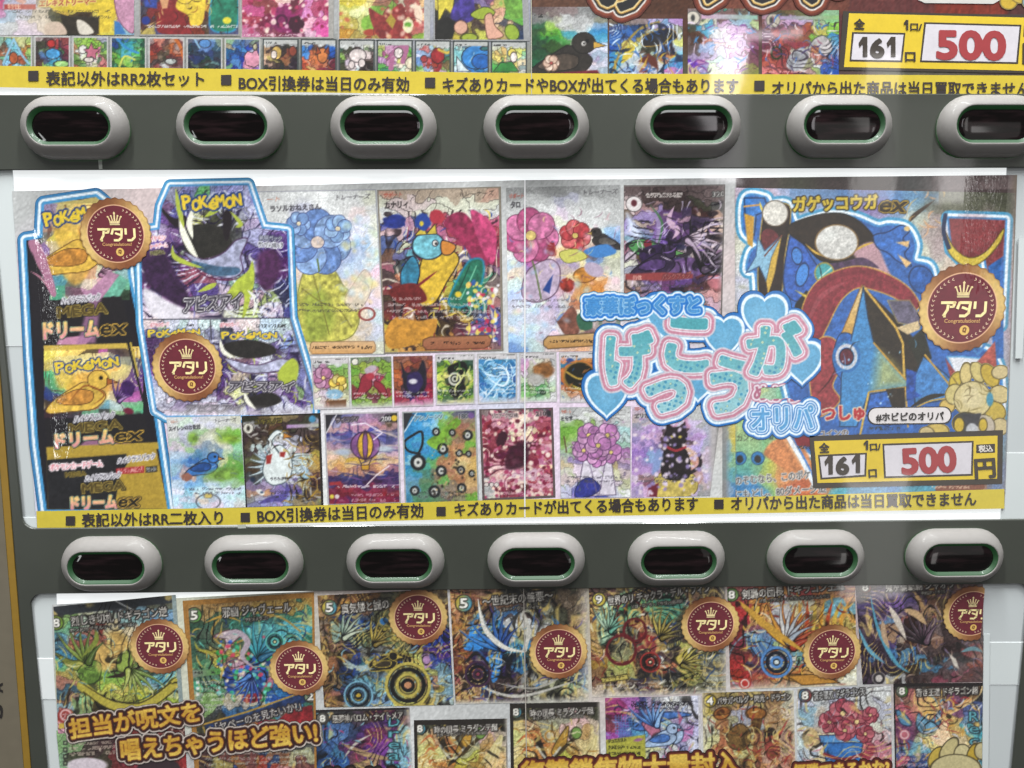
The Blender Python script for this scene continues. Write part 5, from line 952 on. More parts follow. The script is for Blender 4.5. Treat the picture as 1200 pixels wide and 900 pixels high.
for c, wd in (('b87890', 4.0), ('dccfd8', 2.6), ('b06a84', .5)): a.mix(full, np.clip(.5 - (mg - wd) / 1.1, 0, 1), c)
for c, wd in (('2f79c0', 5.2), ('dce6f0', 4.0), ('3f86c8', 2.6), ('dfe9f2', 1.1), ('5a9fd0', 0)): a.mix(full, np.clip(.5 - (ori - wd) / 1.1, 0, 1), c)
a.mask = np.minimum(np.minimum(base - 5.6, sub - 7.6), ori - 5.4); a.done(.05)

# --- flower-like yellow print by the price box, speech pill, price box, notice strip
a = Art("flower_print", mid, [(1078, 424), (1181, 424), (1179, 513), (1076, 513)], D_CARD - .00006, 1.0); ds = []
for x, y, rx, ry, ro in ((1120, 446, 7, 11, 25), (1132, 438, 7, 13, 5), (1146, 436, 8, 13, -25), (1160, 440, 9, 15, -30), (1172, 436, 10, 8, -10), (1172, 462, 12, 10, 20), (1166, 482, 13, 11, 30), (1172, 500, 10, 10, 0), (1110, 476, 9, 8, 0), (1118, 462, 10, 12, 20), (1140, 468, 22, 21, 0), (1132, 496, 16, 13, 0), (1098, 505, 14, 9, 0), (1086, 508, 9, 8, 10), (1152, 500, 14, 14, 0)):
    r = math.radians(ro); X = a.X - x; Y = a.Y - y; D = (np.sqrt(((X * math.cos(r) + Y * math.sin(r)) / rx) ** 2 + ((-X * math.sin(r) + Y * math.cos(r)) / ry) ** 2) - 1) * min(rx, ry); ds.append(D)
a.img[:] = hx('bfae74'); a.grain(.1, .3)
for i, D in enumerate(ds):
    cc = ['c8b048', 'd0bc80', 'c9b878', 'c4a840', 'cbb88a', 'c8b684', 'c2a94c', 'c6b488', 'ccb064', 'c8b87c', 'cdbd8c', '4a4a48', 'c9b060', 'c4b080', 'bdb0a0'][i]
    a.mix(full, np.clip(.5 - D / 1.2, 0, 1), cc); a.mix(full, np.clip(1 - np.abs(D) / 1.1, 0, 1) * .75, '4a4026')
a.e(1140, 466, 13, 13, 'd0c29a', soft=3); a.busy('6a5a30 d8cc9c 8a7a44', 30, 14, 1.2, (1118, 446, 1164, 488), 2, a=.7); a.p([(1128, 486), (1150, 484), (1146, 500), (1134, 500)], '46454a', tex=.2); a.e(1160, 468, 4, 8, '4a94b0'); a.e(1124, 498, 6, 9, 'c8ac3c', line=('4a4026', 1)); a.e(1152, 498, 5, 8, 'c8ac3c', line=('4a4026', 1)); a.e(1139, 504, 7, 8, 'bcbcc0')
a.mask = np.minimum.reduce(ds) - .6; a.done(.06)
def pill(parent, x0, y0, x1, y1, fill, lc, lw, name, d, sl=0.):
    r = (y1 - y0) / 2; P = []
    for cx, a0 in ((x1 - r, -90), (x0 + r, 90)):
        for k in range(13): q = math.radians(a0 + 15 * k); P.append((cx + r * math.cos(q), (y0 + y1) / 2 + r * math.sin(q) + sl * (cx - x0)))
    c = ((x0 + x1) / 2, (y0 + y1) / 2)
    big = [(x + lw * np.sign(x - c[0]), y + lw * np.sign(y - c[1] - sl * (x - x0))) for x, y in P]
    o = lettering(name, [Q(*big[::-1])], d, lc, parent); f = lettering("pill_face", [Q(*P[::-1])], d - .00004, fill, o); return o
pl = pill(mid, 1018, 478.5, 1114, 496.5, 'cfc8c8', '33302e', 1.2, "speech_pill", D_UP, -.012)
bold_text("lettering", [("#ホビピのオリパ", 1027, 493.0, 1106, 491.3, 10.8, .32)], D_TEXT, '2a2624', pl, .4)

def price_box(parent, q, inner, items, extra=()):
    """dark frame, yellow face, two white fields and their numbers"""
    o = lettering("price_box", [Q(*q[::-1])], D_UP, '3a332c', parent)
    lettering("yellow_face", [Q(*inner[::-1])], D_UP - .00004, 'cdb02f', o)
    for kind, *r in items:
        if kind == 'f':
            lettering("field_border", [Q(*r[0][::-1])], D_UP - .00008, '3a332c', o)
            c = np.mean(r[0], 0); qq = [(x - 2.2 * np.sign(x - c[0]), y - 2.2 * np.sign(y - c[1])) for x, y in r[0]]
            lettering("number_field", [Q(*qq[::-1])], D_UP - .00012, 'c6c0c6', o)
        elif kind == 'b': lettering("tax_label", [Q(*r[0][::-1])], D_UP - .00009, '3a332c', o)
        else: bold_text("lettering", [r[0]], D_TEXT, r[1], o)
price_box(mid, [(948.5, 511), (1175.5, 504), (1174.5, 567), (953, 572)], [(954, 517), (1169, 510.5), (1168.5, 561), (958, 566)], [
    ('f', [(958.5, 533), (1016, 530.5), (1015, 558.5), (961.5, 562)]), ('f', [(1034, 520), (1141, 516.5), (1140, 557.5), (1036, 560.5)]), ('b', [(1144, 521), (1166, 520), (1166, 530.5), (1144, 531)]),
    ('t', ("全", 960.5, 530, 972, 529.3, 12.5, .45), '332c26'), ('t', ("1", 966, 556.3, 976, 555.9, 30, 0), '3a322c'), ('t', ("6", 981, 555.3, 994, 554.9, 27, 1.5), '3a322c'), ('t', ("1", 998, 554.6, 1008, 554.2, 30, 0), '3a322c'), ('t', ("1", 1012, 527.5, 1017.5, 527.2, 15, 0), '332c26'), ('t', ("口/", 1020, 527.5, 1032, 526.8, 9.5, .4), '332c26'), ('t', ("口", 1018.5, 559, 1027.5, 558.4, 11.5, .45), '332c26'),
    ('t', ("500", 1058.5, 555, 1120, 551.5, 40.5, 1.9), '96383b'), ('t', ("税込", 1147, 529.2, 1163.5, 528.4, 8.4, .25), 'c8c0b8'), ('t', ("円", 1143.5, 558.5, 1166.5, 557, 25.5, .95), '3a332c')])

def strip(parent, top, bot, c, texts, sq):
    o = lettering("notice_strip", [Q(*(top + bot[::-1])[::-1])], D_UP - .00002, c, parent)
    for x0, y0, s in sq: lettering("bullet_mark", [Q((x0, y0), (x0, y0 + s), (x0 + s, y0 + s - .1), (x0 + s, y0 - .2))], D_TEXT, '322c2c', o)
    for t in texts: bold_text("lettering", [t], D_TEXT, '322b2a', o)
    return o
strip(mid, [(42.5, 599), (280, 595), (614, 585), (860, 583), (1177, 573)], [(43.5, 619), (280, 615), (614, 606.5), (860, 602), (1177, 596)], 'c2ae3a',
      [("表記以外はRR二枚入り", 96, 616.5, 261, 613, 17.4, .36), ("BOX引換券は当日のみ有効", 302, 611.5, 496, 604.8, 17.6, .36), ("キズありカードが出てくる場合もあります", 533, 603.8, 818, 596.8, 17.2, .36), ("オリパから出た商品は当日買取できません", 857, 596.8, 1144, 591, 17.2, .36)], [(77, 605, 11), (282, 601, 10.8), (511.5, 594, 10.8), (837, 585.5, 11)])

# ------------------------------------------------------------------ poster in the top window (only its lower edge shows below the frame of the picture)
topw = root("prize_poster", "poster with a row of small picture cards above its yellow strip, in the top window", "poster", tuple(up(600, 40, D_SHEET)), POS)
a = sheet(topw, [(-40, -60), (621.5, -60), (614, 112), (200, 106), (-40, 101.5)][:0] or [(-40, -60), (621.5, -60), (622.5, 111.5), (-40, 101)], "988 aaa aaa 999 aaa;aaa 999 aaa aaa 99a;887 888 776 777 887"); a.done(.05)
a = sheet(topw, [(621.5, -60), (1290, -60), (1290, 118), (622.5, 118)], "644 533 533 644 544;643 532 633 533 544;666 554 544 665 544", D_SHEET - .00005); a.lay("643 532 743 633 832 533", region=(622, -60, 1290, 16), warp=.6, line=.1); a.done(.06)
def tcard(q, rows, **k):
    a = card(q, parent=topw); a.lay(rows, warp=k.get('warp', .8), hard=k.get('hard', .6), line=k.get('line', .3)); a.k_q = q; return a
a = tcard([(-30, -50), (157, -50), (157, 41), (-30, 41)], "a9b aab b9a aaa ba6 cb5 ca5 b89;b8a abc aab 988 ca6 cb5 ca5 b8a;a5a 9ab c87 a99 cb5 da4 cb5 b8a;b57 aab aac 876 ca4 cb5 cb6 c9b;b8a 9ab bbc ba9 443 432 cb5 b8a;aab bbb cbc cba 332 433 cb4 8ab", line=.15)
a.p([(58, -50), (136, -50), (140, 8), (128, 38), (116, 38), (114, 14), (70, 14), (54, 6)], 'cdb43c', tex=.15); a.p([(132, -50), (156, -20), (158, 30), (152, 38), (136, 14)], 'b98aa2', smooth=True, tex=.2, line=('6a3a54', 1)); a.p([(134, 24), (140, 26), (148, 40), (134, 41)], '3f78b0'); a.p([(70, 16), (84, 20), (116, 20), (116, 40), (76, 40)], '3a3228', tex=.2); a.p([(90, 24), (100, 26), (110, 38), (94, 40)], 'c8c0b4', smooth=True); a.p([(54, 28), (70, 26), (78, 40), (54, 40)], 'c2ac9c', smooth=True)
a.p([(5, 5), (42, 5), (42, 11), (5, 11)], 'a8403a'); a.txt("特性", 9, 10.3, 24, 10, 'e0c0a0', em=6.5); a.txt("エレキストリーマー", 46, 7.5, 112, 4.5, 'a04034', [(1.4, 'd8c47a')], em=8.6, shear=.2, bold=.3); a.rows(14, 130, [13.5, 20], '3a3836', 3.4, .55); a.e(38, 10, 24, 30, 'c8c4b0', soft=14, a=.35); a.done()
a = tcard([(163, -50), (281, -50), (281, 42), (163, 42)], "556 a95 b68 b79 945;447 865 458 b97 834;337 a86 5ab cb6 26a;436 543 733 cb5 386;445 833 933 ca4 297;533 832 843 533 376;a95 447 832 543 557")
a.p([(184, -20), (200, -20), (196, 10), (194, 28), (190, 10)], 'c8966e', smooth=True); a.p([(188, 12), (210, 14), (224, 38), (186, 38)], '8a2c30', smooth=True, tex=.2); a.p([(206, 8), (216, -10), (240, -14), (240, 12), (236, 28), (224, 30), (220, 18)], 'd9bd42', smooth=True, tex=.15); a.p([(246, 30), (250, -8), (266, -20), (278, -10), (278, 30), (262, 38)], '2c7a62', smooth=True, tex=.25, line=('2c90b8', 2)); a.e(266, 24, 5, 4, 'd4c83c'); a.e(171, 24, 5, 5, '2c3c8a'); a.p([(166, -10), (184, -4), (184, 10), (170, 8)], '3a4c94', tex=.3)
a.ink(1); a.busy('2a1c1c 7a3a2a d0b070', 30, 12, 1.4, (164, -20, 280, 40), 1, a=.7); a.rows(172, 278, [31], 'c8c4c0', 4, .75); a.frame('9a9694', 1.5); a.done()
a = tcard([(282, -50), (391, -50), (391, 45), (282, 45)], "988 baa bb9 988 aaa;b68 ecb ddc c8a b68;a46 c8a edc b57 dbb;b57 a45 dcb 945 c9a;b58 844 936 c8b a46;a45 724 a48 dab b58;b79 845 735 cab c59", line=.2)
a.e(332, 22, 16, 14, '8a2c64', wob=.3, tex=.3); a.ring(330, 24, 6, 3, '5a1c44'); a.e(348, 28, 9, 10, '4a2034', wob=.3); a.e(346, 0, 5, 16, '6a3040', rot=10); a.dots('b8426c e0b8c4 ecdccc 8a2444', 90, 2.4, (284, -10, 390, 44), soft=.8, a=.8); a.rows(286, 350, [41], 'd8c8c8', 3, .6); a.frame('a09c98', 1.4, r=6); a.done()
a = tcard([(396, -50), (504, -50), (504, 47), (396, 47)], "aa9 bbb aaa aaa bbb;cb6 dca cb7 ba8 db7;ba4 cb6 dcb b76 dc7;cb4 dc8 965 bba da6;bb6 dda 7a4 944 db8;ba5 bb7 9a5 843 b66;b83 a95 943 933 8a4", line=.2)
a.e(432, 28, 9, 9, '86b048', wob=.15, tex=.2); a.e(434, 38, 8, 4, 'a84a3a'); a.p([(432, 10), (450, 18), (470, 4), (476, 24), (470, 45), (444, 44)], '8e3a38', smooth=True, tex=.25); a.p([(452, 24), (458, 16), (464, 24), (460, 34)], 'a8903c'); a.e(478, 30, 6, 9, 'd8d0b0', wob=.2); a.e(478, 29, 4, 3, '6aa040'); a.e(490, 16, 5, 12, 'ddc4b0', rot=-15, wob=.3); a.ink(1, a=.35); a.dots('e8dc9c e8d8c4 c84a4a', 40, 2.6, (398, -10, 502, 45), soft=1.2, a=.6); a.frame('aaa8a8', 1.2, r=7); a.done()
a = tcard([(508, -50), (617, -50), (621, 48), (508, 48)], "999 aaa aaa aaa 999;cb5 dc6 558 9b5 8a5;dc5 cb5 539 c97 7a4;cc4 447 647 d98 693;cb5 336 769 ba6 8a5;333 433 ba5 c98 6a4;322 a95 433 db9 445;433 ba4 bb5 a96 346", line=.3)
a.p([(512, -20), (534, -20), (530, 18), (522, 10), (514, 26)], 'cdbd48', smooth=False, tex=.15, line=('5a5020', 1)); a.p([(534, 4), (552, -6), (556, 20), (540, 28), (528, 20)], '4a3c88', smooth=True, tex=.35); a.p([(512, 24), (524, 20), (536, 26), (530, 46), (510, 46)], '2c2a28', tex=.2); a.p([(552, 16), (568, 8), (580, 14), (572, 22), (558, 22)], '9aa83c', smooth=True, line=('3a3a1c', 1)); a.p([(570, 40), (568, 20), (576, 16), (580, 30), (590, 42), (574, 46)], 'cfa08c', smooth=True, line=('5a3a30', 1)); a.p([(590, -20), (616, -20), (618, 14), (602, 22), (592, 8)], '6f9c44', smooth=True, tex=.3); a.e(540, 32, 8, 8, 'cda08c', line=('5a3a30', 1)); a.e(600, 38, 8, 10, '93a83c', rot=-30, line=('3a4a1c', 1)); a.e(550, 44, 10, 5, '9ca83c', line=('3a3a1c', 1)); a.ink(1, a=.6); a.frame('99989a', 2, r=7); a.done()
ROWS = [
 ("8a9 9a7 bb8 9a6;654 7bc a73 bc7 8a5;a64 7bc b64 9b6 9a4;7a8 8bd a53 8b8 ab4;976 7ac 8bc 6a7 398", [('e', 16, 68, 5, 7, 'a85a34'), ('l', [(16, 46), (10, 60), (4, 74)], 2.4, '8ab4cc'), ('l', [(16, 46), (24, 62), (34, 75)], 2.4, '8ab4cc')]),
 ("988 655 744 955 844;443 433 a44 534 945;433 575 a34 485 734;433 57a 59a 435 634;433 446 49b 6ab 445;533 9b5 6ba 8ca 457", [('e', 60, 51, 5, 4.5, 'b03434'), ('e', 62, 63, 9, 6, '4a94c4'), ('e', 72, 75, 9, 4, '9ac47a')]),
 ("8a6 9b5 8b4 9a5 99a;b86 8b4 9b5 8b4 575;a75 ccc 7a4 c79 8a5;684 ccb 9a4 b68 674;573 8a5 dcc 686 b77;a65 685 bb9 b88 b66", [('e', 97, 58, 5, 5, 'd0ccc8'), ('p', [(107, 50), (110, 57), (117, 58), (112, 63), (113, 70), (107, 66), (101, 70), (102, 62), (98, 58), (104, 57)], 'b4687c'), ('e', 104, 70, 6, 3, 'd4c8c0')]),
 ("357 36a 476 486 374;248 265 39a 597 254;264 486 5ab 6b6 474;8a4 5a4 49b 584 253;253 7a4 9b5 474 264;486 254 374 8a5 353", [('l', [(136, 44), (148, 56), (162, 62)], 2.6, '3a8ac0'), ('l', [(140, 78), (146, 66), (158, 70)], 2, 'c8c85a')]),
 ("988 b76 644 a87 744;733 833 754 b63 988;a43 543 654 a53 b87;843 765 443 633 a53;544 433 998 533 744;533 844 bbb 866 655", [('e', 200, 72, 7, 3.4, 'b0b4b0'), ('l', [(206, 46), (212, 56), (216, 70)], 4, 'c06a2c'), ('l', [(210, 44), (217, 50), (216, 58)], 3, 'b8a8a4')]),
 ("667 568 468 79b 787;245 346 68b 57a 356;234 345 235 347 345;325 236 243 357 334;234 565 333 688 246;223 334 242 344 224", [('e', 240, 51, 7, 5, '5a8ac0'), ('l', [(228, 46), (234, 56)], 2, '8ab0cc')]),
 ("8a8 579 469 679 787;a97 36a 48b 24a 667;269 247 359 bbc 338;248 36a 139 c8a c79;237 58b 349 d9a c9b;7a7 238 8b9 c8a 86a", [('p', [(288, 76), (286, 66), (290, 60), (296, 62), (300, 56), (304, 66), (306, 74), (298, 79)], 'cc8ea2'), ('e', 299, 55, 2.5, 4, 'b8b090')]),
 ("bbb aaa bbb bbb 999;a86 433 333 332 333;ca8 a86 433 843 433;db9 ba6 332 964 333;b98 433 333 433 323;333 322 333 323 332", [('e', 324, 62, 6, 8, 'c4a45c'), ('e', 321, 64, 3.6, 5, 'd8c8c0'), ('e', 343, 60, 4.5, 6, '8a4434')]),
 ("bbb aaa bbb bbb bbb;37b 25a 643 36a 26b;48c b64 c74 854 25a;c64 d85 c74 b64 236;a43 c64 b75 843 834;b53 ca6 934 724 834", [('e', 378, 65, 6, 9, 'c87c44'), ('p', [(372, 54), (376, 62), (370, 64)], '9a4a2c'), ('p', [(385, 54), (386, 64), (380, 61)], '9a4a2c'), ('e', 392, 74, 7, 6, '6a2438')]),
 ("bbb ccc bbb ccc bba;465 443 544 555 786;8a5 766 dcc 655 cbb;453 bab dcc 432 655;443 cbb ccc 322 433;333 cbb bcc 322 332", [('e', 419, 65, 10, 8, 'cbbebc'), ('e', 424, 74, 4, 5, 'c8bab8'), ('e', 412, 76, 3.6, 5, 'c8bab8')]),
 ("bbb bcb bbb bbb bbb;aa6 b8a c9b 6a5 5a4;9b6 a58 dbc b8a 7a5;a7a b8a dcc cc7 9b5;6a5 5a5 a7a dcb cc6;5a4 486 6a6 bcb ac8", [('l', [(458, 80), (462, 62), (476, 54), (472, 72)], 6, 'a86a8c'), ('e', 467, 62, 5, 6, 'd8ccc8'), ('e', 481, 74, 6, 7, 'd4c8b0')]),
 ("bbb bbb bbb bbb bbb;9ab b66 9bc ba6 8a9;ccd 8ac a34 ba4 478;68b b55 a23 854 475;7a5 8ac a43 933 764;bb7 ccc 944 bab 8a5", [('e', 513, 65, 8, 9, '9a2f34'), ('e', 497, 69, 4, 4, 'a84448'), ('l', [(516, 78), (512, 84)], 4, '943038'), ('l', [(514, 58), (524, 62), (530, 58)], 3, 'c8ac48')]),
 ("788 678 688 789 788;bcb 9cc 8bc 69a 59b;8bb 38b 27a 37a 48b;7bb 49c 37b 269 37a;cdd 8bd 37b 27a 58b;9ac ccd 7ac 37a 6aa", [('e', 558, 67, 17, 14, '3a82c0'), ('e', 564, 72, 11, 9, '2a66ac'), ('p', [(535, 66), (546, 80), (552, 84), (536, 84)], 'c0ccd0'), ('e', 568, 57, 5, 2.5, '3a6c6c')]),
 ("bba bbb bbc bbb bbb;bb8 ca6 bcb cc6 9c9;cb6 dc7 9a8 dd8 acb;8a6 db7 dcb cb6 dca;5a5 475 484 dca 899;596 474 4a4 ba6 bbb", [('p', [(578, 84), (586, 74), (600, 72), (608, 84)], '3f8a44'), ('e', 600, 62, 5, 5, 'd0c060'), ('e', 602, 67, 4, 6, 'd8ccc8')])]
for i, (rw, ops) in enumerate(ROWS):
    x0 = -4.5 + i * 44.6; x1 = x0 + 42.2; yt = 41.5 + i * .5; yb = 77.5 + i * .62
    q = [(x0, yt), (x1, yt + .3), (x1, yb + 4.5), (x0, yb + 4.3)]; a = tcard(q, rw, warp=.9)
    a.ink(1, a=.45, f=.12)
    for k, *r in ops: getattr(a, k)(*r, **({'tex': .2, 'line': ('2a2226', .8)} if k in 'ep' else {}))
    a.busy('2a2628 d8d8d0', 10, 8, 1, a=.5)
    if i >= 7: a.p([(x0, yt), (x1, yt), (x1, yt + 6.5), (x0, yt + 6.5)], 'b0b0ae'); a.rows(x0 + 3, x0 + 18, [yt + 5], '333', 2.4)
    a.frame('b4b2b0' if i < 7 else '4c5252', 1.2); a.done()
# right sheet of the top poster
a = tcard([(623.5, 8), (712, 8), (712, 88), (623.5, 88)], "655 766 877 888 777;777 aa9 bbb aaa 887;364 9b5 aaa bbb 79b;353 6a3 49a cdd 38b;253 494 bba 9bd 49b;243 352 433 bbc ccd;253 343 333 98a 9ab;264 443 433 dcc bbc;433 733 b98 bba 9ab", warp=.7, hard=.4, line=.1)
a.bird(672, 58, 22, '38322e', '54483f', 'c8a048', '1a1614'); a.e(684, 51, 2.6, 2.6, 'e0dcd8'); a.e(684.4, 51, 1.3, 1.3, '181414'); a.p([(640, 86), (700, 82), (704, 88), (640, 88)], '7a2434', tex=.2); a.bloom(646, 74, 9, 'c8aa98', 6, 'd8c0b0', '6a4a3c', 0, .7, 'a84a4a')
a.rows(626, 637, [18.5], '2a2a2a', 4); a.done()
a = tcard([(714, 22), (800, 22), (800, 88), (714, 88)], "765 876 877 a9b 79b a8b;458 36a 247 ba7 77a 998;36a 57b a94 444 346 cc7;25a cb5 aba 332 433 9ab;38b bb6 ccd 543 a64 8bc;59b 9bc bbb 965 ccc 48b;27a 9ac 844 bbc 37b b7a", warp=.9)
a.l([(718, 84), (730, 56), (750, 34), (772, 26)], 3, '9a8444'); a.p([(730, 64), (736, 54), (744, 56), (740, 68), (728, 74)], 'cdb43c'); a.p([(752, 44), (770, 36), (786, 34), (794, 44), (776, 52), (754, 54)], '2e2c30', smooth=True, tex=.2, line=('b08a34', 1)); a.l([(722, 84), (738, 72), (756, 62)], 6, 'a8b4bc', 'mid'); a.p([(748, 72), (760, 62), (770, 70), (772, 82), (762, 76)], '6a3428'); a.flow('1c2440', 'd8e0e8', 9, .03, .8, (714, 28, 800, 88)); a.busy('3a72b8 d8e4ec c8a83c 2a3450', 60, 16, 1.4, (716, 30, 800, 88), 2); a.rows(724, 790, [86], 'd8d8d8', 2.4); a.rows(784, 800, [14], 'ccc', 4); a.done()
a = tcard([(806, 10), (889, 10), (889, 88), (806, 88)], "877 565 498 755 654 755;a9a bb9 bba b9b 8ab ab8;443 49b aaa bab b9b 634;532 b76 bac cbc cac 735;655 9ac caa dbc bac 846;98a a9b bbc cac c9b 634;63a b8a acb bbd bac 745;ba8 98b bca cbc caa 884", warp=.9)
a.e(812, 21, 8, 8, 'c4bcb0', line=('555', 1)); a.e(812, 21, 2.4, 4, '444'); a.p([(822, 16), (888, 18), (888, 23), (822, 22)], '8ab0a0', c2='c09ab4', g=(-1, 0)); a.busy('d8c8dc 3a2430 7a3a8a d0d0d8 4a8ac0', 60, 13, 1.5, (806, 26, 888, 88), 2); a.done()
a = tcard([(893, 12), (983, 12), (983, 88), (893, 88)], "554 653 664 775 8a8;a89 b9b a9b 9a8 8b8;744 634 943 ba5 8b4;635 933 843 7a4 48b;735 a43 834 9a6 59b;734 833 aa9 cbb 37a;933 844 cbb b76 469;a54 944 886 ccc 35a;c77 944 a88 9a6 25a", warp=.9)
a.p([(948, 60), (954, 46), (966, 42), (974, 52), (972, 62)], 'a8a4a4', smooth=True, tex=.15, line=('444', 1)); a.e(955, 58, 5, 5, 'a8683c'); a.p([(922, 78), (926, 64), (940, 56), (948, 66), (936, 84)], '9a9aa0', smooth=True, tex=.3); a.ring(910, 62, 6, 2, '2c3a1c', 7); a.e(906, 24, 8, 8, 'b0a898', line=('555', 1)); a.e(904, 24, 2.4, 4, '444'); a.p([(914, 19), (984, 18), (984, 23), (914, 23)], 'a08ab0', c2='8ab474', g=(1, 0))
a.flow('2a1828', 'd8ccd0', 9, .03, .7, (893, 26, 984, 88)); a.busy('8a3a5c d8d0d4 4a3a6a 3a72b8', 50, 13, 1.4, (893, 26, 984, 88), 2); a.rows(898, 940, [84], 'd89a9a', 3); a.done()
# heavy lettering whose lower edge hangs into view
a = Art("title_lettering", topw, [(676, -60), (1130, -60), (1130, 36), (676, 36)], D_UP, .9)
def tsdf2(s, cx, cy, wd, ht, rot=0., bold=0.):
    V, Fc, sg = text_mesh(s, 0, 0, 3); l, r, b, t = V[:, 0].min(), V[:, 0].max(), V[:, 1].min(), V[:, 1].max(); q = math.radians(rot); S2 = sg.copy()
    for i in (0, 2):
        x = (sg[:, i] - (l + r) / 2) / (r - l) * wd; y = -(sg[:, i + 1] - (b + t) / 2) / (t - b) * ht
        S2[:, i] = cx + x * math.cos(q) - y * math.sin(q); S2[:, i + 1] = cy + x * math.sin(q) + y * math.cos(q)
    return seg_sdf(a.X, a.Y, S2, chunk=max(500, int(6e6 / len(S2)))) - bold
ld = np.minimum.reduce([tsdf2("の", 726, -16, 50, 54, 0, 3.2), tsdf2("り", 836, -40, 30, 84, 0, 3), tsdf2("し", 898, -40, 36, 84, 0, 3), tsdf2("い", 962, -38, 50, 82, 0, 3)])
for c, wd in (('6a2f22', 13), ('8a4630', 10), ('d8d4d0', 6.6), ('2f2a28', 4.8), ('c0954a', 2.2), ('e0cc98', .8), ('2c2a2e', -.6)): a.mix(full, np.clip(.5 - (ld - wd) / 1.3, 0, 1), c)
a.mask = ld - 12.6; a.done(.06)
lettering("speech_pill", [Q((1076, -20), (1076, 0), (1084, 3.5), (1164, 4.5), (1172, 0), (1172, -20))], D_UP, 'c0bcb8', topw)
a = Art("flower_print", topw, [(1168, -30), (1230, -30), (1230, 16), (1168, 16)], D_UP - .00003, 1.0, 'b8a878'); ds = []
for x, y, rx, ry in ((1182, 2, 10, 9), (1196, -8, 12, 12), (1210, 2, 12, 10), (1176, -14, 8, 12)):
    D = (np.hypot((a.X - x) / rx, (a.Y - y) / ry) - 1) * min(rx, ry); ds.append(D); a.mix(full, np.clip(.5 - D / 1.2, 0, 1), ['c8a83c', 'c4a84c', '8fa8b4', 'b8a060'][len(ds) - 1]); a.mix(full, np.clip(1 - np.abs(D) / 1.1, 0, 1) * .7, '4a4026')
a.mask = np.minimum.reduce(ds) - .5; a.done()
price_box(topw, [(988, 13), (1262, 19), (1262, 87), (983, 82)], [(995, 15.5), (1256, 22), (1256, 84), (989, 78.5)], [
    ('f', [(998.5, 37.5), (1061, 38.5), (1057.5, 73), (995.5, 72)]), ('f', [(1083, 26), (1197, 29), (1193, 75), (1078, 73)]), ('b', [(1200, 30), (1226, 31), (1226, 44), (1199, 43)]),
    ('t', ("全", 1001, 33.2, 1013, 33.5, 13, .5), '332c26'), ('t', ("1", 1006, 66.6, 1016.5, 66.6, 32, 0), '3a322c'), ('t', ("6", 1021, 66.4, 1035, 66.5, 29, 1.6), '3a322c'), ('t', ("1", 1039, 66.6, 1049.5, 66.6, 32, 0), '3a322c'), ('t', ("1", 1059, 35, 1064.5, 35, 16, 0), '332c26'), ('t', ("口/", 1067, 35, 1080, 35.2, 10, .4), '332c26'), ('t', ("口", 1061, 71, 1072.5, 71, 13, .5), '332c26'),
    ('t', ("500", 1099, 67.8, 1177, 69, 45, 2.1), '96383b'), ('t', ("税込", 1203, 40.5, 1222, 41, 9, .2), 'c8c0b8'), ('t', ("円", 1199, 72, 1225, 72.4, 27, .9), '3a332c')])
strip(topw, [(-40, 76.5), (280, 81), (620, 85.8), (1000, 87.5), (1290, 89)], [(-40, 101.5), (200, 106), (614, 112), (1000, 114), (1290, 115)], 'c0aa36',
      [("表記以外はRR2枚セット", 54, 98.8, 239, 99.6, 18.6, .36), ("BOX引換券は当日のみ有効", 280, 104, 479, 105.8, 18.4, .36), ("キズありカードやBOXが出てくる場合もあります", 519, 106.3, 865, 107.5, 18.4, .36), ("オリパから出た商品は当日買取できません。", 905, 110.2, 1212, 111.5, 18.4, .36)], [(33, 83, 12), (259, 87.8, 12), (498, 91, 12), (884, 94.5, 12)])
quadpx("paper_edge", [(621.8, -40), (622.8, -40), (623.4, 112), (622.4, 112)], D_TOP + .00005, ink('a8a698'), topw, .0001)

# ------------------------------------------------------------------ poster in the lower window
low = root("prize_poster", "poster of gilt framed battle cards with slanted gold lettering, in the lower window", "poster", tuple(up(610, 800, D_SHEET)), POS)
a = sheet(low, [(61, 708.5), (613.5, 680), (617.5, 1010), (84, 1010)], "bbb ccb bba cbb ccc;bba ccb bbb ccc bbb;ccc bbb ccc ddd ccc;a98 baa ccb ccc bbb", D_SHEET)
a.xy[..., 0] -= 0; a.X -= np.clip(np.sin(np.clip((a.Y - 708) / 200, 0, 1) * np.pi), 0, 1) * (1 - a.S) ** 4 * 4; a.done(.05)
a = sheet(low, [(613.5, 680), (1152, 676), (1151, 1010), (617.5, 1010)], "ba9 bba baa baa a99;ccb cbb ccc bbb baa;ddd ccc ccc ccc bbb;ccb ccc bbb bba aaa", D_SHEET - .00005); a.done(.05)
def lcard(q, rows, **k):
    a = card(q, parent=low, d=k.get('d', D_CARD)); a.lay(rows, warp=k.get('warp', .9), hard=k.get('hard', .65), line=k.get('line', .35), amp=.16); return a
def cost(a, x, y, n, c1, c2, r=8):
    a.e(x, y, r, r, '2a2622'); a.e(x, y, r - 1.2, r - 1.2, c1, c2=c2, g=(1, .3)); a.txt(n, x - r * .42, y + r * .52, x + r * .42, y + r * .5, 'e4e0d8', [(1.5, '2c2824')], em=r * 1.5, bold=.5)
def nm(a, s, x0, y0, x1, y1, em=11, c='e2dcd4'): a.txt(s, x0, y0, x1, y1, c, [(1.5, '2a2422')], em=em, bold=.15)
GOLD = '8a6a34 b8924a 5a3c1c d8c08a 3a2a18'
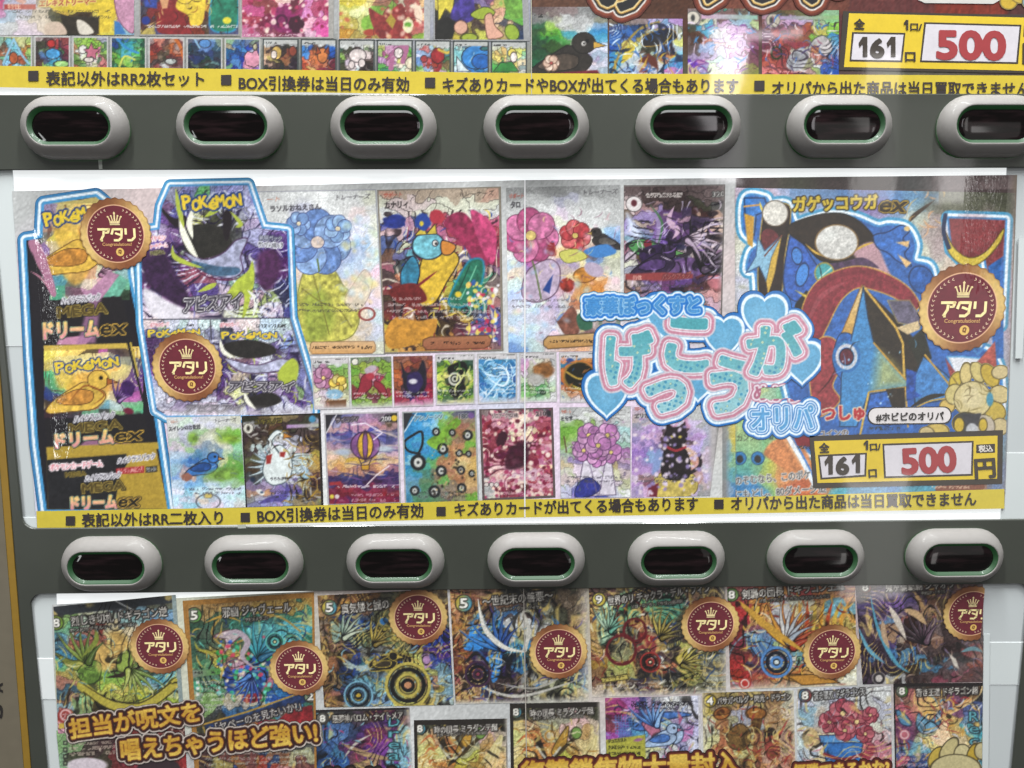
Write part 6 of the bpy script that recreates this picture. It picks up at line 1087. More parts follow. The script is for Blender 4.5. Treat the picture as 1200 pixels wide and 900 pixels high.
a = lcard([(62.5, 711), (206, 697), (216, 846), (68, 860)], "444 bba 99a 555 444 665;8a6 cca bba 9bb 8ab 79a;7a8 bcb cb9 9bb 9bb 79b;69a a65 dc9 dca cba 48a;578 954 dc8 dca dcb 8ab;48a 7ab db7 dc8 9a6 786;7a7 9a5 874 ba6 8a4 543;a95 8b5 7a5 554 785 7aa;a76 673 9b5 9a7 6bb 8bb;467 553 bb5 cb6 8ab 59a;976 8b8 aa5 bb4 bb5 bb8;8ab aa7 553 8a6 ab6 9a4;b76 a43 454 785 aa7 ab8;c9a b66 464 9b8 8a7 9a6")
a.p([(63, 711), (206, 698), (206, 706), (63, 722)], '3c3f44'); a.l([(135, 704), (158, 716)], 1.4, 'c8c8c8')
a.p([(96, 762), (130, 752), (128, 742), (140, 740), (152, 756), (140, 778), (120, 786)], 'cba862', smooth=True, tex=.25, soft=3); a.p([(64, 765), (86, 774), (104, 770), (112, 756), (110, 774), (100, 784), (84, 784)], '8f9440', smooth=True, tex=.2, line=('3a3a1c', 1.2)); a.p([(138, 770), (150, 762), (156, 774), (152, 786), (138, 786)], '8a9c4a', smooth=True, tex=.3, line=('3a3a1c', 1.2)); a.p([(90, 788), (104, 774), (118, 778), (116, 796), (104, 802), (96, 798)], '6f8f3f', smooth=True, tex=.35, line=('2c3a1c', 1.2))
a.l([(96, 804), (126, 826), (160, 830), (192, 812), (204, 800)], 12, 'b3a645'); a.l([(98, 810), (130, 830), (166, 832)], 3, '8aa048', a=.7); a.l([(96, 804), (126, 819), (160, 822), (200, 800)], 1.3, '4a4420'); a.l([(124, 794), (146, 790), (166, 780)], 5, '3a2a22', 'mid'); a.l([(84, 800), (78, 820), (74, 828)], 4, '4a3a2a', 'mid'); a.p([(112, 818), (126, 826), (144, 838), (110, 840)], '4a4024', smooth=True); a.p([(84, 818), (96, 826), (104, 814), (108, 836), (92, 842)], '8aa070', smooth=True, tex=.3); a.p([(112, 730), (124, 730), (118, 748)], '8e4038')
a.flow('15110f', 'd8be70', 10, .022, .7, None, .48); a.ink(1, a=.6, f=.09); a.busy('4a4a20 d8d49c 5a8a9a 3a2a20 c8c070', 80, 16, 1.5, (64, 740, 208, 846), 1)
a.wing(104, 776, 44, -150, '8fa04a', '5a7030', 4, '2c3418'); a.l([(96, 770), (112, 752), (112, 738)], 6, '8a9440', 'mid'); a.wing(150, 786, 40, 10, '7a9444', 'b0b860', 4, '2c3418'); a.l([(98, 806), (130, 826), (166, 829), (200, 806)], 9, 'b8aa48'); a.l([(98, 802), (130, 820), (166, 823), (200, 800)], 1.2, '3a3418'); a.l([(98, 811), (130, 832), (166, 835), (202, 812)], 1.2, '3a3418'); a.e(76, 839, 9, 9, 'a04440'); a.ring(77, 838, 6, 2, 'd8b0b0'); a.txt("力", 73, 842, 81, 842, 'd8c0c0', em=8)
cost(a, 66, 730, "8", '8a9c40', '7a9a3c', 9); nm(a, "烈しき切札 ドギラゴン逆", 84, 733, 196, 721, 12); a.txt("エンドオブギルティ・ドラゴン", 82, 741, 160, 733, 'd8d4c8', [(1, '2a2422')], em=5)
a.p([(69, 848), (78, 847), (79, 853), (69, 854)], 'c8ac4c'); a.frame('8f9c9c', 0, 0, 5, 0); a.done(.09)
a = lcard([(66, 856), (216, 846), (222, 960), (76, 960)], "8a7 733 943 733 633;8a7 433 834 944 733;8a8 443 733 934 933;9a8 a55 433 a44 833;8b9 944 a55 533 944", d=D_CARD + .00003); a.rows(82, 210, [866, 872, 878, 884], 'c8b8a8', 3.6, .6, -.05); a.busy('d8c8b8 4a2020', 60, 8, 1.2); a.e(102, 897, 24, 9, 'd0c4cc', soft=1); a.e(186, 903, 26, 16, '44343a'); 
for y in (868, 876, 884, 892): a.p([(74, y), (79, y), (79, y + 5), (74, y + 5)], '2a2a2a'); a.p([(75.2, y + 1.2), (77.8, y + 1.2), (77.8, y + 3.8), (75.2, y + 3.8)], '9aa888')
a.done()
a = lcard([(214, 704), (368, 694), (372, 960), (232, 960)], "a85 a85 b96 b95 b95 a84;354 465 376 476 477 487;465 565 476 487 599 5ab;465 a95 585 59a 6bc 487;586 cb5 966 6b7 7cc 377;576 475 b9a 496 58b 466;5a8 586 687 b67 37a 376;898 8a6 ba9 4a6 25a 476;444 444 369 a98 48a 365;443 443 b74 834 485 544;433 433 544 946 334 555;644 a95 744 247 964 aa8;333 249 963 a43 b88 744;b85 943 832 a34 b65 433;664 9a7 8a5 966 b8a a67;586 496 8ab b8a a9a c9a")
a.l([(262, 720), (248, 740), (262, 756), (290, 748)], 2.4, 'b0924a'); a.l([(300, 718), (330, 724), (352, 740)], 2.2, 'b0924a'); a.l([(228, 752), (234, 762), (252, 764), (270, 758)], 4, 'a8a040', 'mid'); a.p([(250, 746), (270, 738), (284, 742), (272, 754), (262, 766), (264, 750)], 'c8b8bc', smooth=True, tex=.3, line=('6a3040', 1)); a.p([(290, 736), (312, 730), (322, 744), (310, 756), (296, 752)], '6ab8bc', smooth=True, tex=.4, soft=2); a.p([(292, 772), (306, 760), (318, 780), (304, 812), (288, 806)], '2c5a9a', smooth=True, tex=.5, soft=2); a.p([(262, 790), (268, 782), (280, 806), (290, 812), (268, 812)], '2c4a9a', smooth=True, tex=.4); a.p([(284, 816), (304, 812), (306, 820), (290, 824)], '9a3040', smooth=True)
a.flow('15110f', 'd8be70', 11, .022, .7, None, .48); a.ink(1, a=.5, f=.1); a.dots('4ac08a 3a6ad0 d84a6a e8d8c0 2c9a50 7ad0c8', 120, 2.2, (255, 745, 330, 812)); a.busy('c8a850 1c2a24 6ac0b0 2a3a6a', 70, 14, 1.3, (222, 715, 366, 812), 2)
a.wing(306, 772, 46, -130, '4ab0b8', '2c6a8c', 5, '12303a'); a.wing(292, 792, 34, 60, '2c4a9a', '4a80c8', 4, '141c3c'); a.l([(258, 748), (276, 740), (290, 752), (284, 770), (300, 784)], 7, 'b8a8b4', 'mid'); a.l([(240, 730), (262, 722), (282, 728)], 3, 'c8a048', 'mid'); a.gear(322, 752, 10, '6ac0b8', '1c3a3c', 'd8d0a0', 3); a.p([(226, 786), (258, 783), (258, 790), (226, 794)], '8a8a86', c2='5a9a48', g=(1, 0)); a.rows(228, 256, [788], '333', 3)
for i, s in enumerate(("アビスラッシュ", "マッハファイター", "W・ブレイカー")): a.txt(s, 236, 802.5 + i * 7, 262 + i * 0, 801 + i * 7, 'd0ccc8', em=5); a.p([(230, 798 + i * 7), (233.4, 798 + i * 7), (233.4, 801.4 + i * 7), (230, 801.4 + i * 7)], 'e0dcd8')
a.rows(236, 320, [820, 827], 'c8c4c0', 3, .6, -.04); a.txt("スマッシュ・バースト", 238, 834, 272, 830, 'd0ccc8', em=5)
a.p([(240, 848), (290, 836), (356, 812), (366, 812), (366, 820), (300, 845), (244, 862)], '2a3c64', tex=.4); a.l([(228, 852), (290, 834), (352, 812)], 2, 'b8923e', smooth=False); a.p([(320, 848), (340, 832), (366, 826), (368, 850)], '8c2a30', tex=.4)
a.txt("「ヤベーのを見たいか?」", 254, 857, 353, 831, 'e0dcd8', [(1.6, '3a3030')], em=11.5); a.l([(238, 852), (242, 862), (246, 852), (250, 862)], 1.6, 'b89a4a', smooth=False); cost(a, 364, 816, "2", '8a9a7a', '6a6a64', 8)
a.rows(240, 362, [884, 890, 896], 'b8c0b8', 3, .5, -.03); cost(a, 227.5, 721, "5", '8a8a84', '5a9a44', 9.5); nm(a, "邪幽 ジャヴェール", 261, 723, 341, 716, 13); a.txt("アビスドラゴン", 288, 728.5, 315, 725.5, 'd8d4c8', [(1, '2a2422')], em=4.6)
a.frame('a87a3c', 6, 6, 3, 0); a.done(.09)
a = lcard([(372, 698), (524, 690), (532, 826), (380, 829)], "864 964 753 554 653 654;a86 b84 865 543 765 986;654 236 346 775 555 754;876 246 25a 774 46a 665;865 247 774 a94 676 338;754 348 675 775 437 24a;653 447 777 884 a95 538;964 236 478 ba6 bb6 349;753 247 678 884 aa6 689;864 357 69a 9a8 b86 8ab;965 447 8bc 688 ba5 79a;864 89a 79b cc7 a95 abb", line=.25)
for x, y, r_, cs in ((478, 803, 24, ('b8a850', '2c2a28', 'b0a048')), (420, 816, 15, ('6a9ab4', '22303a', '7aa8bc'))):
    for k in range(7): a.ring(x, y, r_ - k * r_ / 7, r_ / 14, cs[k % 2], (r_ - k * r_ / 7) * .95)
a.e(478, 804, 7, 5.6, 'c8906a'); a.e(420, 818, 4, 5, 'c8a83c'); a.p([(386, 735), (392, 727), (412, 742), (420, 760), (404, 748), (392, 754)], '8a9c8c', smooth=True, line=('2a2a28', 1.2)); a.p([(420, 780), (400, 776), (410, 784), (430, 786), (436, 778)], 'a8b8b8', smooth=True); a.p([(432, 778), (446, 768), (470, 766), (484, 774), (464, 784), (440, 786)], '2c2824', smooth=True, line=('c0a848', 1.4)); a.e(455, 774, 6, 4, 'c8b058'); a.e(440, 777, 3.4, 4, 'c0a850'); a.p([(436, 750), (444, 734), (452, 748), (446, 756)], 'c8ac50', smooth=True, line=('2a2418', 1.2)); a.e(434, 733, 7, 6, '2c5a9a', line=('4a3a20', 1.4)); a.e(450, 728, 6, 5, '3a7ab4', line=('c0a040', 1.2)); a.p([(494, 768), (502, 764), (506, 780), (498, 784)], 'b08ab4')
a.flow('15110f', 'd8be70', 12, .022, .7, None, .48); a.ink(1, a=.75, f=.11, c='1c1a22'); a.flow('15110f', 'd8be70', 9, .022, .7, None, .48); a.ink(1, a=.6, f=.1, c='c0a860'); a.busy('c8b058 1c2030 2a4a9a 8ab4c4 4a3a1c', 120, 15, 1.4, (390, 720, 522, 826), 3); a.busy(GOLD, 70, 10, 1.3, (374, 696, 392, 828), 5)
a.gear(478, 803, 25, 'c0b058'); a.gear(420, 815, 16, '7aaac0', '1c2830', 'c8a83c'); a.wing(404, 748, 34, -100, '8aa090', 'c0c8b0', 3, '1c1e22'); a.wing(440, 756, 30, -110, 'c8b050', '8a7430', 4, '1c1a14'); a.bird(456, 772, 9, '2c2824', '4a4030', 'c8b058', 'c0a848'); a.l([(400, 770), (418, 782), (440, 784)], 3, 'a8b8b8', 'mid'); cost(a, 386, 712, "5", 'c8a83c', '4a94b8', 9.5); nm(a, "真気楼と誠の", 401, 719, 456, 712, 12.5); a.done(.09)
a = lcard([(527, 690), (688, 686), (690, 822), (534, 825)], "854 865 643 333 432 554 765;c96 b85 754 543 555 654 876;a75 643 47a 544 998 443 654;a74 48b 38b ccc bbb 554 865;964 49c 37a 665 ccb 443 664;953 346 48b 38b 655 554 876;743 325 247 49b 443 554 665;843 437 436 37a 333 444 555;955 434 325 544 999 bb9 346;a86 335 433 766 776 443 9a8;964 aaa 434 433 aa9 887 ba8", line=.25)
a.p([(544, 752), (556, 736), (564, 742), (566, 760), (546, 762)], '3a8ad0', smooth=True, tex=.25); a.p([(574, 742), (590, 732), (600, 748), (590, 756), (578, 752)], '3c86c8', smooth=True, tex=.25); a.p([(570, 770), (588, 768), (586, 790), (578, 800), (574, 788)], '3a86cc', smooth=True, tex=.3)
a.l([(560, 702), (570, 736), (590, 758), (614, 764)], 6, 'd0ccc4', 'mid'); a.l([(610, 715), (618, 740), (616, 766)], 5, 'c8c4bc', 'mid'); a.l([(546, 776), (558, 766), (574, 782), (570, 800)], 3, '2a2626'); a.e(597, 742, 9, 12, 'b8b8b8', wob=.3, tex=.4); a.ring(558, 790, 11, 3, '5a2c44', 9); a.l([(560, 800), (590, 815), (640, 812)], 4, 'b8b4ac', 'mid'); a.l([(586, 806), (640, 800), (680, 780)], 3.4, 'a8a8a4', 'mid'); a.l([(656, 818), (664, 800), (668, 780)], 5, 'c8b878', 'mid'); a.l([(676, 820), (674, 800), (678, 786)], 4, 'c8b878', 'mid')
a.flow('15110f', 'd8be70', 10, .022, .7, None, .48); a.ink(1, a=.8, f=.1, c='1a1818'); a.flow('15110f', 'd8be70', 11, .022, .7, None, .48); a.ink(1, a=.5, f=.1, c='c8bc98'); a.busy('d8d4c8 1c1a1c 3a7ab8 4a3a8a 8a6a34', 120, 15, 1.4, (545, 712, 688, 822), 3); a.busy(GOLD, 90, 11, 1.4, (530, 692, 552, 824), 5); a.fade('d8d0c8', 'r', 16, .8); a.fade('c8c4bc', 'b', 8)
a.wing(590, 760, 50, -170, '3a84cc', '2a4a90', 5, '101828'); a.l([(560, 702), (568, 736), (590, 758), (616, 764)], 6, 'd8d4cc', 'mid'); a.l([(612, 714), (620, 742), (610, 768)], 5, 'ccc8c0', 'mid'); a.gear(560, 790, 14, '4a2c4c', '161418', '8a3a50', 3); a.l([(566, 806), (610, 816), (680, 796)], 3.4, 'c0bcb4', 'mid'); a.l([(580, 800), (630, 806), (676, 780)], 2.6, 'a8a49c', 'mid'); cost(a, 543.5, 707, "5", 'c8a83c', '4a94b8', 10.5); nm(a, "〜世紀末の善悪〜", 566, 710, 648, 702, 12.5); a.txt("ゴッドノヴァ・ゲイヤ", 588, 716, 632, 713, 'd8d4c8', [(1, '2a2422')], em=4.6); a.done(.09)
a = lcard([(690, 686), (850, 682), (851, 812), (694, 817)], "755 654 544 776 875 555;865 8a8 644 7b9 976 654;b96 596 7a8 444 688 876;a74 7a8 854 ba5 554 675;974 586 c96 446 554 776;a85 776 933 a86 765 666;b96 554 944 544 bb6 865;954 886 733 544 664 566;973 9a5 843 b75 564 887;864 aa6 543 445 884 555;754 544 434 555 774 998;ba9 876 545 a86 665 bba", line=.25)
for x, y, r_ in ((728, 760, 17), (744, 741, 13), (738, 718, 15)): a.ring(x, y, r_, 2.6, '6a2026')
a.p([(700, 716), (716, 704), (722, 740), (704, 756)], 'a8c4a8', smooth=True, tex=.3, soft=2)
for k in range(6): a.l([(704 + k * 2, 756 - k * 8), (722, 748 - k * 7)], 1.6, '2c5a48', smooth=False)
a.p([(755, 712), (768, 735), (778, 720), (774, 706)], 'c8a848'); a.p([(756, 708), (800, 702), (790, 728), (770, 730)], '5aa890', smooth=True, tex=.3, soft=2, a=.8); a.p([(790, 770), (806, 760), (808, 776), (792, 778)], 'c0b050'); a.ring(764, 776, 8, 3, 'a83a34', 9); a.ring(770, 774, 7, 2, 'd8d4cc', 5)
a.flow('15110f', 'd8be70', 12, .022, .7, None, .48); a.ink(1, a=.85, f=.12, c='1a1714'); a.flow('15110f', 'd8be70', 9, .022, .7, None, .48); a.ink(1, a=.6, f=.11, c='d8c890'); a.busy('1c1814 d8c88a a88a3c e0dccc 7a2a24 2c4a7a', 170, 13, 1.5, (694, 700, 850, 816), 3)
for cx, cy in ((752, 790), (786, 756), (792, 746), (750, 770)):
    for k in range(4): a.ring(cx + k * 2.4, cy - k * 1.2, 4, 1, '2a2a2c', 6, rot=20)
a.p([(704, 795), (735, 790), (737, 796), (706, 800)], 'c0b060', line=('3a3018', 1)); a.txt("クリーチャー", 708, 798, 732, 794.5, '2a2418', em=5); a.rows(708, 790, [803, 808], 'c8c4bc', 2.6, .5, -.06); a.fade('c8c0b8', 'r', 10, .7); a.fade('d0c8c0', 'b', 9)
a.wing(716, 740, 30, -140, 'b8ccb0', '5a9a84', 5, '1c2a24'); a.wing(776, 748, 34, -120, 'c8b458', '7a6a2c', 5, '1a1714'); a.gear(762, 776, 11, 'a83a34', '241414', 'd8d0b0', 3); a.ring(728, 762, 17, 2.8, '6e1f26'); a.ring(744, 738, 13, 2.6, '6e1f26'); a.wing(800, 780, 30, -60, 'c0b04c', '8a7c34', 4, '1a1714'); cost(a, 702, 702.5, "9", 'd0c060', 'c8b448', 8.5); nm(a, "世界のリ チャクラ・デル・フィン", 713, 709, 832, 693, 11.5); a.txt("メガ・コアラ・ドラゴン/龍魂祭", 740, 713, 800, 706, 'd8d4c8', [(1, '2a2422')], em=4.6); a.done(.09)
a = lcard([(852, 682), (1002, 679), (1004, 803), (856, 808)], "a66 a54 b76 b66 b55 a65;754 964 c95 b55 c85 b86;944 b84 ca6 bba c96 d95 ;a33 c85 dc9 ccc b96 7ab;a34 a85 c96 a97 db6 c95;733 856 ba7 a75 964 a95;834 68a 79b a74 884 a84;633 48b ab8 675 964 b95;833 446 bbb 69a b96 a84;a33 745 ba6 b95 c96 ca7;932 a54 c96 c95 b96 ccb;b67 965 a75 b97 dc9 ddc", line=.2)
a.l([(866, 706), (900, 735), (938, 756)], 9, 'c0963c', 'mid'); a.l([(870, 712), (906, 742), (940, 764)], 2, '5a3c1c', 'mid'); a.p([(902, 708), (912, 704), (922, 732), (926, 746), (908, 726)], 'c4c4c8', smooth=True, tex=.2, line=('4a3a34', 1)); a.p([(914, 704), (922, 700), (932, 740), (926, 740)], 'c8c4c4', smooth=True); a.p([(880, 756), (896, 752), (910, 762), (890, 770)], '5a84b4', smooth=True, line=('2a2a40', 1.2)); a.ring(888, 776, 34, 1.8, '7ab0c0', 38, rot=30, a=.7); a.ring(924, 774, 28, 2.2, 'b86a34', 16, rot=-10); 
for i in range(16): a.e(898 + (i % 8) * 6.5, 772 + (i // 8) * 8, 3.6, 3, ['6a94c4', 'c8ccd0', '8ab898', '4a74b4'][i % 4], line=('2a2a34', .9))
a.p([(920, 790), (960, 792), (980, 800), (940, 800), (920, 796)], 'b8863c', smooth=True, tex=.3, line=('3a2a18', 1.2)); a.e(886, 714, 5, 6, 'd0a83c', wob=.2); a.ring(886, 714, 6, 2, 'a05a2c'); a.p([(966, 706), (986, 700), (992, 716), (976, 722), (964, 718)], '7ab0c0', smooth=True, tex=.4)
for k in range(7): a.l([(934 + k * 9, 752), (938 + k * 8, 726), (936 + k * 10, 704)], 4.5, ['d8a03c', 'c8542c', 'd8b850'][k % 3], 'mid')
a.flow('15110f', 'd8be70', 10, .022, .7, None, .48); a.ink(1, a=.65, f=.11, c='2a1614'); a.busy('e0b050 8a2a20 2a1c18 d8d0b8 c0542c', 120, 16, 1.6, (858, 700, 1000, 804), 3); a.fade('d8cdb8', 'b', 10, .9)
a.wing(930, 758, 58, -150, 'd8a83c', 'a8402a', 6, '3a1410'); a.wing(924, 752, 44, -112, 'd4d0cc', '9aa4b0', 3, '3a2a2c'); a.l([(866, 704), (902, 736), (946, 766)], 8, 'c89c40', 'mid'); a.gear(910, 776, 17, '5a8cc4', '1c2434', 'c8d0d0', 3); a.p([(922, 792), (962, 790), (984, 800), (940, 803)], 'c08c3c', line=('3a2410', 1.1)); a.e(873, 801, 7, 6, 'b83a34'); a.ring(873, 801, 4.5, 1.6, 'd8c0b8'); cost(a, 857.5, 697, "8", '5a8a3c', '7a9a5a', 8.5); nm(a, "剣轟の団長 ドギラゴン王道", 870, 701.5, 989, 690, 12); a.txt("メガ・コマンド・ドラゴン/革命軍/ハムカツ団", 890, 706, 972, 700, 'd8d4c8', [(1, '2a2422')], em=4.4); a.done(.09)
a = lcard([(1002, 679), (1152, 676), (1152, 799), (1011, 802)], "655 544 544 655 544 755;545 657 434 643 755 655;547 759 547 754 543 744;657 546 657 a86 543 655;434 68a 954 654 433 644;545 a86 547 766 433 755;434 547 a98 865 433 655;323 47a 433 544 322 844;434 434 58a 433 333 a76;323 333 432 479 655 943;434 aaa 433 544 845 533", line=.2)
a.l([(1020, 700), (1030, 740), (1048, 775), (1064, 788)], 4, '5a94ac', 'mid'); a.l([(1006, 735), (1018, 760), (1036, 775)], 3.4, '6a9cb4', 'mid'); a.l([(1016, 712), (1018, 730), (1028, 750)], 5, 'b09478', 'mid'); a.l([(1036, 730), (1036, 745), (1042, 758)], 6, 'b09478', 'mid'); a.l([(1042, 712), (1052, 728), (1060, 748)], 7, 'c8b8a8', 'mid'); a.l([(1060, 716), (1074, 720), (1084, 730)], 8, 'c4a078', 'mid'); a.l([(1072, 694), (1078, 706), (1084, 714)], 6, 'b89468', 'mid'); a.e(1072, 740, 16, 18, '3a201c', wob=.3, tex=.4)
for k in range(6): a.l([(1068 + k * 2, 760 - k * 4), (1080 + k, 750 - k * 5), (1090, 752 - k * 6)], 1.5, '8a6a5a', 'mid')
a.e(1054, 708, 6, 6, '7a5a9a', wob=.3); a.flow('15110f', 'd8be70', 11, .022, .7, None, .48); a.ink(1, a=.6, f=.1, c='1c1418'); a.busy('8a7a9a 2a1c20 b8a090 5a4a6a 4a2a2a', 100, 15, 1.3, (1004, 692, 1150, 798), 3)
a.e(1030, 795, 8, 7.5, 'c0b8b4'); a.ring(1030, 795, 5.6, 3, '3a3438'); a.l([(1126, 764), (1140, 760), (1152, 764)], 5, '6aa0ac', 'mid'); a.p([(1112, 766), (1120, 772), (1124, 784), (1118, 780)], 'd8d0c4'); a.fade('8a7f80', 'r', 60, .45)
a.wing(1086, 752, 44, -170, '3a2a30', '6a5060', 5, '100c10'); a.l([(1020, 698), (1030, 740), (1050, 776), (1066, 788)], 4, '5a9cb4', 'mid'); a.l([(1006, 736), (1018, 762), (1038, 778)], 3.4, '6aa4b8', 'mid'); a.l([(1060, 714), (1074, 720), (1086, 732)], 8, 'c8a880', 'mid'); a.l([(1042, 710), (1052, 728), (1062, 750)], 7, 'ccc0b4', 'mid'); a.l([(1034, 726), (1036, 745), (1042, 760)], 6, 'b89c80', 'mid'); cost(a, 1014, 688, "8", '7a7670', '9a4a40', 8); nm(a, "鬼ヶ覇覇覇 ジャオウ", 1038, 693, 1118, 688, 10.5); a.txt("デモニオ・ドラゴン", 1080, 697, 1108, 695, 'c8c4b8', [(1, '2a2422')], em=4.4); a.done(.09)
# second row
a = lcard([(370, 832), (480, 829), (486, 960), (372, 960)], "333 444 545 433 524 555;358 57a 346 537 636 866;469 479 636 735 849 9bb;247 36a 745 638 739 7ab;358 567 875 a86 637 8bc;247 644 ba8 754 425 79a;336 865 744 633 536 8ab;345 533 545 433 524 9bc", line=.2, d=D_CARD - .00003)
a.l([(380, 840), (388, 856), (384, 872)], 4, '5a94b4', 'mid'); a.l([(398, 870), (430, 884), (470, 892)], 6, 'a88a6c', 'mid'); a.l([(402, 890), (416, 872), (436, 860)], 3, 'c0b8b0', 'mid'); a.flow('15110f', 'd8be70', 12, .022, .7, None, .48); a.ink(1, a=.6, f=.12, c='1a1420'); a.busy('c8a878 7a3a8a 1c1420 8ab4c4 c84a7a', 80, 13, 1.4, None, 3)
for i, ch in enumerate("Dream"): a.txt(ch, 455.5, 851 + i * 13, 468, 851 + i * 13, '6ab4c0', [(1.4, '2a3a44')], em=15)
cost(a, 378, 842, "8", '8a8680', '5a5854', 7.5); nm(a, "悪夢神バロム・ナイトメア", 390, 846.5, 472, 841.5, 9.5); a.frame('322c2e', 1, 3, 0, 0); a.fade('d8d0d0', 'r', 7, .8); a.done(.09)
def gold_card(x0, x1, y0, fl):
    a = lcard([(x0, y0 + 2), (x1, y0), (x1 + 2, 960), (x0 + 2, 960)], "443 443 443 443 443;cb8 b97 998 caa ba9;cc8 b74 aa8 b96 cb8;dc9 c84 bb5 a84 db8;cb7 b85 ba4 874 dc9;dc8 cc9 ba5 985 dc8;cc8 b95 543 cb7 cc8;ba6 c96 ba6 a95 dc8", line=.2, d=D_CARD - .00003)
    ox = x0 - 485; a.e(532 + ox, 862, 7, 6.5, 'c8bca0'); a.ring(532 + ox, 862, 5.4, 2, 'b8883c'); a.p([(513 + ox, 866), (520 + ox, 862), (530 + ox, 890), (524 + ox, 890)], '3a3022', tex=.2); a.p([(534 + ox, 880), (548 + ox, 856), (554 + ox, 852), (550 + ox, 876), (540 + ox, 886)], 'b8903c', smooth=True, tex=.25, line=('3a2c18', 1)); a.l([(526 + ox, 896), (560 + ox, 866), (568 + ox, 858)], 4, '4a3c24'); a.e(563 + ox, 859, 6, 7, '7a9a50', line=('3a3c20', 1)); a.l([(516 + ox, 874), (530 + ox, 890), (544 + ox, 876)], 2.6, 'b8b4a8')
    for k in range(7): a.l([(492 + ox + k * 2, 872 + k * 4), (504 + ox, 862 + k * 5), (510 + ox, 872 + k * 3)], 3, ['c87a48', 'd8c88a', 'b8944a'][k % 3], 'mid')
    for k in range(8): a.l([(560 + ox + k * 3, 900), (574 + ox + k * 2, 880 - k * 2), (586 + ox, 862)], 2.4, ['c8b880', 'dccf9c'][k % 2], 'mid')
    a.flow('15110f', 'd8be70', 9, .022, .7, None, .48); a.ink(1, a=.5, f=.11, c='3a2c18'); a.busy('d8c480 5a4420 b8883c e0d8b0', 60, 12, 1.3, (x0 + 4, y0 + 12, x1, 905), 3)
    cost(a, x0 + 7, y0 + 12, "8", 'c8a83c', '4a94b8', 7.5); nm(a, "時の団長 ミラダンテ超", x0 + 24, y0 + 17.5, x0 + 98, y0 + 13.5, 9.5); a.txt("メガ・コマンド・ドラゴン/革命軍", x0 + 27, y0 + 21, x0 + 86, y0 + 18, 'd8d4c8', [(.9, '2a2422')], em=4); a.frame('332d28', 3.5, 6, 2, 0); a.fade('d8d0c8', 'r', 5, .8); a.done(.08)
gold_card(485, 594, 842, 0); gold_card(597.5, 703, 822.5, 1)
a = lcard([(709, 818), (821, 815), (822, 960), (712, 960)], "a58 a6a 447 98a ccc bbb ccd;845 749 358 66a 9bc a9b bbc;a5a 66a 59b aac cca b7a bbd;559 66a 79c cc9 bbb 99b ccd;88a 448 b79 c8a aac 89c bcd;bb5 cc5 bb5 658 9bd bbd cdd;cc5 bb4 cb5 557 aac ccd bbd;bc6 bb5 cc5 668 99b ddd ccd", line=.2, d=D_CARD - .00003)
a.e(723, 831, 12, 11, '9a3a74', wob=.15, tex=.3); a.ring(725, 833, 5, 2, '5a1c44'); a.p([(740, 852), (760, 838), (790, 834), (810, 838), (780, 844), (756, 856)], '4a74b4', smooth=True, tex=.3, line=('22304c', 1.3)); a.p([(752, 848), (766, 846), (776, 862), (768, 866)], 'b8748c', smooth=True, line=('4a2030', 1)); a.e(790, 860, 11, 12, 'a8bcd8', tex=.2, line=('3a4a6a', 1.2)); a.l([(784, 852), (792, 860), (798, 852)], 1.4, '3a4468', smooth=False); a.p([(794, 832), (800, 842), (796, 850)], 'a85a80'); a.flow('15110f', 'd8be70', 10, .022, .7, None, .48); a.ink(1, a=.65, f=.12, c='2a2c44'); a.busy('d8dcec 3a4474 8a9cc8 2a2a40 c87aa0', 80, 13, 1.4, (712, 830, 822, 905), 3)
a.bird(782, 858, 11, 'a8bcd8', '4a74b4', 'b8748c', '22304c'); a.wing(770, 850, 36, -160, '4a7cc0', '8ab0dc', 4, '1c2a4c'); gx = np.abs((a.X / 3.2) % 1 - .5) < .18; gy = np.abs((a.Y / 3.2) % 1 - .5) < .18; a.mix(full, ((gx | gy) & (a.X > 720) & (a.X < 746) & (a.Y > 838) & (a.Y < 862)) * .5, '5a90c8')
a.p([(710, 867), (756, 861), (758, 960), (711, 960)], 'b0ac48', tex=.08); a.txt("デュエリスト", 713, 870.5, 734, 868.5, '2a2818', em=4.6, bold=.2); a.rows(713, 750, [876, 883, 889], '3a3818', 4, .75); a.l([(742, 868), (754, 866)], 4, 'a06a90', 'mid'); a.rows(740, 812, [825.5], '2c2630', 6, .85, -.02); a.rows(744, 800, [830], '3a3440', 3, .7); a.frame('c8c4c8', 0, 0, 3, 0); a.done(.09)
a = lcard([(823, 812), (930, 809), (934, 960), (826, 960)], "875 985 a86 a96 975 aa9;ba5 876 99a 9ab a86 cba;bba 964 aa8 854 a97 ba8;cc9 b75 bb8 953 b98 a65;bba 875 974 854 c96 b87;cb7 654 753 a74 943 ca5;ba6 854 b84 964 b87 cb6;ba5 964 864 a74 954 ba5", line=.2, d=D_CARD - .00003)
a.e(846, 836, 10, 7, '9a6030', rot=-20, tex=.25, line=('3a2010', 1.2)); a.e(845, 835, 5, 3.6, '5a3018', rot=-20); a.e(886, 836, 12, 7, 'a06832', tex=.25, line=('3a2010', 1.2)); a.p([(880, 842), (894, 842), (890, 860), (880, 858)], '5a3c20', tex=.3); a.p([(852, 860), (868, 848), (880, 860), (874, 878), (856, 876)], '7a5c34', smooth=True, tex=.4, line=('2a1c10', 1.2)); a.l([(900, 886), (912, 864), (924, 842)], 3, 'a84a48', 'mid'); a.e(902, 858, 7, 6, '2c2222', wob=.3); a.p([(896, 866), (910, 864), (914, 886), (900, 890)], '9a4a40', smooth=True, tex=.3)
for k in range(14): a.l([(832 + k * 7, 826), (880, 900)], .9, 'd0a850', smooth=False, a=.25)
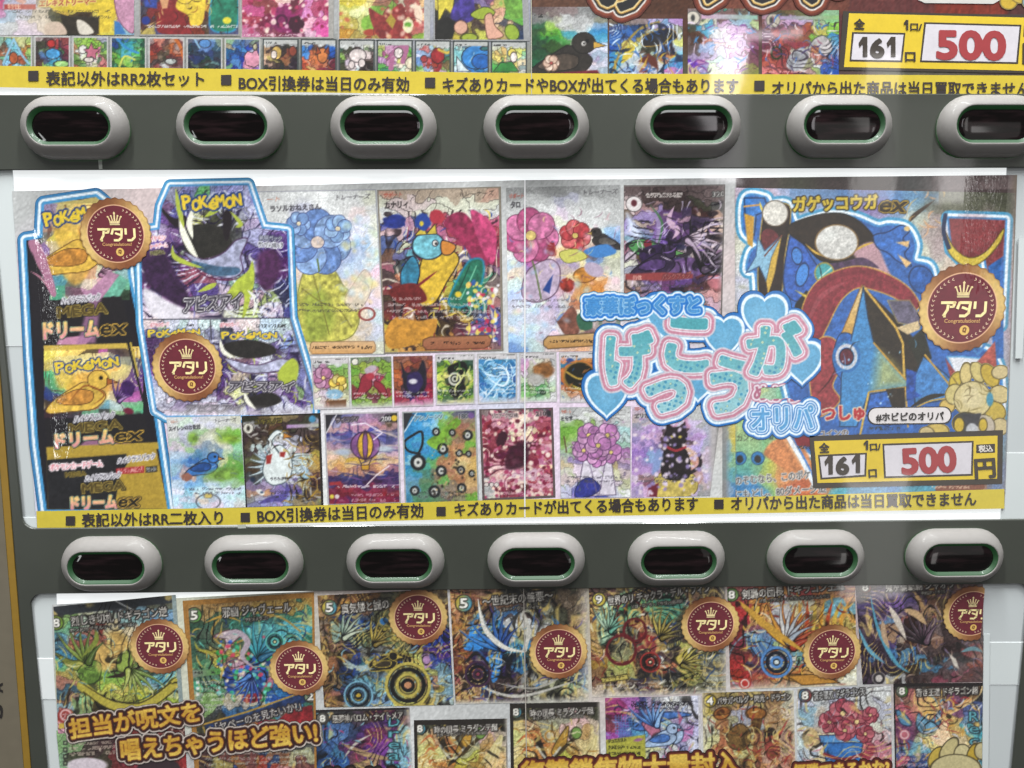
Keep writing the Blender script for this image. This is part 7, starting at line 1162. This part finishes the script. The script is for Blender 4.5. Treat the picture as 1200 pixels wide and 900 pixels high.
a.flow('15110f', 'd8be70', 11, .022, .7, None, .48); a.ink(1, a=.6, f=.12, c='2a1c10'); a.busy('c89a48 3a2814 d8c890 8a5a2c a03a34', 100, 12, 1.5, (826, 826, 930, 905), 3); cost(a, 832, 821.5, "4", 'd0b848', 'c0a83c', 8); nm(a, "バサガベルグ・閃光・ドラゴン", 841, 825, 927, 819.5, 8.6); a.fade('e0d4b8', 'l', 8, .7); a.fade('d0c8b8', 'r', 6, .8); a.done(.09)
a = lcard([(933, 807), (1044, 804), (1046, 960), (935, 960)], "bbc ccc bbc bbc ccc ccc;8ab bbb aab 9aa bbb bbc;ccc ba9 ccb b66 ccb bbb;bcc cb9 bba c77 a56 cbb;abc ccc c98 dba a45 b78;9ac cb9 69b dcb b56 c89;bbc ba8 37b 48b 7ab b67;abc c97 a55 359 58a c9a;9ac ba9 845 933 b78 cba", line=.3, warp=.8, hard=.5, d=D_CARD - .00003)
a.p([(964, 868), (1012, 866), (1006, 905), (970, 905)], '3a78bc', tex=.2, line=('1c2c50', 1.2)); a.p([(960, 862), (1016, 860), (1014, 870), (962, 871)], '5a94c8', line=('1c2c50', 1.1)); a.l([(966, 884), (988, 890), (1010, 884)], 4, '8c2c38')
for bx, by, br in ((1004, 846, 14), (972, 846, 12), (1014, 860, 10), (988, 836, 16), (1020, 838, 9), (990, 856, 12)): a.bloom(bx, by, br, 'a84a5a', 7, 'bc6a74', '5a2030', bx * 11 % 60, .7, 'd8c08a')
a.e(950, 866, 10, 13, 'c8ac74', wob=.25, tex=.3, a=.8); 
a.flow('15110f', 'd8be70', 12, .022, .7, None, .48); a.ink(1, a=.4, f=.1, c='6a5a60'); a.busy('c86a74 a8b8c8 d8ccc4 7a3a48', 70, 13, 1.2, (936, 826, 1044, 905), 3, a=.7); cost(a, 943.5, 815, "8", '4a8ab0', 'a0443c', 8.5); nm(a, "蒼き覇双 ドギラゴン天", 954, 820, 1014, 814, 10.5, 'd8d8d8'); a.txt("メガ・コマンド・ドラゴン/革命軍", 962, 826, 1010, 822, '3a3a40', em=4); a.fade('d4d0d0', 'l', 5, .7); a.done(.08)
a = lcard([(1047, 801), (1152, 800), (1152, 960), (1050, 960)], "333 333 433 433 333;865 a66 855 857 569;b67 ca7 db7 ca6 68a;746 aa8 ecа ca6 5ab;569 7ab dc8 cb9 69a;c67 458 78b b96 6ab;744 346 569 845 59a;943 246 a54 844 577;533 834 346 733 465".replace('ecа', 'eca'), line=.2, d=D_CARD - .00003)
a.e(1090, 826, 17, 14, 'dcb878', soft=8, wob=.3, tex=.3, a=.9); a.p([(1050, 832), (1062, 838), (1068, 850), (1056, 848)], '5a8aac', smooth=True, line=('22304c', 1.2)); a.p([(1076, 836), (1090, 844), (1104, 830), (1100, 852), (1084, 860), (1074, 852)], '6a94ac', smooth=True, tex=.4, line=('2a2c40', 1.2))
for k in range(9): a.l([(1096, 846), (1112 + k * 4, 834 - k * 2), (1136 + k * 2, 820 - k * 3)], 2.4, ['d8a860', 'c88a5c', 'dcc08c'][k % 3], 'mid')
a.flow('15110f', 'd8be70', 9, .022, .7, None, .48); a.ink(1, a=.6, f=.12, c='241820'); a.busy('d8a850 2a1c28 6aa0c0 a03a40 c8c8d0', 90, 13, 1.5, (1050, 815, 1152, 905), 3); a.e(1060, 861, 6.5, 6, 'c0707c'); a.ring(1060, 861, 4.4, 1.4, 'd8b8bc'); a.rows(1052, 1086, [884, 890, 896], 'c8b0b0', 3.4, .6)
for i, ch in enumerate("Rec"): a.txt(ch, 1136, 845 + i * 14, 1147, 845 + i * 14, '6ab0bc', [(1.3, '2a3a44')], em=16)
cost(a, 1057, 810, "8", '8a8680', '5a9a44', 7.5); nm(a, "蒼き王道 ドギラゴン超", 1074, 815.5, 1146, 812.5, 9.5); a.frame('2c2626', 1.5, 4, 0, 0); a.done(.09)
a = Art("flower_print", low, [(1082, 862), (1153, 862), (1153, 960), (1082, 960)], D_UP, 1.0, 'b8ac8c'); ds = []
for x, y, rx, ry, ro in ((1098, 888, 9, 14, 30), (1112, 878, 8, 16, 35), (1128, 884, 10, 12, 0), (1140, 886, 7, 15, 15), (1120, 902, 30, 18, 0), (1150, 880, 8, 10, 0)):
    r = math.radians(ro); X = a.X - x; Y = a.Y - y; D = (np.sqrt(((X * math.cos(r) + Y * math.sin(r)) / rx) ** 2 + ((-X * math.sin(r) + Y * math.cos(r)) / ry) ** 2) - 1) * min(rx, ry); ds.append(D)
    a.mix(full, np.clip(.5 - D / 1.2, 0, 1), ['c4aa4c', 'c4b684', 'c8bc90', 'c2a43c', 'c4b88c', 'c0b48c'][len(ds) - 1]); a.mix(full, np.clip(1 - np.abs(D) / 1.2, 0, 1) * .85, '3a3220')
a.mask = np.minimum.reduce(ds) - .6; a.done(.05)
# prize seals and slanted gold lettering
for cx, cy, r in ((187, 757.5, 34.5), (350.5, 783, 34.5), (490, 723.5, 34.5), (654.5, 763.5, 34), (832.5, 731.5, 34), (975, 764, 33.8)): seal(low, cx, cy, r)
def cut_seal(parent, cx, cy, r, xmax):
    """a seal that the edge of its sheet cuts off"""
    o = seal(parent, cx, cy, r); lim = (up(xmax, cy, D_TOP)[0] - up(cx, cy, D_TOP)[0]) / o.scale[0]
    for ob in [o] + list(o.children):
        ob.data = ob.data.copy(); bm = bmesh.new(); bm.from_mesh(ob.data)
        bmesh.ops.bisect_plane(bm, geom=bm.verts[:] + bm.edges[:] + bm.faces[:], plane_co=(lim, 0, 0), plane_no=(1, 0, 0), clear_outer=True)
        bm.to_mesh(ob.data); bm.free()
cut_seal(low, 1139, 719, 33.5, 1151.6)
def gold_letters(lines, box, outs, fill, c2):
    a = Art("gold_lettering", low, box, D_TOP, .8); Ds = []
    for s, x0, y0, x1, y1, em, bw in lines:
        _, _, sg = fit_text(s, x0, y0, x1, y1, em, 0, 0, 3); Ds.append(seg_sdf(a.X, a.Y, sg, chunk=max(400, int(6e6 / len(sg)))) - bw)
    D = np.minimum.reduce(Ds)
    for c, wd in outs: a.mix(full, np.clip(.5 - (D - wd) / 1.2, 0, 1), c)
    t = np.clip(.5 + .5 * np.sin(a.Y * .21 + a.X * .02) + .4 * (fbm(a.X * .2, a.Y * .2, 5) - .5), 0, 1)[..., None]; a.mix(full, np.clip(.5 - D / 1.1, 0, 1), hx(fill) * (1 - t) + hx(c2) * t)
    a.mask = D - outs[0][1] - .2; a.done(.07)
gold_letters([("担当が呪文を", 83, 864, 235, 843, 25, 1.0), ("唱えちゃうほど強い!", 143, 889.5, 372, 868, 27, 1.1)], [(72, 820), (384, 820), (384, 902), (72, 902)], (('c8bcb4', 5.2), ('3a1c16', 3.4), ('6a2a1c', 1.2)), 'c79a34', 'dfbe58')
gold_letters([("復讐鎖焦物大量封入", 612, 917, 866, 905, 29, 1.2), ("優勝できるかな?", 930, 914, 1042, 908, 21, 1.0)], [(600, 872), (1056, 872), (1056, 930), (600, 930)], (('5a2018', 3.6), ('7a3422', 1.4)), 'c79a34', 'dfbe58')
gold_letters([("ドキドキ", 384, 925, 470, 925, 30, 1.2)], [(372, 885), (480, 885), (480, 935), (372, 935)], (('2a1c18', 4), ('5a3a2a', 1.4)), '4a3a2a', '6a5030')
quadpx("paper_edge", [(613.0, 684), (614.0, 684), (618.2, 930), (617.2, 930)], D_TOP + .00005, ink('a8a098'), low, .0001)

# little leftovers of clear tape
TAPE = mat("aged_tape", (.36, .37, .34), .3, .6)
def scrap(q, d, label):
    P = [up(x, y, d) for x, y in q]; B = [v + np.array([0, .0001, 0]) for v in P]
    o = link("tape_scrap", mesh("tape_scrap", P + B, [(3, 2, 1, 0), (4, 5, 6, 7), (0, 1, 5, 4), (1, 2, 6, 5), (2, 3, 7, 6), (3, 0, 4, 7)]), TAPE); o['label'] = label; o['category'] = "tape"; o['group'] = "scraps of old tape"
scrap([(115, 187.5), (119.5, 187.3), (120, 198), (116, 198.4)], -.00014, "pale scrap of old tape under the leftmost button of the upper row")
scrap([(278, 615.2), (288, 614.6), (288.4, 619), (279, 619.4)], -.00014, "small white scrap of tape under the lower edge of the middle poster")
